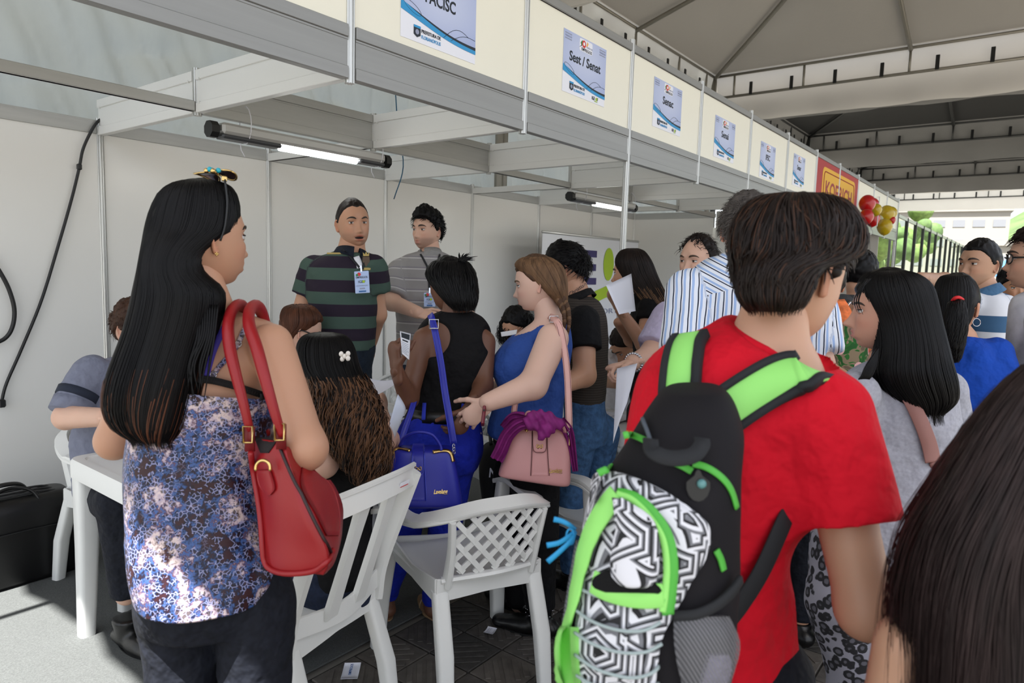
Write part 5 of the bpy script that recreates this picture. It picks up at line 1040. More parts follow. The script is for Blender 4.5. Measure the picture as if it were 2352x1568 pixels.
LILS = cloth('lilac shirt', 'b4abc4'); p.top(LILS, p.zof(1590, 940), p.zof(1608, 662), (.78, .8), .008, folds(1.2, .008), sr=.018); p.collar(LILS, .066, .04); p.pants(BLACKC, p.zof(1590, 925)); p.shoes(LEATH); p.cap(HAIR_DB, .011, .082, .076, -.004, -.06, .006, recede=.012); p.tufts(HAIR_DB, 500, .04, .0018, .085, fwd=-.6)
P = p.arms['r'][0]; ax_ = nrm(P[2]-P[1]); s1 = nrm(np.cross(ax_, UP)); s2 = np.cross(ax_, s1); c = P[1]+(P[2]-P[1])*.93
mesh('bracelet', join([sphere(c+(s1*math.cos(a)+s2*math.sin(a))*.037, .0075, 6, 5) for a in np.linspace(0, 2*math.pi, 23)[:-1]]), CHROME, p.o); c = P[2]+vv(-.9, -.3, -.1)*.105; mesh('ring', tube([c+(vv(0, .9, 0)*math.cos(a)+vv(.3, 0, .9)*math.sin(a))*.0105+CU*.002 for a in np.linspace(0, 2*math.pi, 13)], .0025, 6), GOLD, p.o)
# ---- man in the striped shirt seen from behind
p = Person('grey haired man in a blue and white vertically striped shirt, seen from behind', S(1700, 1330, 2.3), 'light')
p.head(1714, 528, 2.3, .236, 8, -4).face(15, 1710)
p.torso(2.3, [(583, 1672, 1768, .06), (604, 1622, 1812, .095), (640, 1575, 1858, .12), (690, 1552, 1884, .13), (790, 1545, 1886, .13), (900, 1545, 1880, .13), (1000, 1550, 1870, .13), (1090, 1570, 1850, .11)])
p.arm('l', (1580, 672, 2.3), (1568, 840, 2.2), (1600, 900, 2.05), (.064, .05, .034)).arm('r', (1862, 680, 2.32), (1880, 840, 2.25), (1850, 920, 2.1), (.06, .048, .032)).nk(1712, 592, 2.3, .06).stand(0); p.body(-.014)
STR = D.materials.new('blue white stripe'); t, N, L, b = nodes(STR); b.inputs['Roughness'].default_value = .8; b.inputs['Specular IOR Level'].default_value = .2
stp = [(0, 'dfe4ee'), (.22, '1d2338'), (.36, 'dfe4ee'), (.52, '9db6e0'), (.80, 'dfe4ee')]
wob = N.new('ShaderNodeTexNoise'); wob.inputs['Scale'].default_value = 9; tc = N.new('ShaderNodeTexCoord'); L.new(tc.outputs['Object'], wob.inputs[0])
fx = node_math(t, 'FRACT', node_math(t, 'DIVIDE', node_math(t, 'ADD', node_math(t, 'ADD', gc(t, 0), node_math(t, 'MULTIPLY', wob.outputs[0], .012)), 10), .026)); fz = node_math(t, 'FRACT', node_math(t, 'DIVIDE', node_math(t, 'ADD', gc(t, 2), node_math(t, 'ADD', node_math(t, 'MULTIPLY', gc(t, 0), .5), 10)), .026))
yk = node_math(t, 'GREATER_THAN', node_math(t, 'ADD', gc(t, 2), node_math(t, 'MULTIPLY', node_math(t, 'ABSOLUTE', gc(t, 0)), .28)), float(p.zof(1700, 655))); mx = N.new('ShaderNodeMix'); mx.data_type = 'RGBA'; L.new(yk, mx.inputs[0]); L.new(ramp(t, fx, stp), mx.inputs[6]); L.new(ramp(t, fz, stp), mx.inputs[7]); L.new(mx.outputs[2], b.inputs['Base Color'])
p.top(STR, p.zof(1700, 1010), p.zof(1712, 586), (.8, .8), .010, folds(1.3, .010, 2, .4), sr=.018); p.collar(Mstripe('collar stripe', 2, .022, stp), .070, .042, open_=.3); p.pants(DENIM_D, p.zof(1700, 1000)); p.shoes(LEATH); p.cap(HAIR_G, .014, .06, .045, -.02, -.072, .005); p.tufts(HAIR_G, 1600, .03, .0014, fwd=.3)
# ---- young man with the backpack
p = Person('young man with thick dark brown hair in a red tee wearing a backpack, head bowed', S(1620, 1900, 1.2), (.52, .29, .19), False, .0065)
p.head(1816, 622, 1.15, .232, 36, -18, 0).face(25, 1650)
p.torso(1.16, [(738, 1692, 1832, .062), (775, 1632, 1860, .075), (815, 1545, 1905, .095), (870, 1490, 1926, .115), (950, 1462, 1925, .13), (1060, 1440, 1890, .13), (1160, 1432, 1846, .13), (1260, 1428, 1806, .13), (1400, 1425, 1812, .128), (1560, 1420, 1826, .128), (1660, 1430, 1826, .12), (1720, 1450, 1800, .1)])
p.arm('r', (1888, 948, 1.06), (1990, 1400, 1.02), (1960, 1360, 1.26), (.054, .041, .028)).arm('l', (1535, 905, 1.24), (1490, 1150, 1.32), (1540, 1200, 1.48), (.052, .041, .028)).nk(1768, 792, 1.14, .056)
g0 = S(1620, 1500, 1.18); p.legs = {k: ([A(g0[0], g0[1], .82)+p.R*sg*.09, A(g0[0], g0[1], .46)+p.R*sg*.1, A(g0[0], g0[1], .08)+p.R*sg*.1], (.085, .06, .042)) for k, sg in (('l', -1), ('r', 1))}; p.body(-.014, earS=1.12, lip=(.8, .45, .45))
_a, _b = S(1690, 752, 1.15), S(1846, 822, 1.12); NKC = (_a+_b)/2; _x = nrm(_b-_a); _y = nrm(hray(1770)+UP*.12); NKN = nrm(np.cross(_x, _y)); NKN = NKN if NKN[2] > 0 else -NKN; _y = np.cross(NKN, _x); NKR = np.linalg.norm(_b-_a)/2
p.top(REDC, p.zof(1620, 1640), p.zof(1768, 742), (0, .56), .010, folds(.75, .013, 3, .45), sr=.018, flare=.010, h=.006, cuts=[lambda P: np.minimum((P-NKC)@NKN, .108-np.linalg.norm(P-NKC, axis=-1))], k=.04); TEE = bvh(*p.tv)
mesh('neckband', tube([NKC+_x*NKR*math.cos(a)+_y*NKR*.95*math.sin(a)-NKN*.004 for a in np.linspace(0, 2*math.pi, 48)], .010, 10), REDC, p.o)
p.pants(DENIM_D, .86); p.shoes(LEATH, .11)
p.cap(HAIR_DB, .014, .05, .038, -.016, -.058, .004); p.tufts(HAIR_DB, 900, .030, .0022, .05, up=.3, fwd=.5, nape=-.04)
bh = [(446, 1792, 1868, 1.15, .03), (455, 1752, 1915, 1.15, .07), (478, 1716, 1950, 1.15, .10), (520, 1693, 1974, 1.145, .112), (565, 1684, 1980, 1.135, .105), (590, 1683, 1958, 1.125, .095), (612, 1685, 1896, 1.10, .08), (635, 1687, 1872, 1.09, .07), (658, 1692, 1864, 1.085, .062), (690, 1704, 1852, 1.08, .055), (714, 1728, 1830, 1.08, .04)]
E_ = pxrings(bh, 48, 30, 2.15); _q = E_.reshape(-1, 3); E_ = E_.mean(1, keepdims=True)+(E_-E_.mean(1, keepdims=True))*(1+.07*vnoise(_q*A(26, 26, 14)).reshape(30, 48, 1)+.05*vnoise(_q*A(60, 60, 20)+4).reshape(30, 48, 1)); V, F = loft(shrink(E_, .945)); mesh('hair', (V, F), HAIR_DB, p.o); mesh('hair_strand', strands(E_, 3600, 16, .0014, jit=(.93, 1.07), t0=(0, .75), t1=(.3, 1.05), clump=1.6, seed=51, wave=.005, wf=7, spread=.9, fly=.03), HAIR_DB, p.o); mesh('hair_strand', strands(E_, 420, 16, .0012, jit=(1.0, 1.06), t0=(0, .4), t1=(.4, 1.0), clump=1.8, seed=52, spread=.9, wave=.004, wf=6), HAIR_B, p.o)
for k in range(26): u = k/25; x0, y0 = 1880+40*u, 500+20*math.sin(k); P_ = [S(x0, y0, 1.075+.05*u), S(x0+22+8*u, y0+45, 1.082+.06*u), S(1908+56*u, 600+math.sin(k*2)*8, 1.095+.07*u), S(1900+62*u, 642-34*u+math.sin(k*3)*8, 1.105+.08*u)]; mesh('hair_lock', tube(P_, [.006, .007, .005, .0008], 6, 14, .5), HAIR_DB, p.o)
BOY = p
# ---- woman in the grey tee
p = Person('older woman with shoulder length black hair, grey tee and leopard print trousers', S(2020, 1500, 1.88), (.52, .28, .20), True, .007)
p.head(2040, 714, 1.86, .216, -101, -4, nose=1.3).face(-30, 2060)
p.torso(1.88, [(828, 2035, 2118, .05), (845, 1985, 2150, .08), (875, 1948, 2182, .10), (930, 1940, 2198, .12), (1010, 1944, 2200, .125), (1100, 1935, 2176, .125), (1180, 1905, 2150, .13), (1250, 1868, 2132, .14), (1330, 1862, 2120, .145), (1400, 1872, 2105, .13)])
p.arm('l', (1962, 905, 1.8), (1915, 1060, 1.9), (1870, 1020, 2.1), (.052, .043, .028)).arm('r', (2172, 900, 1.96), (2186, 1060, 2.0), (2120, 1100, 2.2), (.05, .042, .028)).nk(2080, 836, 1.88, .05)
p.leg('l', (1935, 1380, 1.86), (1945, 1700, 1.9), (1945, 1860, 1.95), (.09, .06, .04)).leg('r', (2050, 1380, 1.9), (2060, 1700, 1.95), (2060, 1860, 1.98), (.09, .06, .04))
for k in 'lr': P = p.legs[k][0]; P[1][2] = .45; P[2][2] = .08; P[2][:2] = P[1][:2]
p.body(-.012, lip=(.85, .42, .45)); p.top(GREYT, p.zof(2020, 1240), p.zof(2080, 832), (.55, .55), .008, folds(1.1, .007, 5), sr=.014)
LEO = D.materials.new('leopard print'); t, N, L, b = nodes(LEO); b.inputs['Roughness'].default_value = .85; tc = N.new('ShaderNodeTexCoord'); vo = N.new('ShaderNodeTexVoronoi'); vo.inputs['Scale'].default_value = 38; nz = N.new('ShaderNodeTexNoise'); nz.inputs['Scale'].default_value = 70
ad = N.new('ShaderNodeVectorMath'); ad.operation = 'MULTIPLY_ADD'; ad.inputs[1].default_value = (.008, .008, .008); L.new(tc.outputs['Object'], nz.inputs[0]); L.new(nz.outputs['Color'], ad.inputs[0]); L.new(tc.outputs['Object'], ad.inputs[2]); L.new(ad.outputs[0], vo.inputs[0]); L.new(ramp(t, vo.outputs['Distance'], [(0, '5a5a64'), (.26, '55555e'), (.32, '1a1a1f'), (.52, '1a1a1f'), (.58, '8c8c98')], 'LINEAR'), b.inputs['Base Color'])
p.pants(LEO, p.zof(2020, 1235), .008); p.shoes(LEATH); p.cap(HAIR_K, .012, .048, .046, .0, -.06, .002)
hg = [(620, 2025, 2070, 1.86, .03), (628, 1990, 2105, 1.86, .07), (652, 1972, 2138, 1.86, .095), (690, 1982, 2152, 1.85, .10), (735, 2004, 2162, 1.84, .095), (790, 2010, 2176, 1.82, .09), (840, 2000, 2188, 1.80, .085), (880, 2012, 2198, 1.79, .075), (920, 2052, 2198, 1.785, .06), (952, 2098, 2168, 1.78, .035)]
p.longhair(hg, HAIR_K, 2200, .0013, 26, jit=(.955, 1.04), t1=(.8, 1.08), clump=.6, seed=61, under=.94, fly=.02)
for k in range(3): P_ = [S(1995+random.uniform(-6, 6), 640, 1.80), S(1974+k*3, 665, 1.79), S(1962+k*5, 690+k*2, 1.79), S(1968+k*7, 716+k*3, 1.80)]; mesh('fringe_lock', tube(P_, [.003, .003, .002, .0005], 5, 14, .5), HAIR_K, p.o)
for k in range(8): x = 2005-k*3; P_ = [S(2016, 800, 1.76), S(x+6, 840, 1.75), S(x-8, 868, 1.75), S(x-26-k, 874+k, 1.77)]; mesh('hair_lock', tube(P_, [.004, .004, .003, .0006], 5, 14, .5), HAIR_K, p.o)
GW = p; GWb = bvh(*p.tv)
# ---- woman in the blue tee
p = Person('woman in a royal blue tee with a black ponytail held by a red band', S(2210, 1400, 2.5), 'tan', True)
p.head(2194, 702, 2.5, .22, 14, -2).face(10, 2210)
p.torso(2.5, [(772, 2178, 2236, .05), (788, 2150, 2276, .085), (820, 2138, 2300, .10), (880, 2138, 2306, .12), (940, 2140, 2300, .12), (1000, 2142, 2292, .125), (1060, 2140, 2294, .135), (1110, 2155, 2280, .11)])
p.arm('r', (2286, 815, 2.46), (2312, 930, 2.42), (2300, 985, 2.25), (.05, .041, .027)).arm('l', (2150, 820, 2.52), (2130, 930, 2.5), (2150, 980, 2.3), (.05, .041, .027)).nk(2206, 778, 2.5, .048).stand(0); p.body(-.012); p.top(BLUEC, p.zof(2210, 1000), p.zof(2206, 775), (.62, .6), .008, folds(1.1, .007), sr=.016); p.pants(DENIM_D, p.zof(2210, 990), name='jeans'); p.shoes(LEATH); p.cap(HAIR_K, .012, .06, .05, .0, -.06, .002)
E_ = pxrings([(630, 2178, 2212, 2.5, .03), (637, 2158, 2230, 2.5, .07), (665, 2145, 2241, 2.5, .095), (705, 2146, 2240, 2.49, .095), (740, 2158, 2228, 2.47, .08), (758, 2172, 2214, 2.46, .05)], 40, 24); V, F = loft(shrink(E_, .95)); mesh('hair', (V, F), HAIR_K, p.o); mesh('hair_strand', strands(E_, 900, 14, .0014, jit=(.96, 1.02), seed=71), HAIR_K, p.o)
E_ = pxrings([(682, 2188, 2210, 2.40, .02), (700, 2176, 2218, 2.38, .04), (740, 2170, 2222, 2.37, .045), (785, 2168, 2216, 2.37, .042), (815, 2176, 2208, 2.37, .028), (832, 2184, 2200, 2.37, .012)], 30, 24); V, F = loft(shrink(E_, .9)); mesh('ponytail', (V, F), HAIR_K, p.o); mesh('ponytail', strands(E_, 700, 30, .0015, jit=(.88, 1.06), wave=.004, wf=22, seed=72), HAIR_K, p.o)
mesh('hair_band', tube([S(2187, 691, 2.38), S(2194, 684, 2.365), S(2203, 683, 2.365), S(2211, 688, 2.38)], .006, 8, 14), M('red band', 'c4121a', .6), p.o); ec = p.hw((.076, -.004, -.058)); mesh('earring', tube([ec+(CR*math.cos(a)+CU*math.sin(a))*.014 for a in np.linspace(0, 2*math.pi, 17)], .0014, 5), CHROME, p.o)
# ---- man in the blue and white rugby stripes
p = Person('man with short black hair in a blue and white broad striped polo, arm reaching left', S(2255, 1150, 3.3), 'olive')
p.head(2251, 607, 3.3, .236, -142, -2).face(-140, 2255)
p.torso(3.3, [(664, 2238, 2286, .06), (684, 2220, 2312, .10), (715, 2212, 2320, .12), (770, 2214, 2316, .125), (850, 2214, 2312, .125), (930, 2214, 2312, .125), (1000, 2225, 2302, .11)]); p.arm('l', (2304, 706, 3.28), (2308, 800, 3.26), (2285, 850, 3.15), (.056, .046, .032)).arm('r', (2218, 700, 3.28), (2168, 648, 3.1), (2112, 640, 2.95), (.05, .042, .03), dict(D=vv(-1, 0, -.3), N=vv(0, -1, 0), T=vv(0, .3, -.9))).nk(2262, 672, 3.3, .058).stand(0); p.body(-.014, browc=(.02, .012, .01), stubble=.3)
p.top(Mstripe('blue white bands', 2, .20, [(0, 'c9ccd4'), (.42, '36587a'), (.80, 'c9ccd4')], off=.03), p.zof(2255, 930), p.zof(2262, 668), (.62, .35), .008, folds(1, .006), sr=.016); p.collar(cloth('blue collar', '44688a'), .068, .042); p.pants(DENIM_D, p.zof(2255, 920)); p.shoes(LEATH); p.cap(HAIR_K, .009, .058, .046, -.01, -.055, .003)
# ---- man with glasses at the right edge
p = Person('man with glasses in a white printed tee, cut off by the right edge', S(2400, 1300, 2.6), (.50, .29, .20))
p.head(2388, 594, 2.6, .236, -98, -2).face(-90, 2400)
p.torso(2.6, [(668, 2362, 2440, .06), (690, 2330, 2480, .10), (730, 2318, 2500, .12), (800, 2312, 2500, .125), (900, 2315, 2495, .125), (1000, 2318, 2490, .13), (1070, 2330, 2480, .11)]); p.arm('l', (2400, 740, 2.46), (2410, 880, 2.4), (2360, 930, 2.25), (.054, .044, .03)).arm('r', (2400, 740, 2.72), (2390, 880, 2.7), (2350, 930, 2.5), (.054, .044, .03)).nk(2400, 676, 2.6, .058).stand(0); p.body(-.014, stubble=.2)
p.top(M('printed white tee', 'bfc0c8', .85, var=.5, vs=7), p.zof(2400, 1000), p.zof(2400, 672), (.5, .5), .008); p.pants(DENIM_D, p.zof(2400, 990)); p.shoes(LEATH); p.cap(HAIR_DB, .02, .06, .046, -.012, -.055, .006); p.tufts(HAIR_DB, 900, .03, .002); GM = p
# ---- woman with long hair in the right foreground
p = Person('woman with long dark brown hair very close at the lower right corner', S(2450, 1900, .82), (.50, .28, .18), True)
p.head(2490, 1040, .84, .222, -35, -15).face(-20, 2450)
p.torso(.86, [(1330, 2420, 2560, .05), (1390, 2250, 2700, .075), (1450, 2130, 2800, .09), (1550, 2100, 2800, .10), (1700, 2130, 2780, .11), (1900, 2170, 2740, .11), (2200, 2120, 2790, .13), (2400, 2140, 2770, .12)]); p.arm('l', (2092, 1485, .85), (2005, 1950, .88), (2080, 2000, 1.1), (.047, .04, .027)).arm('r', (2790, 1540, .86), (2830, 1950, .9), (2780, 2000, 1.1), (.047, .04, .027)).nk(2490, 1360, .86, .048)
g0 = S(2450, 1600, .86); p.legs = {k: ([A(g0[0], g0[1], .66)+p.R*sg*.08, A(g0[0], g0[1], .40)+p.R*sg*.085, A(g0[0], g0[1], .08)+p.R*sg*.085], (.08, .055, .04)) for k, sg in (('l', -1), ('r', 1))}; p.body(-.008)
p.top(BLACKC, p.zof(2450, 2150), p.zof(2450, 1620), (0, 0), .006, name='tank_top'); p.pants(DENIM_D, p.zof(2450, 2100)); p.shoes(LEATH); p.cap(HAIR_DB, .012, .062, .05, 0, -.06, .002)
HAIR_F = Mhair('brown black hair', '2c2120', .5, .5, .6)
hf = [(800, 2440, 2540, .84, .03), (820, 2385, 2600, .84, .07), (870, 2318, 2660, .83, .10), (940, 2258, 2700, .82, .11), (1020, 2205, 2720, .81, .105), (1110, 2150, 2730, .80, .10), (1200, 2100, 2740, .79, .09), (1300, 2072, 2740, .78, .08), (1400, 2062, 2740, .77, .07), (1500, 2060, 2740, .765, .065), (1620, 2060, 2730, .76, .06), (1740, 2080, 2700, .76, .04)]
E_ = pxrings(hf, 60, 36, 2.2); V, F = loft(shrink(E_, .93)); mesh('hair', (V, F), HAIR_F, p.o); mesh('hair_strand', strands(E_, 3600, 34, .0009, jit=(.93, 1.06), t0=(0, .3), t1=(.8, 1.05), clump=1.2, seed=81, fly=.03, wave=.004, wf=8), HAIR_F, p.o)
mesh('hair_strand', strands(E_, 260, 30, .0007, jit=(1.03, 1.12), t0=(.1, .5), t1=(.7, 1.05), clump=1.5, seed=83, fly=.05, wave=.006, wf=7, phi=(.35, .65)), HAIR_F, p.o)
# ---- people half hidden in the crowd
GFL = D.materials.new('green floral'); t, N, L, b = nodes(GFL); b.inputs['Roughness'].default_value = .85; tc = N.new('ShaderNodeTexCoord'); n1 = N.new('ShaderNodeTexNoise'); n1.inputs['Scale'].default_value = 16; n1.inputs['Detail'].default_value = 2; n1.inputs['Distortion'].default_value = 1.5; v2 = N.new('ShaderNodeTexVoronoi'); v2.inputs['Scale'].default_value = 12
for q in (n1, v2): L.new(tc.outputs['Object'], q.inputs[0])
mx = N.new('ShaderNodeMix'); mx.data_type = 'RGBA'; L.new(node_math(t, 'LESS_THAN', v2.outputs['Distance'], .30), mx.inputs[0]); L.new(ramp(t, n1.outputs[0], [(0, '1f5a24'), (.46, '2a6a2a'), (.50, '8a7a62'), (.60, '6a5c4a')]), mx.inputs[6]); L.new(ramp(t, v2.outputs['Distance'], [(0, 'd8a040'), (.08, 'd0583a'), (.2, 'e0b0b0')]), mx.inputs[7]); L.new(mx.outputs[2], b.inputs['Base Color'])
def simple(label, base, skin, fem, head, hyaw, hpitch, d, rows, nk, mat, hairm, arms=(), sl=(.55, .55), hh=.225, zt=None, pm=DENIM_D, seated=False, capk={}, hands=None):
    p = Person(label, base, skin, fem, .0095); p.head(*head, hh, hyaw, hpitch).face(hyaw, head[0]); p.torso(d, rows)
    for k, a in arms: p.arm(k, *a)
    p.nk(*nk, .05)
    if not seated: p.stand(0)
    p.body(-.012); p.top(mat, p.zof(rows[0][1], rows[-1][0]-8), p.zof(rows[0][1], rows[0][0]+4), sl, .008)
    if not seated: p.pants(pm, p.zof(rows[0][1], rows[-1][0]-16))
    if not seated: p.shoes(LEATH)
    if hairm: p.cap(hairm, **capk)
    return p
p = simple('person in green tropical floral shirt between the bowed young man and grey tee woman', S(1915, 1300, 2.7), 'tan', True, (1892, 648, 2.75), -20, -10, 2.72, [(712, 1890, 1950, .05), (728, 1866, 1982, .085), (770, 1854, 1992, .11), (840, 1856, 1990, .115), (920, 1860, 1990, .125), (985, 1870, 1980, .12)], (1905, 722, 2.72), GFL, HAIR_DB, [('l', ((1872, 752, 2.66), (1884, 846, 2.58), (1945, 872, 2.5), (.055, .045, .03))), ('r', ((1980, 752, 2.74), (1996, 850, 2.7), (1960, 880, 2.55), (.05, .04, .028)))])
mesh('scarf', strap([S(1925, 690, 2.62), S(1938, 712, 2.58), S(1948, 742, 2.56)], -FW, .05, .012, 8), M('orange scarf', 'd8703a', .8, var=.4, vs=40), p.o)
p = simple('person in dark grey tee with wristwatch, half hidden behind the older black haired woman', S(1965, 1150, 3.5), 'tan', False, (1976, 628, 3.5), 30, -15, 3.5, [(674, 1950, 2000, .06), (690, 1930, 2020, .10), (730, 1926, 2026, .12), (800, 1930, 2024, .12), (880, 1932, 2024, .125), (930, 1940, 2016, .11)], (1974, 682, 3.5), cloth('dark grey tee', '3c3f42'), HAIR_K, [('l', ((1936, 700, 3.4), (1940, 730, 3.2), (1972, 704, 3.1), (.05, .042, .03))), ('r', ((2018, 705, 3.5), (2026, 790, 3.4), (2000, 820, 3.2), (.05, .042, .03)))])
P = p.arms['l'][0]; c = P[1]+(P[2]-P[1])*.8; ax_ = nrm(P[2]-P[1]); s1 = nrm(np.cross(ax_, UP)); s2 = np.cross(ax_, s1); mesh('watch', tube([c+(s1*math.cos(a)+s2*math.sin(a))*.036 for a in np.linspace(0, 2*math.pi, 19)], .008, 6, 0, .5), CHROME, p.o)
p = simple('person with dark hair in black clothes behind the polo man at the far right', S(2318, 1050, 4.1), 'brown', True, (2322, 662, 4.1), 150, 0, 4.1, [(706, 2302, 2346, .06), (720, 2286, 2362, .09), (760, 2282, 2366, .11), (830, 2284, 2366, .11), (880, 2290, 2360, .1)], (2324, 712, 4.1), BLACKC, HAIR_K, [('l', ((2356, 735, 4.1), (2366, 810, 4.0), (2340, 840, 3.9), (.045, .04, .028)))])
p.longhair([(612, 2312, 2334, 4.1, .03), (618, 2298, 2348, 4.1, .07), (645, 2290, 2356, 4.12, .09), (690, 2290, 2358, 4.14, .09), (730, 2296, 2352, 4.14, .06)], HAIR_K, 500, .002, 14, seed=91, jit=(.95, 1.1))
p = simple('seated person with black curly hair reading a white sheet behind the blue tank top', S(1187, 1180, 3.6), 'tan', True, (1190, 752, 3.6), -140, -25, 3.6, [(800, 1168, 1212, .06), (815, 1150, 1232, .09), (860, 1146, 1236, .11), (930, 1148, 1234, .12), (990, 1150, 1232, .13)], (1192, 806, 3.6), cloth('dark blouse', '1c1a20'), HAIR_K, [('r', ((1156, 830, 3.55), (1150, 880, 3.4), (1170, 850, 3.3), (.042, .036, .025)))], seated=True)
E_ = pxrings([(714, 1180, 1202, 3.6, .03), (721, 1164, 1216, 3.6, .07), (745, 1151, 1224, 3.62, .09), (775, 1146, 1224, 3.62, .09), (798, 1154, 1212, 3.62, .06)], 36, 20); mesh('curl', strands(E_, 500, 26, .0026, jit=(.9, 1.1), t1=(.6, 1.05), wave=.010, wf=24, seed=92), HAIR_K, p.o)
p = simple('seated man bowing his head over a form behind the aluminium post', S(1430, 1150, 3.9), 'tan', False, (1443, 792, 3.85), -118, -42, 3.95, [(800, 1400, 1448, .06), (815, 1388, 1466, .09), (850, 1384, 1476, .11), (920, 1384, 1480, .12), (980, 1388, 1478, .13)], (1424, 806, 3.95), WHITEC, HAIR_DB, [('r', ((1394, 826, 3.9), (1386, 872, 3.7), (1420, 880, 3.5), (.048, .042, .03))), ('l', ((1466, 830, 3.95), (1480, 880, 3.8), (1440, 890, 3.6), (.048, .042, .03)))], seated=True)
# ================================================================== FURNITURE
def placer(pos, az):
    f = A(math.cos(az), math.sin(az), 0); r = A(math.sin(az), -math.cos(az), 0); p = np.asarray(pos, float)
    return lambda P: p+np.outer(np.atleast_2d(P)[:, 0], r)+np.outer(np.atleast_2d(P)[:, 1], f)+np.outer(np.atleast_2d(P)[:, 2], UP)
def lloft(stations, cap=True):
    """stations: (cx, cy, z, w, d, r) rounded-rectangle sections in the horizontal plane"""
    return loft([[(cx+a, cy+b_, z) for a, b_ in rrect(w, d, min(r, w*.45, d*.45), 3)] for cx, cy, z, w, d, r in stations], cap)
def chair(style, pos, az, label, group='white plastic monobloc chairs'):
    o = empty('plastic_chair', (pos[0], pos[1], 0), label, 'chair', group); T = placer((pos[0], pos[1], 0), az)
    def part(name, VF, sm=True): return mesh(name, (T(VF[0]), VF[1]), PLASTIC, o, sm, auto=38)
    n1, n2 = 15, 15; V = []
    for i in range(n1):
        for j in range(n2):
            v = -1+2*i/(n1-1); u = -1+2*j/(n2-1); w = .215+.02*v; e = max(abs(u), abs(v)); V.append((u*w, v*.205, .425-.022*(1-u*u)*(1-.5*v*v)+.012*v-(.018 if e > .99 else 0)))
    V = np.array(V); F = grid_faces(n1, n2, False)[:, ::-1].tolist(); B = V-A(0, 0, .012); n = len(V); F += [[a+n for a in f[::-1]] for f in F]; rim = [j for j in range(n2)]+[i*n2+n2-1 for i in range(1, n1)]+[(n1-1)*n2+j for j in range(n2-2, -1, -1)]+[i*n2 for i in range(n1-2, 0, -1)]
    F += [[rim[i], rim[(i+1) % len(rim)], rim[(i+1) % len(rim)]+n, rim[i]+n] for i in range(len(rim))]; seat = part('seat', (np.vstack([V, B]), F))
    sk = []
    for a, b_ in (((-.215, .205), (.215, .205)), ((.215, .205), (.2, -.205)), ((-.2, -.205), (-.215, .205)), ((.2, -.205), (-.2, -.205))):
        m = ((a[0]+b_[0])/2, (a[1]+b_[1])/2); pts = np.array([(*a, .408), (*m, .40), (*b_, .408)]); nn = nrm(A(m[0], m[1], 0)); sk.append(strap(smoothpts(pts, 11), nn, [.085, .05, .085], .010))
    part('skirt', join(sk))
    arms = True; bz = .715 if style == 'lattice' else .850; lean = .075 if style == 'lattice' else .14
    for sx in (-1, 1):
        part('leg', lloft([(sx*.262, .235, 0, .052, .045, .012), (sx*.252, .225, .2, .062, .05, .014), (sx*.236, .205, .40, .075, .055, .016), (sx*.240, .19, .50, .055, .05, .012), (sx*.25, .185, .62, .055, .045, .012)]))
        part('leg', lloft([(sx*.188, -.285, 0, .046, .042, .012), (sx*.186, -.255, .2, .058, .048, .014), (sx*.180, -.188, .402, .056, .044, .014)]))
    zb = lambda x, z: (-.195-lean*((z-.43)/(bz-.43))**1.0-.035*(1-(x/.2)**2))
    if style == 'lattice':
        path = [(-.25, .235, .605), (-.255, .15, .632), (-.258, .03, .622), (-.245, -.10, .628), (-.188, -.225, .672), (-.09, -.285, .706), (0, -.298, .712)]; path = path+[(-x, y, z) for x, y, z in path[-2::-1]]; P_ = smoothpts(path, 61)
        N_ = [nrm(A(x*.9, y*.9 if y < -.05 else 0, .55)) if y < -.1 else nrm(A(x*.25, 0, 1)) for x, y, z in P_]; part('armrest_rail', strap(P_, N_, .056, .018)); part('rail_lip', tube([(x*1.085, y-.012 if y < -.1 else y, z-.016) for x, y, z in P_], .008, 6))
        for sx in (-1, 1): part('back_stile', tube([(sx*.160, -.200, .42), (sx*.162, zb(.16, .55), .55), (sx*.172, zb(.17, .655), .665)], [.026, .022, .020], 8, 10, .6))
        part('lower_rail', tube([(-.18, -.2, .44), (0, -.245, .455), (.18, -.2, .44)], .018, 8, 12, .7)); lat = []
        topz = lambda x: .645+.058*(1-(x/.19)**2)
        for sg in (-1, 1):
            for c in np.arange(-.40, .41, .070):
                pts = []
                for t_ in np.linspace(-.158, .158, 35):
                    z = .60+sg*(t_*1.15)+c
                    if .46 <= z <= topz(t_): pts.append((t_, zb(t_, z), z))
                if len(pts) > 3: lat.append([pts[i] for i in range(0, len(pts), max(1, len(pts)//5))]+[pts[-1]])
        for pts in lat: part('lattice_bar', strap(np.array(pts)+A(0, .0016 if pts[-1][0] > pts[0][0] else -.0016, 0), A(0, -1, .15), .019, .010))
    else:
        for sx in (-1, 1):
            part('back_stile', tube([(sx*.200, -.195, .40), (sx*.200, zb(.2, .5), .52), (sx*.205, zb(.2, .70), .70), (sx*.215, zb(.2, bz), bz-.01)], [.034, .030, .028, .028], 8, 14, .5))
            part('armrest', strap(smoothpts([(sx*.245, .225, .615), (sx*.255, .10, .635), (sx*.25, -.08, .65), (sx*.215, -.25, .70)], 20), nrm(A(0, 0, 1)), .050, .016))
        P_ = smoothpts([(-.222, zb(.2, bz)+.012, bz-.005), (-.1, zb(.1, bz), bz+.012), (0, zb(0, bz), bz+.016), (.1, zb(.1, bz), bz+.012), (.222, zb(.2, bz)+.012, bz-.005)], 21); part('top_rail', strap(P_-A(0, 0, .02), A(0, -1, .2), .066, .018)); part('rail_lip', tube(P_+A(0, -.006, .012), .009, 6))
        part('lower_rail', strap(smoothpts([(-.2, zb(.2, .47), .47), (0, zb(0, .455), .455), (.2, zb(.2, .47), .47)], 15), A(0, -1, 0), .062, .014))
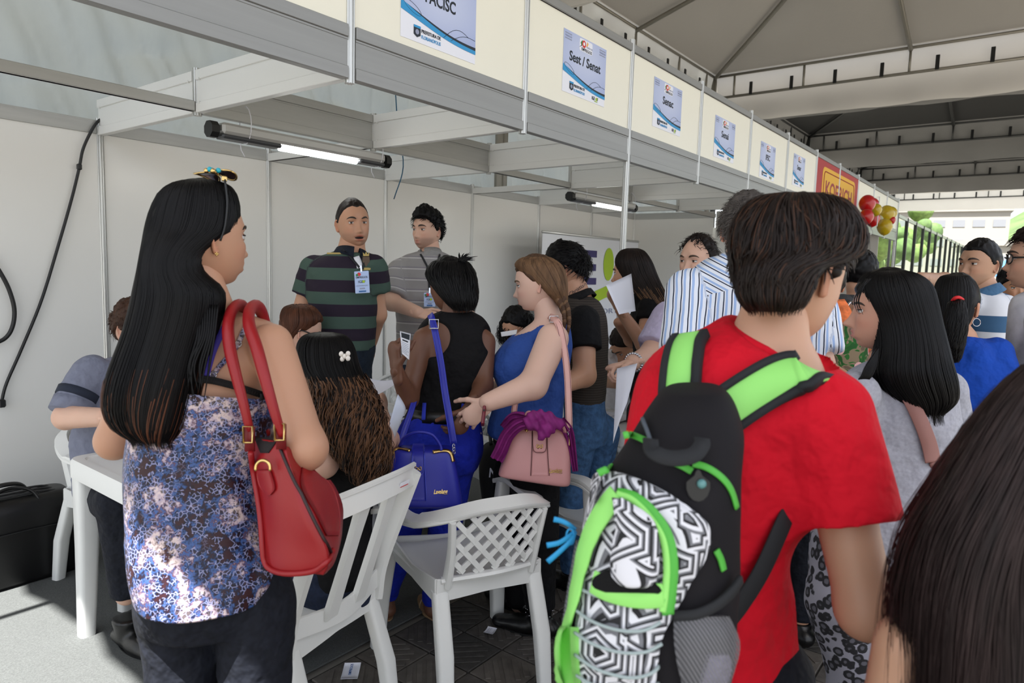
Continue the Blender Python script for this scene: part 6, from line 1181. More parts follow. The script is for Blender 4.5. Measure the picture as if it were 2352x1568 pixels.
        for x in (-.068, .068): part('slat', strap(smoothpts([(x*.95, zb(x, z_), z_) for z_ in (.46, .6, .72, .835)], 12), A(0, -1, .2), [.052, .044, .042, .052], .020))
        lc = T([(.10, zb(.1, bz)-.014, bz-.015)])[0]; rx = T([(1, 0, 0)])[0]-T([(0, 0, 0)])[0]; fy = T([(0, 1, 0)])[0]-T([(0, 0, 0)])[0]; upv = nrm(UP-fy*.3)
        mesh('maker_label', prism(rrect(.05, .018, .003), lc-fy*.0015, rx, upv, -fy, .001), PAPER, o, smooth=False); mesh('label_mark', prism(rrect(.042, .003, .001), lc-fy*.003-upv*.006, rx, upv, -fy, .0006), REDP, o, smooth=False)
    return o
bl_, br_ = S(752, 1160, 1.81), S(930, 1080, 2.13); rgt = nrm((br_-bl_)*A(1, 1, 0)); fwd = A(-rgt[1], rgt[0], 0); c1 = (bl_+br_)/2*A(1, 1, 0)+fwd*.325
chair('slat', c1, math.atan2(fwd[1], fwd[0]), 'white plastic chair with an upright slatted back, beside the red tote bag')
chair('lattice', (1.845, 1.615), math.radians(66), 'empty white plastic armchair with a lattice back in the middle foreground')
chair('lattice', (2.62, 1.50), math.radians(37.7+180+38), 'white plastic armchair partly hidden behind the pink handbag')
c4 = S(893, 950, 4.75); chair('lattice', (c4[0], c4[1]), math.radians(37.7+180-25), 'white plastic armchair against the back wall behind the dark skinned woman')
chair('lattice', (1.38, 3.24), math.radians(-74), 'white plastic armchair the grey blue shirted man sits on')
c6 = S(1445, 1000, 3.98); chair('lattice', (c6[0], c6[1]), math.radians(150), 'white plastic armchair under the man writing behind the post')
c7 = S(1188, 1000, 3.66); chair('lattice', (c7[0], c7[1]), math.radians(250), 'white plastic armchair under the black curly haired reader')
c8 = S(682, 1100, 3.27); chair('lattice', (c8[0], c8[1]), math.radians(-70), 'white plastic armchair under the woman in sunglasses')
def table(x, y, az, label, s=.70, h=.72):
    o = empty('plastic_table', (x, y, 0), label, 'table', 'white plastic tables'); T = placer((x, y, 0), az); hs = s/2
    rings = [[(a, b_, z) for a, b_ in rrect(w, w, .045, 5)] for w, z in ((s-.02, h-.075), (s, h-.07), (s, h-.01), (s-.012, h), (s-.075, h), (s-.085, h-.006))]; V, F = loft(rings, False); k = len(rings)-1; m = len(rings[0]); F.append([k*m+i for i in range(m)]); mesh('tabletop', (T(V), F), PLASTIC, o, auto=40)
    for sx in (-1, 1):
        for sy in (-1, 1):
            L_ = lloft([(sx*(hs-.035), sy*(hs-.035), 0, .056, .056, .016), (sx*(hs-.045), sy*(hs-.045), h*.5, .072, .072, .018), (sx*(hs-.052), sy*(hs-.052), h-.06, .088, .088, .02)]); mesh('leg', (T(L_[0]), L_[1]), PLASTIC, o, auto=40)
    mesh('center_boss', (T(lloft([(0, 0, h-.006, .07, .07, .03), (0, 0, h-.001, .06, .06, .028)])[0]), lloft([(0, 0, h-.006, .07, .07, .03), (0, 0, h-.001, .06, .06, .028)])[1]), PLASTIC, o); return o
table(1.325, 2.535, 0, 'square white plastic table at the left with a tapered leg standing by the sunlit floor')
table(2.24, 2.62, .12, 'square white plastic table covered in printed forms in front of the curly haired woman')
t3 = S(1400, 870, 3.55); table(t3[0]+.1, t3[1]+.12, .1, 'white plastic table behind the aluminium post where a man is writing')
# papers ----------------------------------------------------------------
def sheet(name, quad, label, cat, bend=0.0, n=8, mat=PAPER, group=None, th=.0012):
    q = [np.asarray(v, float) for v in quad]; nn = nrm(np.cross(q[1]-q[0], q[3]-q[0])); V = []
    for i in range(n+1):
        for j in range(n+1): u, v = i/n, j/n; V.append(q[0]*(1-u)*(1-v)+q[1]*u*(1-v)+q[2]*u*v+q[3]*(1-u)*v+nn*bend*4*u*(1-u))
    V = np.array(V); m = len(V); F = grid_faces(n+1, n+1, False).tolist(); F += [[f[3]+m, f[2]+m, f[1]+m, f[0]+m] for f in F]; rim = [j for j in range(n+1)]+[i*(n+1)+n for i in range(1, n+1)]+[n*(n+1)+j for j in range(n-1, -1, -1)]+[i*(n+1) for i in range(n-1, 0, -1)]
    F += [[rim[i], rim[(i+1) % len(rim)], rim[(i+1) % len(rim)]+m, rim[i]+m] for i in range(len(rim))]
    return mesh(name, (np.vstack([V, V-nn*th]), F), mat, label=label, cat=cat, group=group)
def lines(o, quad, rows, bars=()):
    q = [np.asarray(v, float) for v in quad]; nn = nrm(np.cross(q[1]-q[0], q[3]-q[0])); nn = nn if np.dot(nn, CO-q[0]) > 0 else -nn; at = lambda u, v: q[0]*(1-u)*(1-v)+q[1]*u*(1-v)+q[2]*u*v+q[3]*(1-u)*v+nn*.0012
    F = [[0, 1, 2, 3], [7, 6, 5, 4], [0, 4, 5, 1], [1, 5, 6, 2], [2, 6, 7, 3], [3, 7, 4, 0]]
    def bar(nm, u0, u1, v0, v1, m): B = np.array([at(u0, v0), at(u1, v0), at(u1, v1), at(u0, v1)]); mesh(nm, (np.vstack([B, B+nn*.0004]), F), m, o, smooth=False)
    for v in rows: bar('print_line', .08, random.uniform(.7, .93), v, v+.018, GREYP)
    for u0, u1, v0, v1, m in bars: bar('print_block', u0, u1, v0, v1, m)
q = [S(919, 760, 2.46), S(943, 766, 2.42), S(940, 826, 2.40), S(924, 812, 2.45)]; o = sheet('form', q, 'printed sheet with a black heading held by the dark skinned woman', 'paper'); lines(o, q, [.45, .52, .59, .66, .73, .8, .87], [(.12, .95, .05, .26, INK), (.2, .8, .32, .38, INK)])
sheet('paper', [S(842, 866, 2.62), S(908, 871, 2.72), S(909, 881, 2.70), S(850, 912, 2.52)], 'blank white sheet raised in front of the curly haired woman', 'paper', .012)
for k, (x, y, r, lb) in enumerate(((2.05, 2.50, .1, 'printed form on the middle table, nearest the curly haired woman'), (2.27, 2.60, .3, 'printed form in the centre of the middle table with a purple block'), (2.13, 2.80, -.15, 'printed form lying on the middle table toward the back wall'))):
    R = rotz(r); c = A(x, y, .7215+.0012*k); qd = [c+R@A(*v, 0) for v in ((-.105, .148), (.105, .148), (.105, -.148), (-.105, -.148))]; o = sheet('form', qd, lb, 'paper', 0, 2, group='printed forms on the tables'); lines(o, qd, [.1, .2, .3, .5, .6, .7, .85], [(.1, .5, .36, .46, M('purple print', '4a4a8e', .6)), (.55, .9, .88, .93, INK)])
sheet('papers', [S(1392, 655, 3.27), S(1450, 628, 3.24), S(1460, 714, 3.24), S(1422, 722, 3.27)], 'white stapled papers held up by the woman with the long dark hair', 'paper', .012)
sheet('papers', [S(1417, 846, 2.66), S(1464, 834, 2.66), S(1440, 925, 2.66), S(1408, 1018, 2.64)], 'white papers hanging from the hand with the bracelet', 'paper', .02)
CLR = D.materials.new('clear plastic sleeve'); t, N, L, b = nodes(CLR); b.inputs['Base Color'].default_value = (.72, .78, .92, 1); b.inputs['Roughness'].default_value = .25; b.inputs['Alpha'].default_value = .72
sheet('plastic_folder', [S(914, 905, 2.50), S(932, 938, 2.46), S(906, 1008, 2.40), S(894, 975, 2.46)], 'translucent plastic folder between the table and the blue jeans', 'folder', .01, mat=CLR)
sheet('paper', [S(1150, 763, 3.34), S(1188, 757, 3.30), S(1186, 768, 3.26), S(1152, 773, 3.30)], 'white sheet in front of the black curly haired reader', 'paper')
qd = [S(1378, 868, 3.5), S(1412, 862, 3.55), S(1404, 838, 3.75), S(1376, 842, 3.75)]; c = t3+A(.05, .05, 0); qd = [A(c[0]+a, c[1]+b_, .7215) for a, b_ in ((-.1, .14), (.1, .14), (.1, -.14), (-.1, -.14))]; o = sheet('form', qd, 'white form on the table behind the aluminium post', 'paper', 0, 2); lines(o, qd, [.2, .35, .5, .65])
def floorsheet(x, y, w, h, r, label, name='leaflet'):
    c = onz(x, y, .012); R = rotz(r); qd = [c+R@A(a*w/2, b_*h/2, 0) for a, b_ in ((-1, 1), (1, 1), (1, -1), (-1, -1))]; return sheet(name, qd, label, 'leaflet', .004, 4), qd
o, qd = floorsheet(806, 1540, .10, .06, .75, 'small printed slip on the paving right of the slatted chair leg'); c = sum(qd)/4; ux = nrm(qd[1]-qd[0]); text('EMPREGOS', c+UP*.006, ux, np.cross(UP, ux), .014, M('blue lettering', '2a5a9a', .6), o, .01, 1, .0006)
o, qd = floorsheet(1126, 1447, .05, .04, .3, 'crumpled scrap of paper by the armchair front leg'); lines(o, qd, [.3, .5])
o, qd = floorsheet(1085, 1165, .20, .27, .9, 'printed leaflet lying on the carpet between the two handbag owners'); lines(o, qd, [.1, .15], [(.1, .55, .25, .9, GREYP), (.62, .9, .3, .5, INK), (.62, .9, .6, .85, GREYP)])
o, qd = floorsheet(1848, 1378, .07, .05, 1.0, 'scrap of clear wrapper on the dark paving by the leopard trousers', 'wrapper')
# ================================================================== BAGS
def frame3(P0, P1, n): x = nrm(P1-P0); return x, np.cross(n, x)
TOTE = M('red leather', '8e0f16', .42, bump=.12, bs=160, bd=.001, spec=.45); TOTED = M('red leather edge', '6e0c12', .5); DARKL = M('dark lining', '15090b', .8); PIP = M('dark piping', '2a1214', .5)
rows = [(1012, 574, 655, 664, 1.41, 1.345, 1.35), (1050, 576, 662, 690, 1.41, 1.325, 1.38), (1095, 586, 678, 750, 1.40, 1.31, 1.45), (1150, 596, 698, 784, 1.39, 1.30, 1.47), (1205, 601, 723, 786, 1.38, 1.295, 1.45), (1255, 605, 748, 778, 1.37, 1.295, 1.40), (1295, 612, 752, 766, 1.365, 1.30, 1.36), (1316, 632, 742, 750, 1.36, 1.31, 1.34)]
RG = []
for y, l, m, r, dl, dm, dr in smoothpts(np.array(rows, float), 30):
    a, b_, c = S(l, y-10*(y < 1030), dl), S(m, y, dm), S(r, y+14*(y < 1100), dr); e = S((l+r)/2+8, y, max(dl, dr)+.03); pts = [a*(1-u)+b_*u-FW*.012*math.sin(math.pi*u) for u in np.linspace(0, .97, 9)]+[b_*(1-u)+c*u-FW*.010*math.sin(math.pi*u) for u in np.linspace(.04, 1, 9)]+[c*(1-u)+e*u for u in (.4, .9)]+[e*(1-u)+a*u for u in (.3, .7)]; RG.append(pts)
V, F = loft(RG, True); V = V+vnormals(V, np.array([f if len(f) == 4 else f+[f[2]] for f in F]))*(.004*vnoise(V, 14)+.003*vnoise(V*A(30, 30, 9)))[:, None]; tt = empty('tote_bag', S(690, 1318, 1.38), 'red leather tote bag hanging from the shoulder of the woman in the floral camisole', 'bag')
mesh('bag_body', (V, F), TOTE, tt); rb = bvh(V, F)
P_, N_ = proj(rb, [(641, 1020), (664, 1075), (689, 1129), (718, 1190), (746, 1243), (758, 1268)], 40, .002, 1.3); mesh('piping', tube(P_, .0032, 6), PIP, tt); P_, N_ = proj(rb, [(576, 1040), (597, 1159), (604, 1240), (606, 1286), (628, 1308), (670, 1316), (727, 1308), (756, 1282), (763, 1262)], 60, .002, 1.36); mesh('edge_band', tube(P_, .006, 8), TOTE, tt)
mesh('opening', patch(rb, [(1004, 586, 640), (1020, 592, 632), (1040, 600, 618)], 8, 8, .002, 0, 1.38), DARKL, tt); mesh('front_pocket', patch(rb, [(1072, 692, 716), (1120, 690, 762), (1180, 722, 778), (1230, 748, 776)], 10, 14, .003, .004, 1.4), TOTE, tt); P_, N_ = proj(rb, [(692, 1068), (672, 1062)], 5, .004, 1.33)
dr = [S(606, 1072, 1.345)+(CR*.026*math.cos(a)*.55+CU*.026*math.sin(a)*.6+CR*.004)*1.0-FW*.015 for a in np.linspace(-.3, math.pi+.3, 16)]; mesh('ring', tube(dr, .0034, 8), GOLD, tt)
mesh('tab', patch(rb, [(1078, 596, 624), (1090, 594, 628), (1110, 598, 634), (1124, 606, 634), (1136, 618, 624)], 8, 14, .004, .002, 1.36, .005), TOTE, tt)
def handle(pts, w, name, mat, par, n=60, r2=None): mesh(name, tube(pts, w, 12, n, .85), mat, par)
bA = bvh(*WA.bV)
shl = [S(574, 990, 1.37), S(560, 930, 1.36), S(542, 860, 1.365), S(528, 800, 1.38), S(524, 750, 1.40), S(532, 715, 1.44), S(548, 700, 1.49), S(562, 712, 1.545), S(575, 760, 1.58), S(590, 850, 1.60), S(602, 930, 1.58), S(612, 995, 1.50)]
shr = [S(648, 1000, 1.335), S(632, 950, 1.325), S(612, 880, 1.325), S(590, 800, 1.345), S(572, 745, 1.38), S(574, 712, 1.43), S(588, 702, 1.48), S(602, 720, 1.53), S(615, 770, 1.56), S(630, 850, 1.58), S(645, 930, 1.55), S(660, 1000, 1.44)]
for pts in (shl, shr): handle(pts, [.009, .0135, .014, .0135, .009], 'handle', TOTE, tt)
for x, y, d in ((574, 996, 1.365), (646, 990, 1.335), (700, 1062, 1.40)):
    c = S(x, y, d); mesh('buckle', tube([c+CR*a*.009+CU*b_*.016-FW*.010 for a, b_ in ((-1, -1), (1, -1), (1, 1), (-1, 1), (-1, -1))], .0026, 6), GOLD, tt); mesh('handle_tab', strap([c+CU*.014, c, c-CU*.035], -FW, .020, .006), TOTED, tt)
# framed handbags (blue and pink), same make
def handbag(rows, d, hd, mat, edge_m, nm, label, tabx, tabrow, clips, script, loc, tilt=0):
    o = empty('handbag', S(*loc), label, 'bag', 'framed shoulder handbags'); E_ = pxrings(rows, 64, 36, 5.0); V, F = loft(E_); c = V.mean(0); V = V+0.0; mesh('bag_body', (V, F), mat, o); bv = bvh(V, F)
    l, r = tabx; y0, y1, y2 = tabrow; w = (r-l)
    mesh('center_panel', patch(bv, [(y0+8, y0+8+tilt*0, l-w*.08, r+w*.08)] if False else [(y0, l-w*.05, r+w*.05), ((y0+y2)/2, l-w*.02, r+w*.06), (y2, l-w*.12, r+w*.18)], 8, 14, .0015, .001, d), mat, o)
    for x_, k in ((l-w*.06, -.1), (r+w*.06, .15)): P_, N_ = proj(bv, [(x_, y0), (x_+k*w*.2, (y0+y2)/2), (x_+k*w, y2)], 20, .003, d); mesh('seam', tube(P_, .0013, 5), edge_m, o)
    mesh('flap', patch(bv, [(y0-6, l, r), (y1-16, l, r), (y1-5, l+1.5, r-1.5), (y1, l+w*.18, r-w*.18)], 10, 18, .006, .003, d, .006), mat, o); P_, N_ = proj(bv, [(l, y0), (l, y1-12), (l+w*.2, y1), ((l+r)/2, y1+1), (r-w*.2, y1), (r, y1-12), (r, y0)], 40, .010, d); mesh('seam', tube(P_, .0011, 5), edge_m, o)
    q, n_, _ = hit(bv, (l+r)/2, y1-14, d); q = q+n_*.012; bow = []
    for sg in (-1, 1): bow += [tube([q, q+CR*sg*.009+CU*.006, q+CR*sg*.011, q+CR*sg*.009-CU*.006, q], .0016, 6, 16), tube([q, q+CR*sg*.006-CU*.010], .0014, 5)]
    mesh('bow', join(bow+[sphere(q, .003, 8, 6)]), GOLD, o)
    for pts in clips: P_, N_ = proj(bv, pts, 24, .003, d); mesh('frame_clip', strap(P_, N_, .013, .007), GOLD, o)
    (sx, sy, sw) = script; q, n_, _ = hit(bv, sx, sy, d); px = sw*d/FPX; ang = nrm(CR+CU*.06); mesh_ = text('Lavelane', q+n_*.003, ang, np.cross(n_, ang), .022, GOLD, o, .014, 1, .0016, .45, 'lettering', wid=px); und = [q+n_*.004+ang*px*(u-.5)-CU*(.008-.003*math.sin(u*5)) for u in np.linspace(0, 1, 8)]; mesh('underline', tube(und, .0009, 5), GOLD, o)
    return o, bv
BLUB = M('cobalt blue leather', '1c2396', .42, bump=.12, bs=180, bd=.001); BLUE_E = M('blue stitching', '4a55c8', .6); PINK = M('pale pink leather', 'c9908e', .42, bump=.12, bs=180, bd=.001); PINKE = M('brown edge', '5a2e30', .5)
blue, bbv = handbag([(1027, 916, 1034, 2.5, .035), (1033, 906, 1040, 2.5, .05), (1060, 896, 1046, 2.5, .06), (1100, 890, 1054, 2.5, .065), (1138, 886, 1060, 2.5, .07), (1150, 888, 1060, 2.5, .066), (1155, 896, 1054, 2.5, .055)], 2.45, .06, BLUB, BLUE_E, '', 'cobalt blue framed handbag hanging behind the blue jeans', (947, 974), (1028, 1089, 1150), [[(904, 1044), (906, 1036), (918, 1031), (942, 1036)], [(994, 1039), (1020, 1036), (1034, 1040), (1040, 1060)]], (1012, 1128, 32), (975, 1155, 2.5))
pink, pbv = handbag([(976, 1186, 1300, 2.60, .03), (982, 1178, 1304, 2.6, .05), (1010, 1168, 1308, 2.6, .06), (1050, 1156, 1310, 2.6, .066), (1076, 1148, 1090, 1310, 2.6, .07), (1084, 1146, 1106, 1308, 2.6, .066), (1088, 1152, 1111, 1302, 2.6, .05)], 2.55, .06, PINK, PINKE, '', 'pale pink framed handbag with a magenta scarf tied on its handle', (1224, 1255), (980, 1038, 1092), [[(1178, 1000), (1184, 984), (1196, 978), (1212, 990)], [(1290, 992), (1300, 994), (1306, 1008), (1306, 1024)]], (1276, 1080, 30), (1230, 1111, 2.6))
def stitched(o, pts, nn, w, mat, edge_m, name='shoulder_strap', n=40, th=.005):
    P_ = smoothpts(pts, n); mesh(name, strap(P_, nn, w, th), mat, o); T_ = np.gradient(P_, axis=0)
    for sg in (-1, 1): off = np.array([np.cross(nrm(t_), nrm(nn))*w*.40*sg+nrm(nn)*th*.55 for t_ in T_]); mesh('seam', tube(P_+off, .0009, 4), edge_m, o)
stitched(blue, [S(1042, 1018, 2.46), S(1034, 970, 2.46), S(1022, 900, 2.50), S(1012, 830, 2.55), S(1000, 765, 2.59), S(992, 732, 2.62), S(988, 722, 2.68)], -FW, .026, BLUB, BLUE_E); stitched(blue, [S(918, 1022, 2.5), S(930, 985, 2.52), S(944, 945, 2.56), S(956, 905, 2.62)], -FW+CR*.3, .022, BLUB, BLUE_E, n=16)
c = S(997, 744, 2.585); mesh('buckle', tube([c+CR*a*.017+CU*b_*.017-FW*.004 for a, b_ in ((-1, -1), (1, -1), (1, 1), (-1, 1), (-1, -1))], .0028, 6), CHROME, blue)
mesh('top_handle', tube([S(918, 1024, 2.47), S(930, 1004, 2.45), S(960, 992, 2.44), S(992, 998, 2.45), S(1010, 1020, 2.46), S(1014, 1034, 2.46)], .006, 8, 30), BLUB, blue)
for o_, x, y, d in ((blue, 1042, 1024, 2.455), (blue, 918, 1028, 2.47), (pink, 1306, 985, 2.53), (pink, 1180, 962, 2.55)):
    for k in range(3): c = S(x+k*.5, y+k*7, d); mesh('clasp', tube([c+(CR*math.cos(a)*.5+CU*math.sin(a))*.0075+FW*.004*math.sin(a+k) for a in np.linspace(0, 2*math.pi, 12)], .0014, 5), CHROME, o_)
stitched(pink, [S(1307, 982, 2.53), S(1306, 930, 2.55), S(1303, 860, 2.58), S(1296, 800, 2.60), S(1286, 752, 2.61), S(1274, 732, 2.65), S(1262, 726, 2.74)], -FW, .026, M('pink strap leather', 'dba9a0', .45), PINKE); stitched(pink, [S(1180, 960, 2.55), S(1182, 935, 2.53), S(1187, 910, 2.52)], -FW, .022, M('pink strap leather', 'd8a69e', .45), PINKE, n=12)
c = S(1272, 733, 2.64); mesh('buckle', tube([c+CR*a*.016+CU*b_*.012-FW*.004 for a, b_ in ((-1, -1), (1, -1), (1, 1), (-1, 1), (-1, -1))], .0026, 6), CHROME, pink)
mesh('top_handle', tube([S(1196, 984, 2.54), S(1204, 962, 2.52), S(1214, 948, 2.51), S(1226, 955, 2.50)], .009, 8, 16, .6), PINK, pink); mesh('top_handle', tube([S(1276, 968, 2.5), S(1290, 975, 2.51), S(1298, 992, 2.53)], .010, 8, 12, .6), PINK, pink)
SCF = M('magenta chiffon', '7a1468', .75, var=.2, vs=40); sc_ = empty('scarf', S(1250, 1010, 2.5), 'magenta scarf knotted around the handle of the pink handbag', 'scarf'); q = Sdf(.012)
for k in range(9): a = k/8*2*math.pi; q.cone(S(1238+20*math.cos(a), 968+12*math.sin(a), 2.50-.015*math.sin(a*2)), S(1238+26*math.cos(a+.9), 966+15*math.sin(a+.9), 2.49), .016, .018)
q.cone(S(1255, 985, 2.47), S(1240, 1006, 2.46), .03, .012); q.cone(S(1262, 960, 2.48), S(1285, 975, 2.48), .022, .02); V, F = q.mesh(.005, 2, lambda V: .004*np.sin(V@nrm(CR+CU*.6)*260)*.6+.003*vnoise(V, 60)); mesh('knot', (V, F), SCF, sc_)
def drape(pts, w0, w1, n=30, fold=.01, seed=0):
    P_ = smoothpts(pts, n); V = []; m = 14
    for i, p_ in enumerate(P_):
        w = w0+(w1-w0)*i/(n-1); tdir = nrm(P_[min(i+1, n-1)]-P_[max(i-1, 0)]); sd = nrm(np.cross(tdir, FW))
        for j in range(m): u = j/(m-1)-.5; V.append(p_+sd*u*w+FW*fold*math.sin(u*17+seed+i*.12))
    return np.array(V), grid_faces(n, m, False)
for pts, w0, w1, sd in (([S(1222, 966, 2.50), S(1190, 975, 2.50), S(1165, 1000, 2.52), S(1150, 1035, 2.53), S(1140, 1056, 2.54)], .05, .05, 0), ([S(1284, 968, 2.52), S(1304, 990, 2.53), S(1314, 1030, 2.55), S(1322, 1082, 2.56)], .05, .022, 2), ([S(1205, 962, 2.515), S(1180, 962, 2.53), S(1160, 985, 2.56)], .05, .05, 4)): mesh('tail', drape(pts, w0, w1, seed=sd), SCF, sc_)
# dark bag with white letters seen between the two handbags
db = mesh('backpack', loft(pxrings([(1018, 1122, 1150, 3.05, .05), (1030, 1108, 1165, 3.05, .09), (1070, 1100, 1172, 3.05, .11), (1120, 1104, 1174, 3.05, .11), (1165, 1112, 1172, 3.05, .10), (1185, 1122, 1168, 3.05, .06)], 32, 20, 3)), M('black nylon', '08080a', .8), label='black bag with white letters NI, half behind the pink handbag', cat='bag'); text('NI', S(1135, 1086, 2.90), nrm(CR-CU*.1), nrm(CU+CR*.1), .055, WHITEP, db, .02, .8, .002)
mesh('bag_strap', tube([S(1128, 1022, 3.0), S(1126, 990, 3.02), S(1134, 965, 3.04)], .010, 8, 10, .5), BLACK, db)
# ------------------------------------------------------------------ backpack of the young man
bk = empty('backpack', S(1480, 1560, .98), 'black backpack with lime green trim and a black and white geometric pocket', 'backpack'); NYL = M('black pack nylon', '141216', .8, bump=.3, bs=500, bd=.001, spec=.25); GRN = M('lime green webbing', '93dd70', .7, bump=.25, bs=600, bd=.001); GRN2 = M('green zip', '49a838', .55); EDGE = M('black edge binding', '16181c', .8)
E_ = pxrings([(886, 1560, 1630, .985, .03), (896, 1530, 1655, .98, .06), (930, 1500, 1685, .975, .085), (1000, 1450, 1706, .97, .105), (1090, 1396, 1702, .965, .12), (1180, 1358, 1694, .96, .125), (1280, 1335, 1690, .955, .125), (1380, 1312, 1690, .95, .13), (1470, 1298, 1680, .95, .13), (1560, 1300, 1660, .95, .13), (1640, 1310, 1640, .95, .12), (1690, 1330, 1610, .955, .10)], 72, 60, 2.9)
V, F = loft(E_); cen = np.vstack([np.repeat(E_.mean(1), 72, 0), E_[0].mean(0), E_[-1].mean(0)]); out = V-cen; out /= np.linalg.norm(out, axis=1)[:, None]+1e-6; V = V+out*(.007*vnoise(V, 9)+.004*vnoise(V*A(20, 20, 12)))[:, None]; mesh('pack_body', (V, F), NYL, bk); kb2 = bvh(V, F)
GEO = D.materials.new('geometric print'); t, N, L, b = nodes(GEO); b.inputs['Roughness'].default_value = .75; tc = N.new('ShaderNodeTexCoord'); mp = N.new('ShaderNodeMapping'); mp.inputs['Rotation'].default_value = (.4, .6, .5); L.new(tc.outputs['Object'], mp.inputs[0])
vo = N.new('ShaderNodeTexVoronoi'); vo.distance = 'MANHATTAN'; vo.inputs['Scale'].default_value = 19; L.new(mp.outputs[0], vo.inputs[0]); fz = node_math(t, 'FRACT', node_math(t, 'MULTIPLY', vo.outputs['Distance'], 4.2)); L.new(ramp(t, fz, [(0, 'd6d6dc'), (.42, '6f7076'), (.70, '121216')]), b.inputs['Base Color']); add_bump(t, b, 500, .2, .001)
fp = mesh('front_panel', patch(kb2, [(1092, 1388, 1428), (1112, 1376, 1490), (1150, 1366, 1562), (1200, 1356, 1620), (1260, 1350, 1622), (1330, 1345, 1588), (1400, 1338, 1555), (1470, 1334, 1520), (1570, 1334, 1506)], 26, 44, .010, .020, .86, .012), GEO, bk); fv = np.array([v.co[:] for v in fp.data.vertices])+wloc(bk); kf = bvh(np.vstack([V, fv]), [list(f) for f in F]+[[i+len(V) for i in p_.vertices] for p_ in fp.data.polygons])
def trim(pts, w, mat, name, off=.006, th=.006, n=60, par=bk, bv=None, d=.85): P_, N_ = proj(bv or kf, pts, n, off, d); mesh(name, strap(P_, N_, w, th), mat, par); return P_, N_
trim([(1424, 1140), (1400, 1170), (1372, 1220), (1352, 1280), (1338, 1350), (1322, 1420), (1308, 1500), (1300, 1570)], .030, GRN, 'side_band', .009, .004); trim([(1424, 1138), (1460, 1146), (1500, 1180), (1532, 1230), (1542, 1290), (1536, 1350), (1526, 1404)], .015, GRN2, 'zip_arch', .008, .004); trim([(1424, 1138), (1456, 1150), (1492, 1186), (1522, 1234), (1531, 1290), (1526, 1350), (1516, 1400)], .008, GRN, 'zip_tape', .009, .003)
trim([(1372, 1334), (1400, 1350), (1440, 1362), (1480, 1366), (1520, 1362)], .028, GRN, 'pocket_band', .009, .004); mesh('pocket_gap', patch(kf, [(1306, 1400, 1420), (1326, 1376, 1490), (1348, 1376, 1518), (1358, 1400, 1510)], 14, 8, .012, 0, .84, .004), BLACKC, bk); 
mesh('lower_band', patch(kf, [(1440, 1290, 1330), (1490, 1276, 1330), (1540, 1282, 1332), (1575, 1296, 1336)], 8, 12, .012, .010, .86, .01), GRN, bk)
mesh('inner_flap', patch(kf, [(1150, 1420, 1440), (1190, 1424, 1500), (1250, 1420, 1516), (1310, 1414, 1512), (1336, 1430, 1496), (1344, 1452, 1478)], 14, 18, .018, .010, .84, .006), GEO, bk)
for pts in ([(1432, 1000), (1446, 998), (1470, 1006), (1494, 1018)], [(1528, 1058), (1560, 1068), (1590, 1084)], [(1592, 1066), (1622, 1074), (1654, 1096), (1676, 1126), (1688, 1166)], [(1374, 1087), (1388, 1080), (1408, 1073)], [(1642, 1262), (1652, 1284), (1658, 1308)]): trim(pts, .009, GRN2, 'zip', .003, .003, 24, bv=kb2)
P_ = [S(1494, 1010, .858), S(1500, 1036, .835), S(1540, 1052, .828), S(1590, 1046, .832), S(1612, 1022, .85), S(1612, 1008, .86)]; mesh('haul_loop', strap(smoothpts(P_, 30), nrm(CU*.5-FW), .020, .005), EDGE, bk)
P_, N_ = proj(kb2, [(1486, 968), (1494, 990), (1500, 1012), (1506, 1038)], 12, .008, .87); mesh('zip_pull', tube(P_, .003, 6), M('grey cord', '4a525c', .7), bk); q, n_, _ = hit(kb2, 1603, 1117, .86); mesh('cord_port', prism([(.02*math.sin(a)*(.75 if abs(a) < 2 else .3), -.02*math.cos(a)) for a in np.linspace(-math.pi, math.pi, 15)[:-1]], q+n_*.003, CR, CU, n_, .004), BLACK, bk, smooth=False); mesh('port_ring', sphere(q+CR*.004+CU*.002+n_*.008, .006, 10, 8), M('teal dot', '5a8a8a', .4), bk)
CORD = M('pale elastic cord', '9aa8a8', .6)
for y0, s_ in ((1345, 30), (1400, 40), (1452, 36), (1500, 40), (1545, 30)): P_, N_ = proj(kf, [(1330, y0), (1370, y0+s_*.7), (1430, y0+s_*1.15), (1480, y0+s_*1.1), (1512, y0+s_*.6)], 30, .006, .84); mesh('elastic_cord', tube(P_, .0022, 6), CORD, bk)
MESHM = D.materials.new('grey net'); t, N, L, b = nodes(MESHM); b.inputs['Base Color'].default_value = rgba(C('6a6a6e')); tc = N.new('ShaderNodeTexCoord'); mp = N.new('ShaderNodeMapping'); mp.inputs['Rotation'].default_value = (0, .6, .5); wv = N.new('ShaderNodeTexWave'); wv.inputs['Scale'].default_value = 75; L.new(tc.outputs['Object'], mp.inputs[0]); L.new(mp.outputs[0], wv.inputs[0]); L.new(node_math(t, 'ADD', node_math(t, 'MULTIPLY', node_math(t, 'GREATER_THAN', wv.outputs[0], .45), .45), .40), b.inputs['Alpha'])
mesh('net_pocket', patch(kb2, [(1410, 1552, 1562), (1390, 1570, 1640), (1360, 1640, 1684)] if False else [(1412, 1548, 1600, ) + () if False else (1412, 1548, 1660), (1470, 1548, 1682), (1530, 1556, 1672), (1590, 1570, 1650)], 14, 14, .010, .010, .92, .002), MESHM, bk); trim([(1546, 1412), (1590, 1408), (1630, 1388), (1662, 1355), (1680, 1325)], .012, EDGE, 'pocket_binding', .012, .006, 30, bv=kb2)
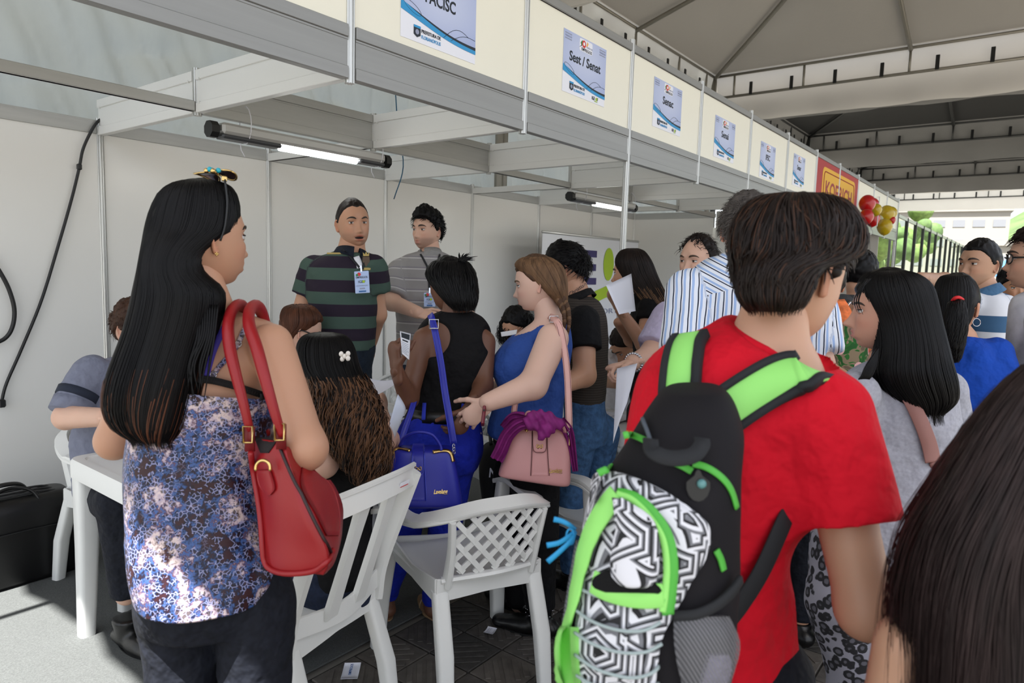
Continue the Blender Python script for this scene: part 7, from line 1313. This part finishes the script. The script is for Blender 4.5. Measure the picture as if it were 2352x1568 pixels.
mesh('striped_cloth', patch(kb2, [(1500, 1626, 1664), (1530, 1616, 1672), (1570, 1606, 1660)], 8, 8, .006, .006, .94, .004), Mstripe('lilac towel', 2, .012, [(0, 'c8c4dc'), (.5, '8f88b4')]) if False else M('lilac towel', 'b4aecb', .9, var=.4, vs=120, stretch=(1, 1, 3)), bk)
RIB = M('blue ribbon', '1f8fc8', .6)
for pts in ([S(1322, 1215, .90), S(1308, 1205, .89), S(1290, 1196, .89), S(1272, 1192, .89)], [S(1322, 1218, .90), S(1306, 1232, .89), S(1284, 1246, .885), S(1256, 1252, .885)], [S(1322, 1220, .90), S(1312, 1240, .89), S(1290, 1262, .885), S(1258, 1290, .885)]): mesh('ribbon', strap(smoothpts(pts, 14), -FW, [.005, .006, .007], .0015), RIB, bk)
lp = [S(1318+9*math.cos(a)-8, 1232+18*math.sin(a), .895) for a in np.linspace(0, 2*math.pi, 18)]; mesh('ribbon_loop', tube(lp, .0014, 5), RIB, bk)
mesh('net_pocket', patch(kb2, [(1240, 1322, 1336), (1330, 1306, 1326), (1420, 1292, 1310), (1452, 1288, 1300)], 6, 16, .006, .004, .95, .002), MESHM, bk)
def shoulder(pts, w, name='shoulder_strap', off=.010, ext=()):
    P_, N_ = proj(TEE, pts, 50, off, 1.02)
    if ext: P_ = smoothpts(np.vstack([P_[::7], [S(*e) for e in ext]]), 60); N_ = smoothpts(np.vstack([N_[::7]]+[N_[-1:]+UP*.4+FW*.3*(i+1) for i in range(len(ext))]), 60)
    for k in range(6): P_[1:-1] = (P_[:-2]+2*P_[1:-1]+P_[2:])/4; N_[1:-1] = (N_[:-2]+2*N_[1:-1]+N_[2:])/4
    mesh(name, strap(P_, N_, w, .012), GRN, bk)
    for sg in (-1, 1): T_ = np.gradient(P_, axis=0); off_ = np.array([np.cross(nrm(t_), nrm(n_))*w*.5*sg for t_, n_ in zip(T_, N_)]); mesh('binding', strap(P_+off_, N_, .013, .016), EDGE, bk)
    return P_, N_
shoulder([(1566, 925), (1566, 890), (1571, 840), (1580, 800), (1592, 781)], .052); shoulder([(1645, 960), (1690, 928), (1750, 890), (1810, 866), (1850, 862)], .060, ext=[(1885, 868, 1.09), (1905, 885, 1.14)])
mesh('lower_strap', strap(smoothpts([S(1660, 1440, .98), S(1700, 1390, .99), S(1750, 1310, 1.0), S(1800, 1200, 1.02), S(1822, 1150, 1.06)], 30), nrm(-FW+CR*.2), .028, .004), EDGE, bk)
# ------------------------------------------------------------------ small things on people
sg_ = empty('sunglasses', WA.hw((0, .02, .12)), 'sunglasses with gold turquoise trimmed frame pushed up on the long black hair', 'sunglasses'); TURQ = M('turquoise bead', '1fa0b4', .2); LENS = M('dark lens', '3a2c30', .1)
for sx in (-1, 1):
    lc = A(sx*.036, .030, .137); U1 = nrm(A(0, .97, -.22)); N1 = nrm(A(0, .22, .97)); oval = [(lc+A(.032, 0, 0)*math.cos(a)+U1*.026*math.sin(a)+N1*.004*math.cos(2*a)) for a in np.linspace(0, 2*math.pi, 25)]
    mesh('lens', (WA.hw(np.array(oval[:-1]+[lc+N1*.004])), [[i, (i+1) % 24, 24] for i in range(24)]), LENS, sg_); mesh('frame', tube([WA.hw(q) for q in oval], .0022, 6), GOLD, sg_)
    mesh('hinge', (WA.hw(box((sx*.073, .012, .122), (.006, .012, .012), .002)[0]), box((0, 0, 0), (.006, .012, .012), .002)[1]), GOLD, sg_, smooth=False); mesh('temple', tube([WA.hw((sx*.075, .012, .120)), WA.hw((sx*.086, .012, .07)), WA.hw((sx*.089, .006, .02)), WA.hw((sx*.086, -.002, -.012))], .0026, 6, 14), BLACK, sg_)
for a in range(6): mesh('bead', sphere(WA.hw((.050+.006*(a % 3), -.016+.004*a, .136+.003*(a % 2))), .0055, 10, 8), TURQ if a % 2 else GOLD, sg_)
mesh('bridge', tube([WA.hw((-.008, .036, .140)), WA.hw((0, .04, .143)), WA.hw((.008, .036, .140))], .002, 6), GOLD, sg_)
def specs(P, label, lens, framem, name='eyeglasses', rr=.022):
    o = empty(name, P.hw((0, .09, -.02)), label, 'glasses')
    for sx in (-1, 1):
        c = A(sx*.033, .098, .000); ov = [c+A(rr*1.15*math.cos(a), -.010*abs(math.cos(a))*(1 if math.cos(a)*sx > 0 else 0), rr*.85*math.sin(a)) for a in np.linspace(0, 2*math.pi, 21)]; mesh('frame', tube([P.hw(q) for q in ov], .0026, 6), framem, o); mesh('lens', (P.hw(np.array(ov[:-1]+[c+A(0, .002, 0)])), [[i, (i+1) % 20, 20] for i in range(20)]), lens, o); mesh('temple', tube([P.hw((sx*.058, .088, .004)), P.hw((sx*.077, .05, .004)), P.hw((sx*.081, -.005, .002)), P.hw((sx*.080, -.02, -.012))], [.0036, .003, .0026], 6, 12), framem, o)
    mesh('bridge', tube([P.hw((-.009, .101, .004)), P.hw((0, .106, .006)), P.hw((.009, .101, .004))], .0024, 6), framem, o); return o
specs(SUNG_P, 'black sunglasses worn by the seated reddish haired woman', M('black lens', '0a0a0c', .08), BLACK, 'sunglasses', .026)
CLEARL = D.materials.new('clear lens'); t, N, L, b = nodes(CLEARL); b.inputs['Base Color'].default_value = (.9, .92, .95, 1); b.inputs['Roughness'].default_value = .03; b.inputs['Alpha'].default_value = .12
specs(GM, 'dark framed eyeglasses on the man at the right edge', CLEARL, BLACK)
mesh('hair_claw', join([sphere(S(654+a, 716+b_, 3.17), .011, 8, 6, (1, .7, .6)) for a, b_ in ((0, 0), (8, -4), (-6, 5))]), BLACK, SUNG_P.o)
def badge(P, bv, pts, quad, label, dd):
    o = empty('name_badge', S(*quad[0], dd), label, 'badge', 'name badges on black lanyards'); LY = M('black lanyard', '101217', .7)
    for q in pts: Pq, Nq = proj(bv, q, 20, .005, dd); mesh('lanyard', strap(Pq, Nq, .011, .002), LY, o)
    c4 = [S(x, y, dd) for x, y in quad]; c = sum(c4)/4; x = nrm(c4[1]-c4[0]); n = nrm(np.cross(x, c4[0]-c4[3])); n = n if np.dot(n, CO-c) > 0 else -n; y = nrm(np.cross(n, x)); w = np.linalg.norm(c4[1]-c4[0]); h = np.linalg.norm(c4[0]-c4[3])
    mesh('card', prism(rrect(w, h, .003), c, x, y, n, .003), M('badge blue', 'a9bde2', .4), o, smooth=False); f = c+n*.0034; mesh('clip', prism(rrect(.008, .03, .002), c+y*(h/2+.012), x, y, n, .004), CHROME, o, smooth=False)
    mesh('logo_disc', prism(circ(.009, 12), f-x*.012+y*h*.36, x, y, n, .0005), REDP, o, smooth=False); mesh('logo_leaf', prism(circ(.006, 10), f-x*.022+y*h*.33, x, y, n, .0006), DGREEN, o, smooth=False)
    text('EMPREGOS', f+y*h*.22, x, y, .014, INK, o, .012, 1, .0005, wid=w*.8); text('IGE F', f+y*h*.02, x, y, .017, INK, o, .012, 1, .0005, wid=w*.5); mesh('logo_dot', prism(circ(.0065, 12), f+y*h*.02+x*w*.12, x, y, n, .0006), LIME, o, smooth=False); text('COORDENAÇÃO', f-y*h*.16, x, y, .009, GREYP, o, 0, 1, .0005, wid=w*.8); text('HUGO', f-y*h*.29, x, y, .012, INK, o, .01, 1, .0005, wid=w*.35) if False else mesh('name_line', prism(rrect(w*.36, .007, .001), f-y*h*.29, x, y, n, .0005), GREYP, o, smooth=False); mesh('print_block', prism(rrect(w*.5, .007, .001), f-y*h*.42, x, y, n, .0005), M('blue print', '2a5f9a', .6), o, smooth=False)
badge(PB[0], PB[1], [[(786, 572), (800, 586), (816, 604), (829, 619)], [(834, 582), (836, 600), (833, 619)]], [(812, 624), (845, 622), (851, 671), (819, 674)], 'pale blue name badge on the chest of the heavyset striped polo man', 3.30)
badge(GP, GPb, [[(966, 585), (976, 602), (984, 622), (986, 668)], [(1010, 585), (1002, 610), (990, 640), (986, 668)]], [(974, 672), (1000, 672), (1000, 704), (974, 704)], 'pale blue name badge half hidden behind the reading woman', 3.80)
ph = empty('phone', S(1110, 950, 2.42), 'dark red mobile phone in the hand of the woman in the blue tank top', 'phone'); mesh('phone_case', beam(S(1113, 934, 2.44), S(1108, 976, 2.42), .012, .05, FW, .003), M('dark red case', '6a1020', .4), ph, smooth=False); mesh('camera', prism(circ(.004, 10), S(1112, 942, 2.40), CR, CU, -FW, .001), BLACK, ph, smooth=False)
# grey woman's shoulder strap
st_ = empty('shoulder_bag', S(2130, 1240, 1.80), 'dusty brown bag strap crossing the back of the grey tee', 'bag'); BRW = M('dusty brown leather', '8a5f58', .6); P_, N_ = proj(GWb, [(2030, 838), (2062, 880), (2100, 940), (2128, 1010), (2138, 1060)], 40, .010, 1.76); mesh('strap', strap(P_, N_, [.03, .034, .040], .004), BRW, st_); mesh('strap', strap(smoothpts([P_[-1], S(2146, 1100, 1.78), S(2142, 1150, 1.78)], 10), -FW, .018, .006), BRW, st_)
mesh('bag_body', loft(pxrings([(1140, 2120, 2160, 1.80, .02), (1160, 2105, 2180, 1.80, .05), (1240, 2098, 2190, 1.80, .06), (1300, 2104, 2184, 1.80, .05)], 28, 14, 4)), BRW, st_); mesh('buckle', tube([S(2142+a*7, 1092+b_*14, 1.765) for a, b_ in ((-1, -1), (1, -1), (1, 1), (-1, 1), (-1, -1))], .002, 6), CHROME, st_)
# ------------------------------------------------------------------ briefcase and bucket by the back wall
bc = empty('briefcase', (.86, 3.66, 0), 'soft black briefcase standing on the carpet against the wall at the left', 'bag'); BL = M('soft black leather', '0c0c0d', .38, bump=.25, bs=120, bd=.001)
E_ = [[(.98+a, 3.60+b_*s_, z*1.1) for a, b_ in rrect(w, dd, .05, 5)] for w, dd, z, s_ in ((.50, .20, .010, 1), (.52, .215, .03, 1), (.525, .22, .20, 1), (.51, .21, .30, 1), (.48, .18, .345, 1), (.44, .13, .365, 1))]; Rb = rotz(-.04); mesh('case_body', loft(E_), BL, bc)
for y_ in (-.045, .0, .045): mesh('zip', tube([(.98+a, 3.60+y_, .409-.10*(abs(a)/.25)**6) for a in np.linspace(-.24, .24, 21)], .005, 6), M('grey zip', '2c2c2c', .6), bc)
mesh('pocket_seam', tube([(.74, 3.487, .255), (.98, 3.484, .262), (1.22, 3.487, .255)], .004, 6, 14), BLACK, bc)
for y_ in (-.06, .06): mesh('handle', tube([(.88, 3.60+y_*1.6, .25), (.88, 3.60+y_*1.3, .36), (.91, 3.60+y_*.9, .425), (.98, 3.60+y_*.6, .445), (1.05, 3.60+y_*.9, .425), (1.08, 3.60+y_*1.3, .36), (1.08, 3.60+y_*1.6, .25)], .013, 8, 40, .6), BL, bc)
o = empty('plastic_tub', (1.46, 3.72, 0), 'small white plastic tub behind the table legs near the wall', 'tub'); th = np.linspace(0, 2*np.pi, 24, endpoint=False); c = onz(225, 1212, 0); mesh('tub_body', loft([A(c[0], c[1], z)+np.stack([r*np.cos(th), r*np.sin(th), 0*th], 1) for z, r in ((.005, .075), (.16, .095), (.165, .103), (.175, .103), (.178, .097), (.17, .090), (.02, .07))], False), M('translucent white plastic', 'cfd2d6', .4), o); mesh('rim', tube([A(c[0]+.101*math.cos(a), c[1]+.101*math.sin(a), .172) for a in np.linspace(0, 2*math.pi, 30)], .005, 6), PLASTIC, o); o.location = (c[0], c[1], 0)
for ch in o.children: ch.location = Vector((1.46-c[0], 3.72-c[1], 0))
# ------------------------------------------------------------------ banner stand and balloons
ba, bb = ony(1246, 536, 3.62), ony(1466, 552, 3.62); bt_ = empty('banner_stand', ((ba+bb)/2)*A(1, 1, 0), 'white roll up banner with purple letters and green logo near the back wall', 'banner'); bx = nrm((bb-ba)*A(1, 1, 0)); w = np.linalg.norm((bb-ba)*A(1, 1, 0)); zt = (ba[2]+bb[2])/2; mid = (ba+bb)/2*A(1, 1, 0); BY = np.cross(UP, bx); nb_ = -BY if np.dot(-BY, CO-mid) > 0 else BY
mesh('banner_sheet', beam(mid-bx*w/2+UP*(zt/2+.03), mid+bx*w/2+UP*(zt/2+.03), .004, zt-.08), M('banner fabric', 'd4d6dc', .7), bt_, smooth=False); mesh('top_bar', tube([mid-bx*w/2+UP*zt, mid+bx*w/2+UP*zt], .014, 10), ALU, bt_); mesh('base', beam(mid-bx*w/2+UP*.04, mid+bx*w/2+UP*.04, .12, .08, UP, .01), ALU, bt_, smooth=False)
PUR = M('purple print', '2d2560', .6); fc = mid+nb_*.006; L_ = lambda px, py: (lambda v: CO+v*(((mid+nb_*.006-CO)@nb_)/(v@nb_)))(ray(px, py))
for ch, x0, x1 in (('I', 1263, 1276), ('G', 1285, 1325), ('E', 1332, 1370)): a = L_(x0, 620); b_ = L_(x1, 622); text(ch, (a+b_)/2+UP*.03, bx, UP, .46, PUR, bt_, .03, 1, .002, wid=np.linalg.norm(b_-a))
q = L_(1398, 607); mesh('logo_dot', prism(circ(.105, 28, .17), q, bx, UP, nb_, .002), LIME, bt_, smooth=False); text('F', L_(1440, 622)+UP*.03, bx, UP, .46, PUR, bt_, .03, 1, .002, wid=.16); mesh('logo_swoosh', prism([(-.36, -.08), (-.22, .02), (0, .07), (.2, .05), (.34, -.02), (.2, -.05), (0, -.05), (-.2, -.1)], L_(1392, 672), bx, UP, nb_, .002), LIME, bt_, smooth=False); text('ESPORTE', L_(1392, 714), bx, UP, .075, GREYP, bt_, .0, 1, .002, wid=w*.36)
BALR = M('red balloon', 'b00d12', .3, coat=.3); BALY = M('yellow balloon', 'b59a12', .3, coat=.3); BALC = M('pale balloon', 'b9b590', .25)
for x, y, r, d, m, lb in ((1992, 468, 17, 10.0, BALR, 'red balloon at the top of the cluster'), (2004, 470, 13, 10.25, BALR, 'red balloon tucked behind the topmost one'), (1990, 498, 15, 9.9, BALR, 'red balloon below the topmost one, left side of the cluster'), (2004, 503, 15, 10.2, BALR, 'red balloon at the lower middle, behind another red one'), (2012, 482, 12, 9.9, BALY, 'small yellow balloon in the middle of the cluster'), (2036, 492, 17, 10.0, BALY, 'large yellow balloon at the upper right of the cluster'), (2046, 490, 13, 10.3, BALY, 'yellow balloon tucked behind the large upper right one'), (2032, 521, 16, 9.9, BALY, 'yellow balloon hanging lowest in the cluster'), (2048, 506, 8, 9.8, BALR, 'smallest red balloon at the right side of the cluster'), (2018, 506, 10, 10.15, BALC, 'pale clear balloon in the middle of the cluster')):
    c = ony(x, y, 1.76+(d-10)*.35); R = r*float(np.dot(c-CO, FW))/FPX*1.05; V, F = sphere((0, 0, 0), 1, 18, 14); V = V.copy(); V[:, :2] *= (1-.16*np.clip(-V[:, 2], 0, 1)[:, None]); V = V*R*A(1, 1, 1.15); kn = tube([(0, 0, -R*1.13), (0, 0, -R*1.22)], [R*.05, R*.12], 8); o = mesh('balloon', (V+c, F), m, label=lb, cat='balloon', group='balloons beside the red banner', loc=c); mesh('knot', (kn[0]+c, kn[1]), m, o)
mesh('balloon_string', tube([ony(2014, 520, 1.74), ony(2016, 500, 1.74), ony(2018, 478, 1.8), ony(2020, 452, YF-.012)], .006, 5, 14), WHITEP, label='thin white string that ties the balloon cluster to the fascia', cat='string')
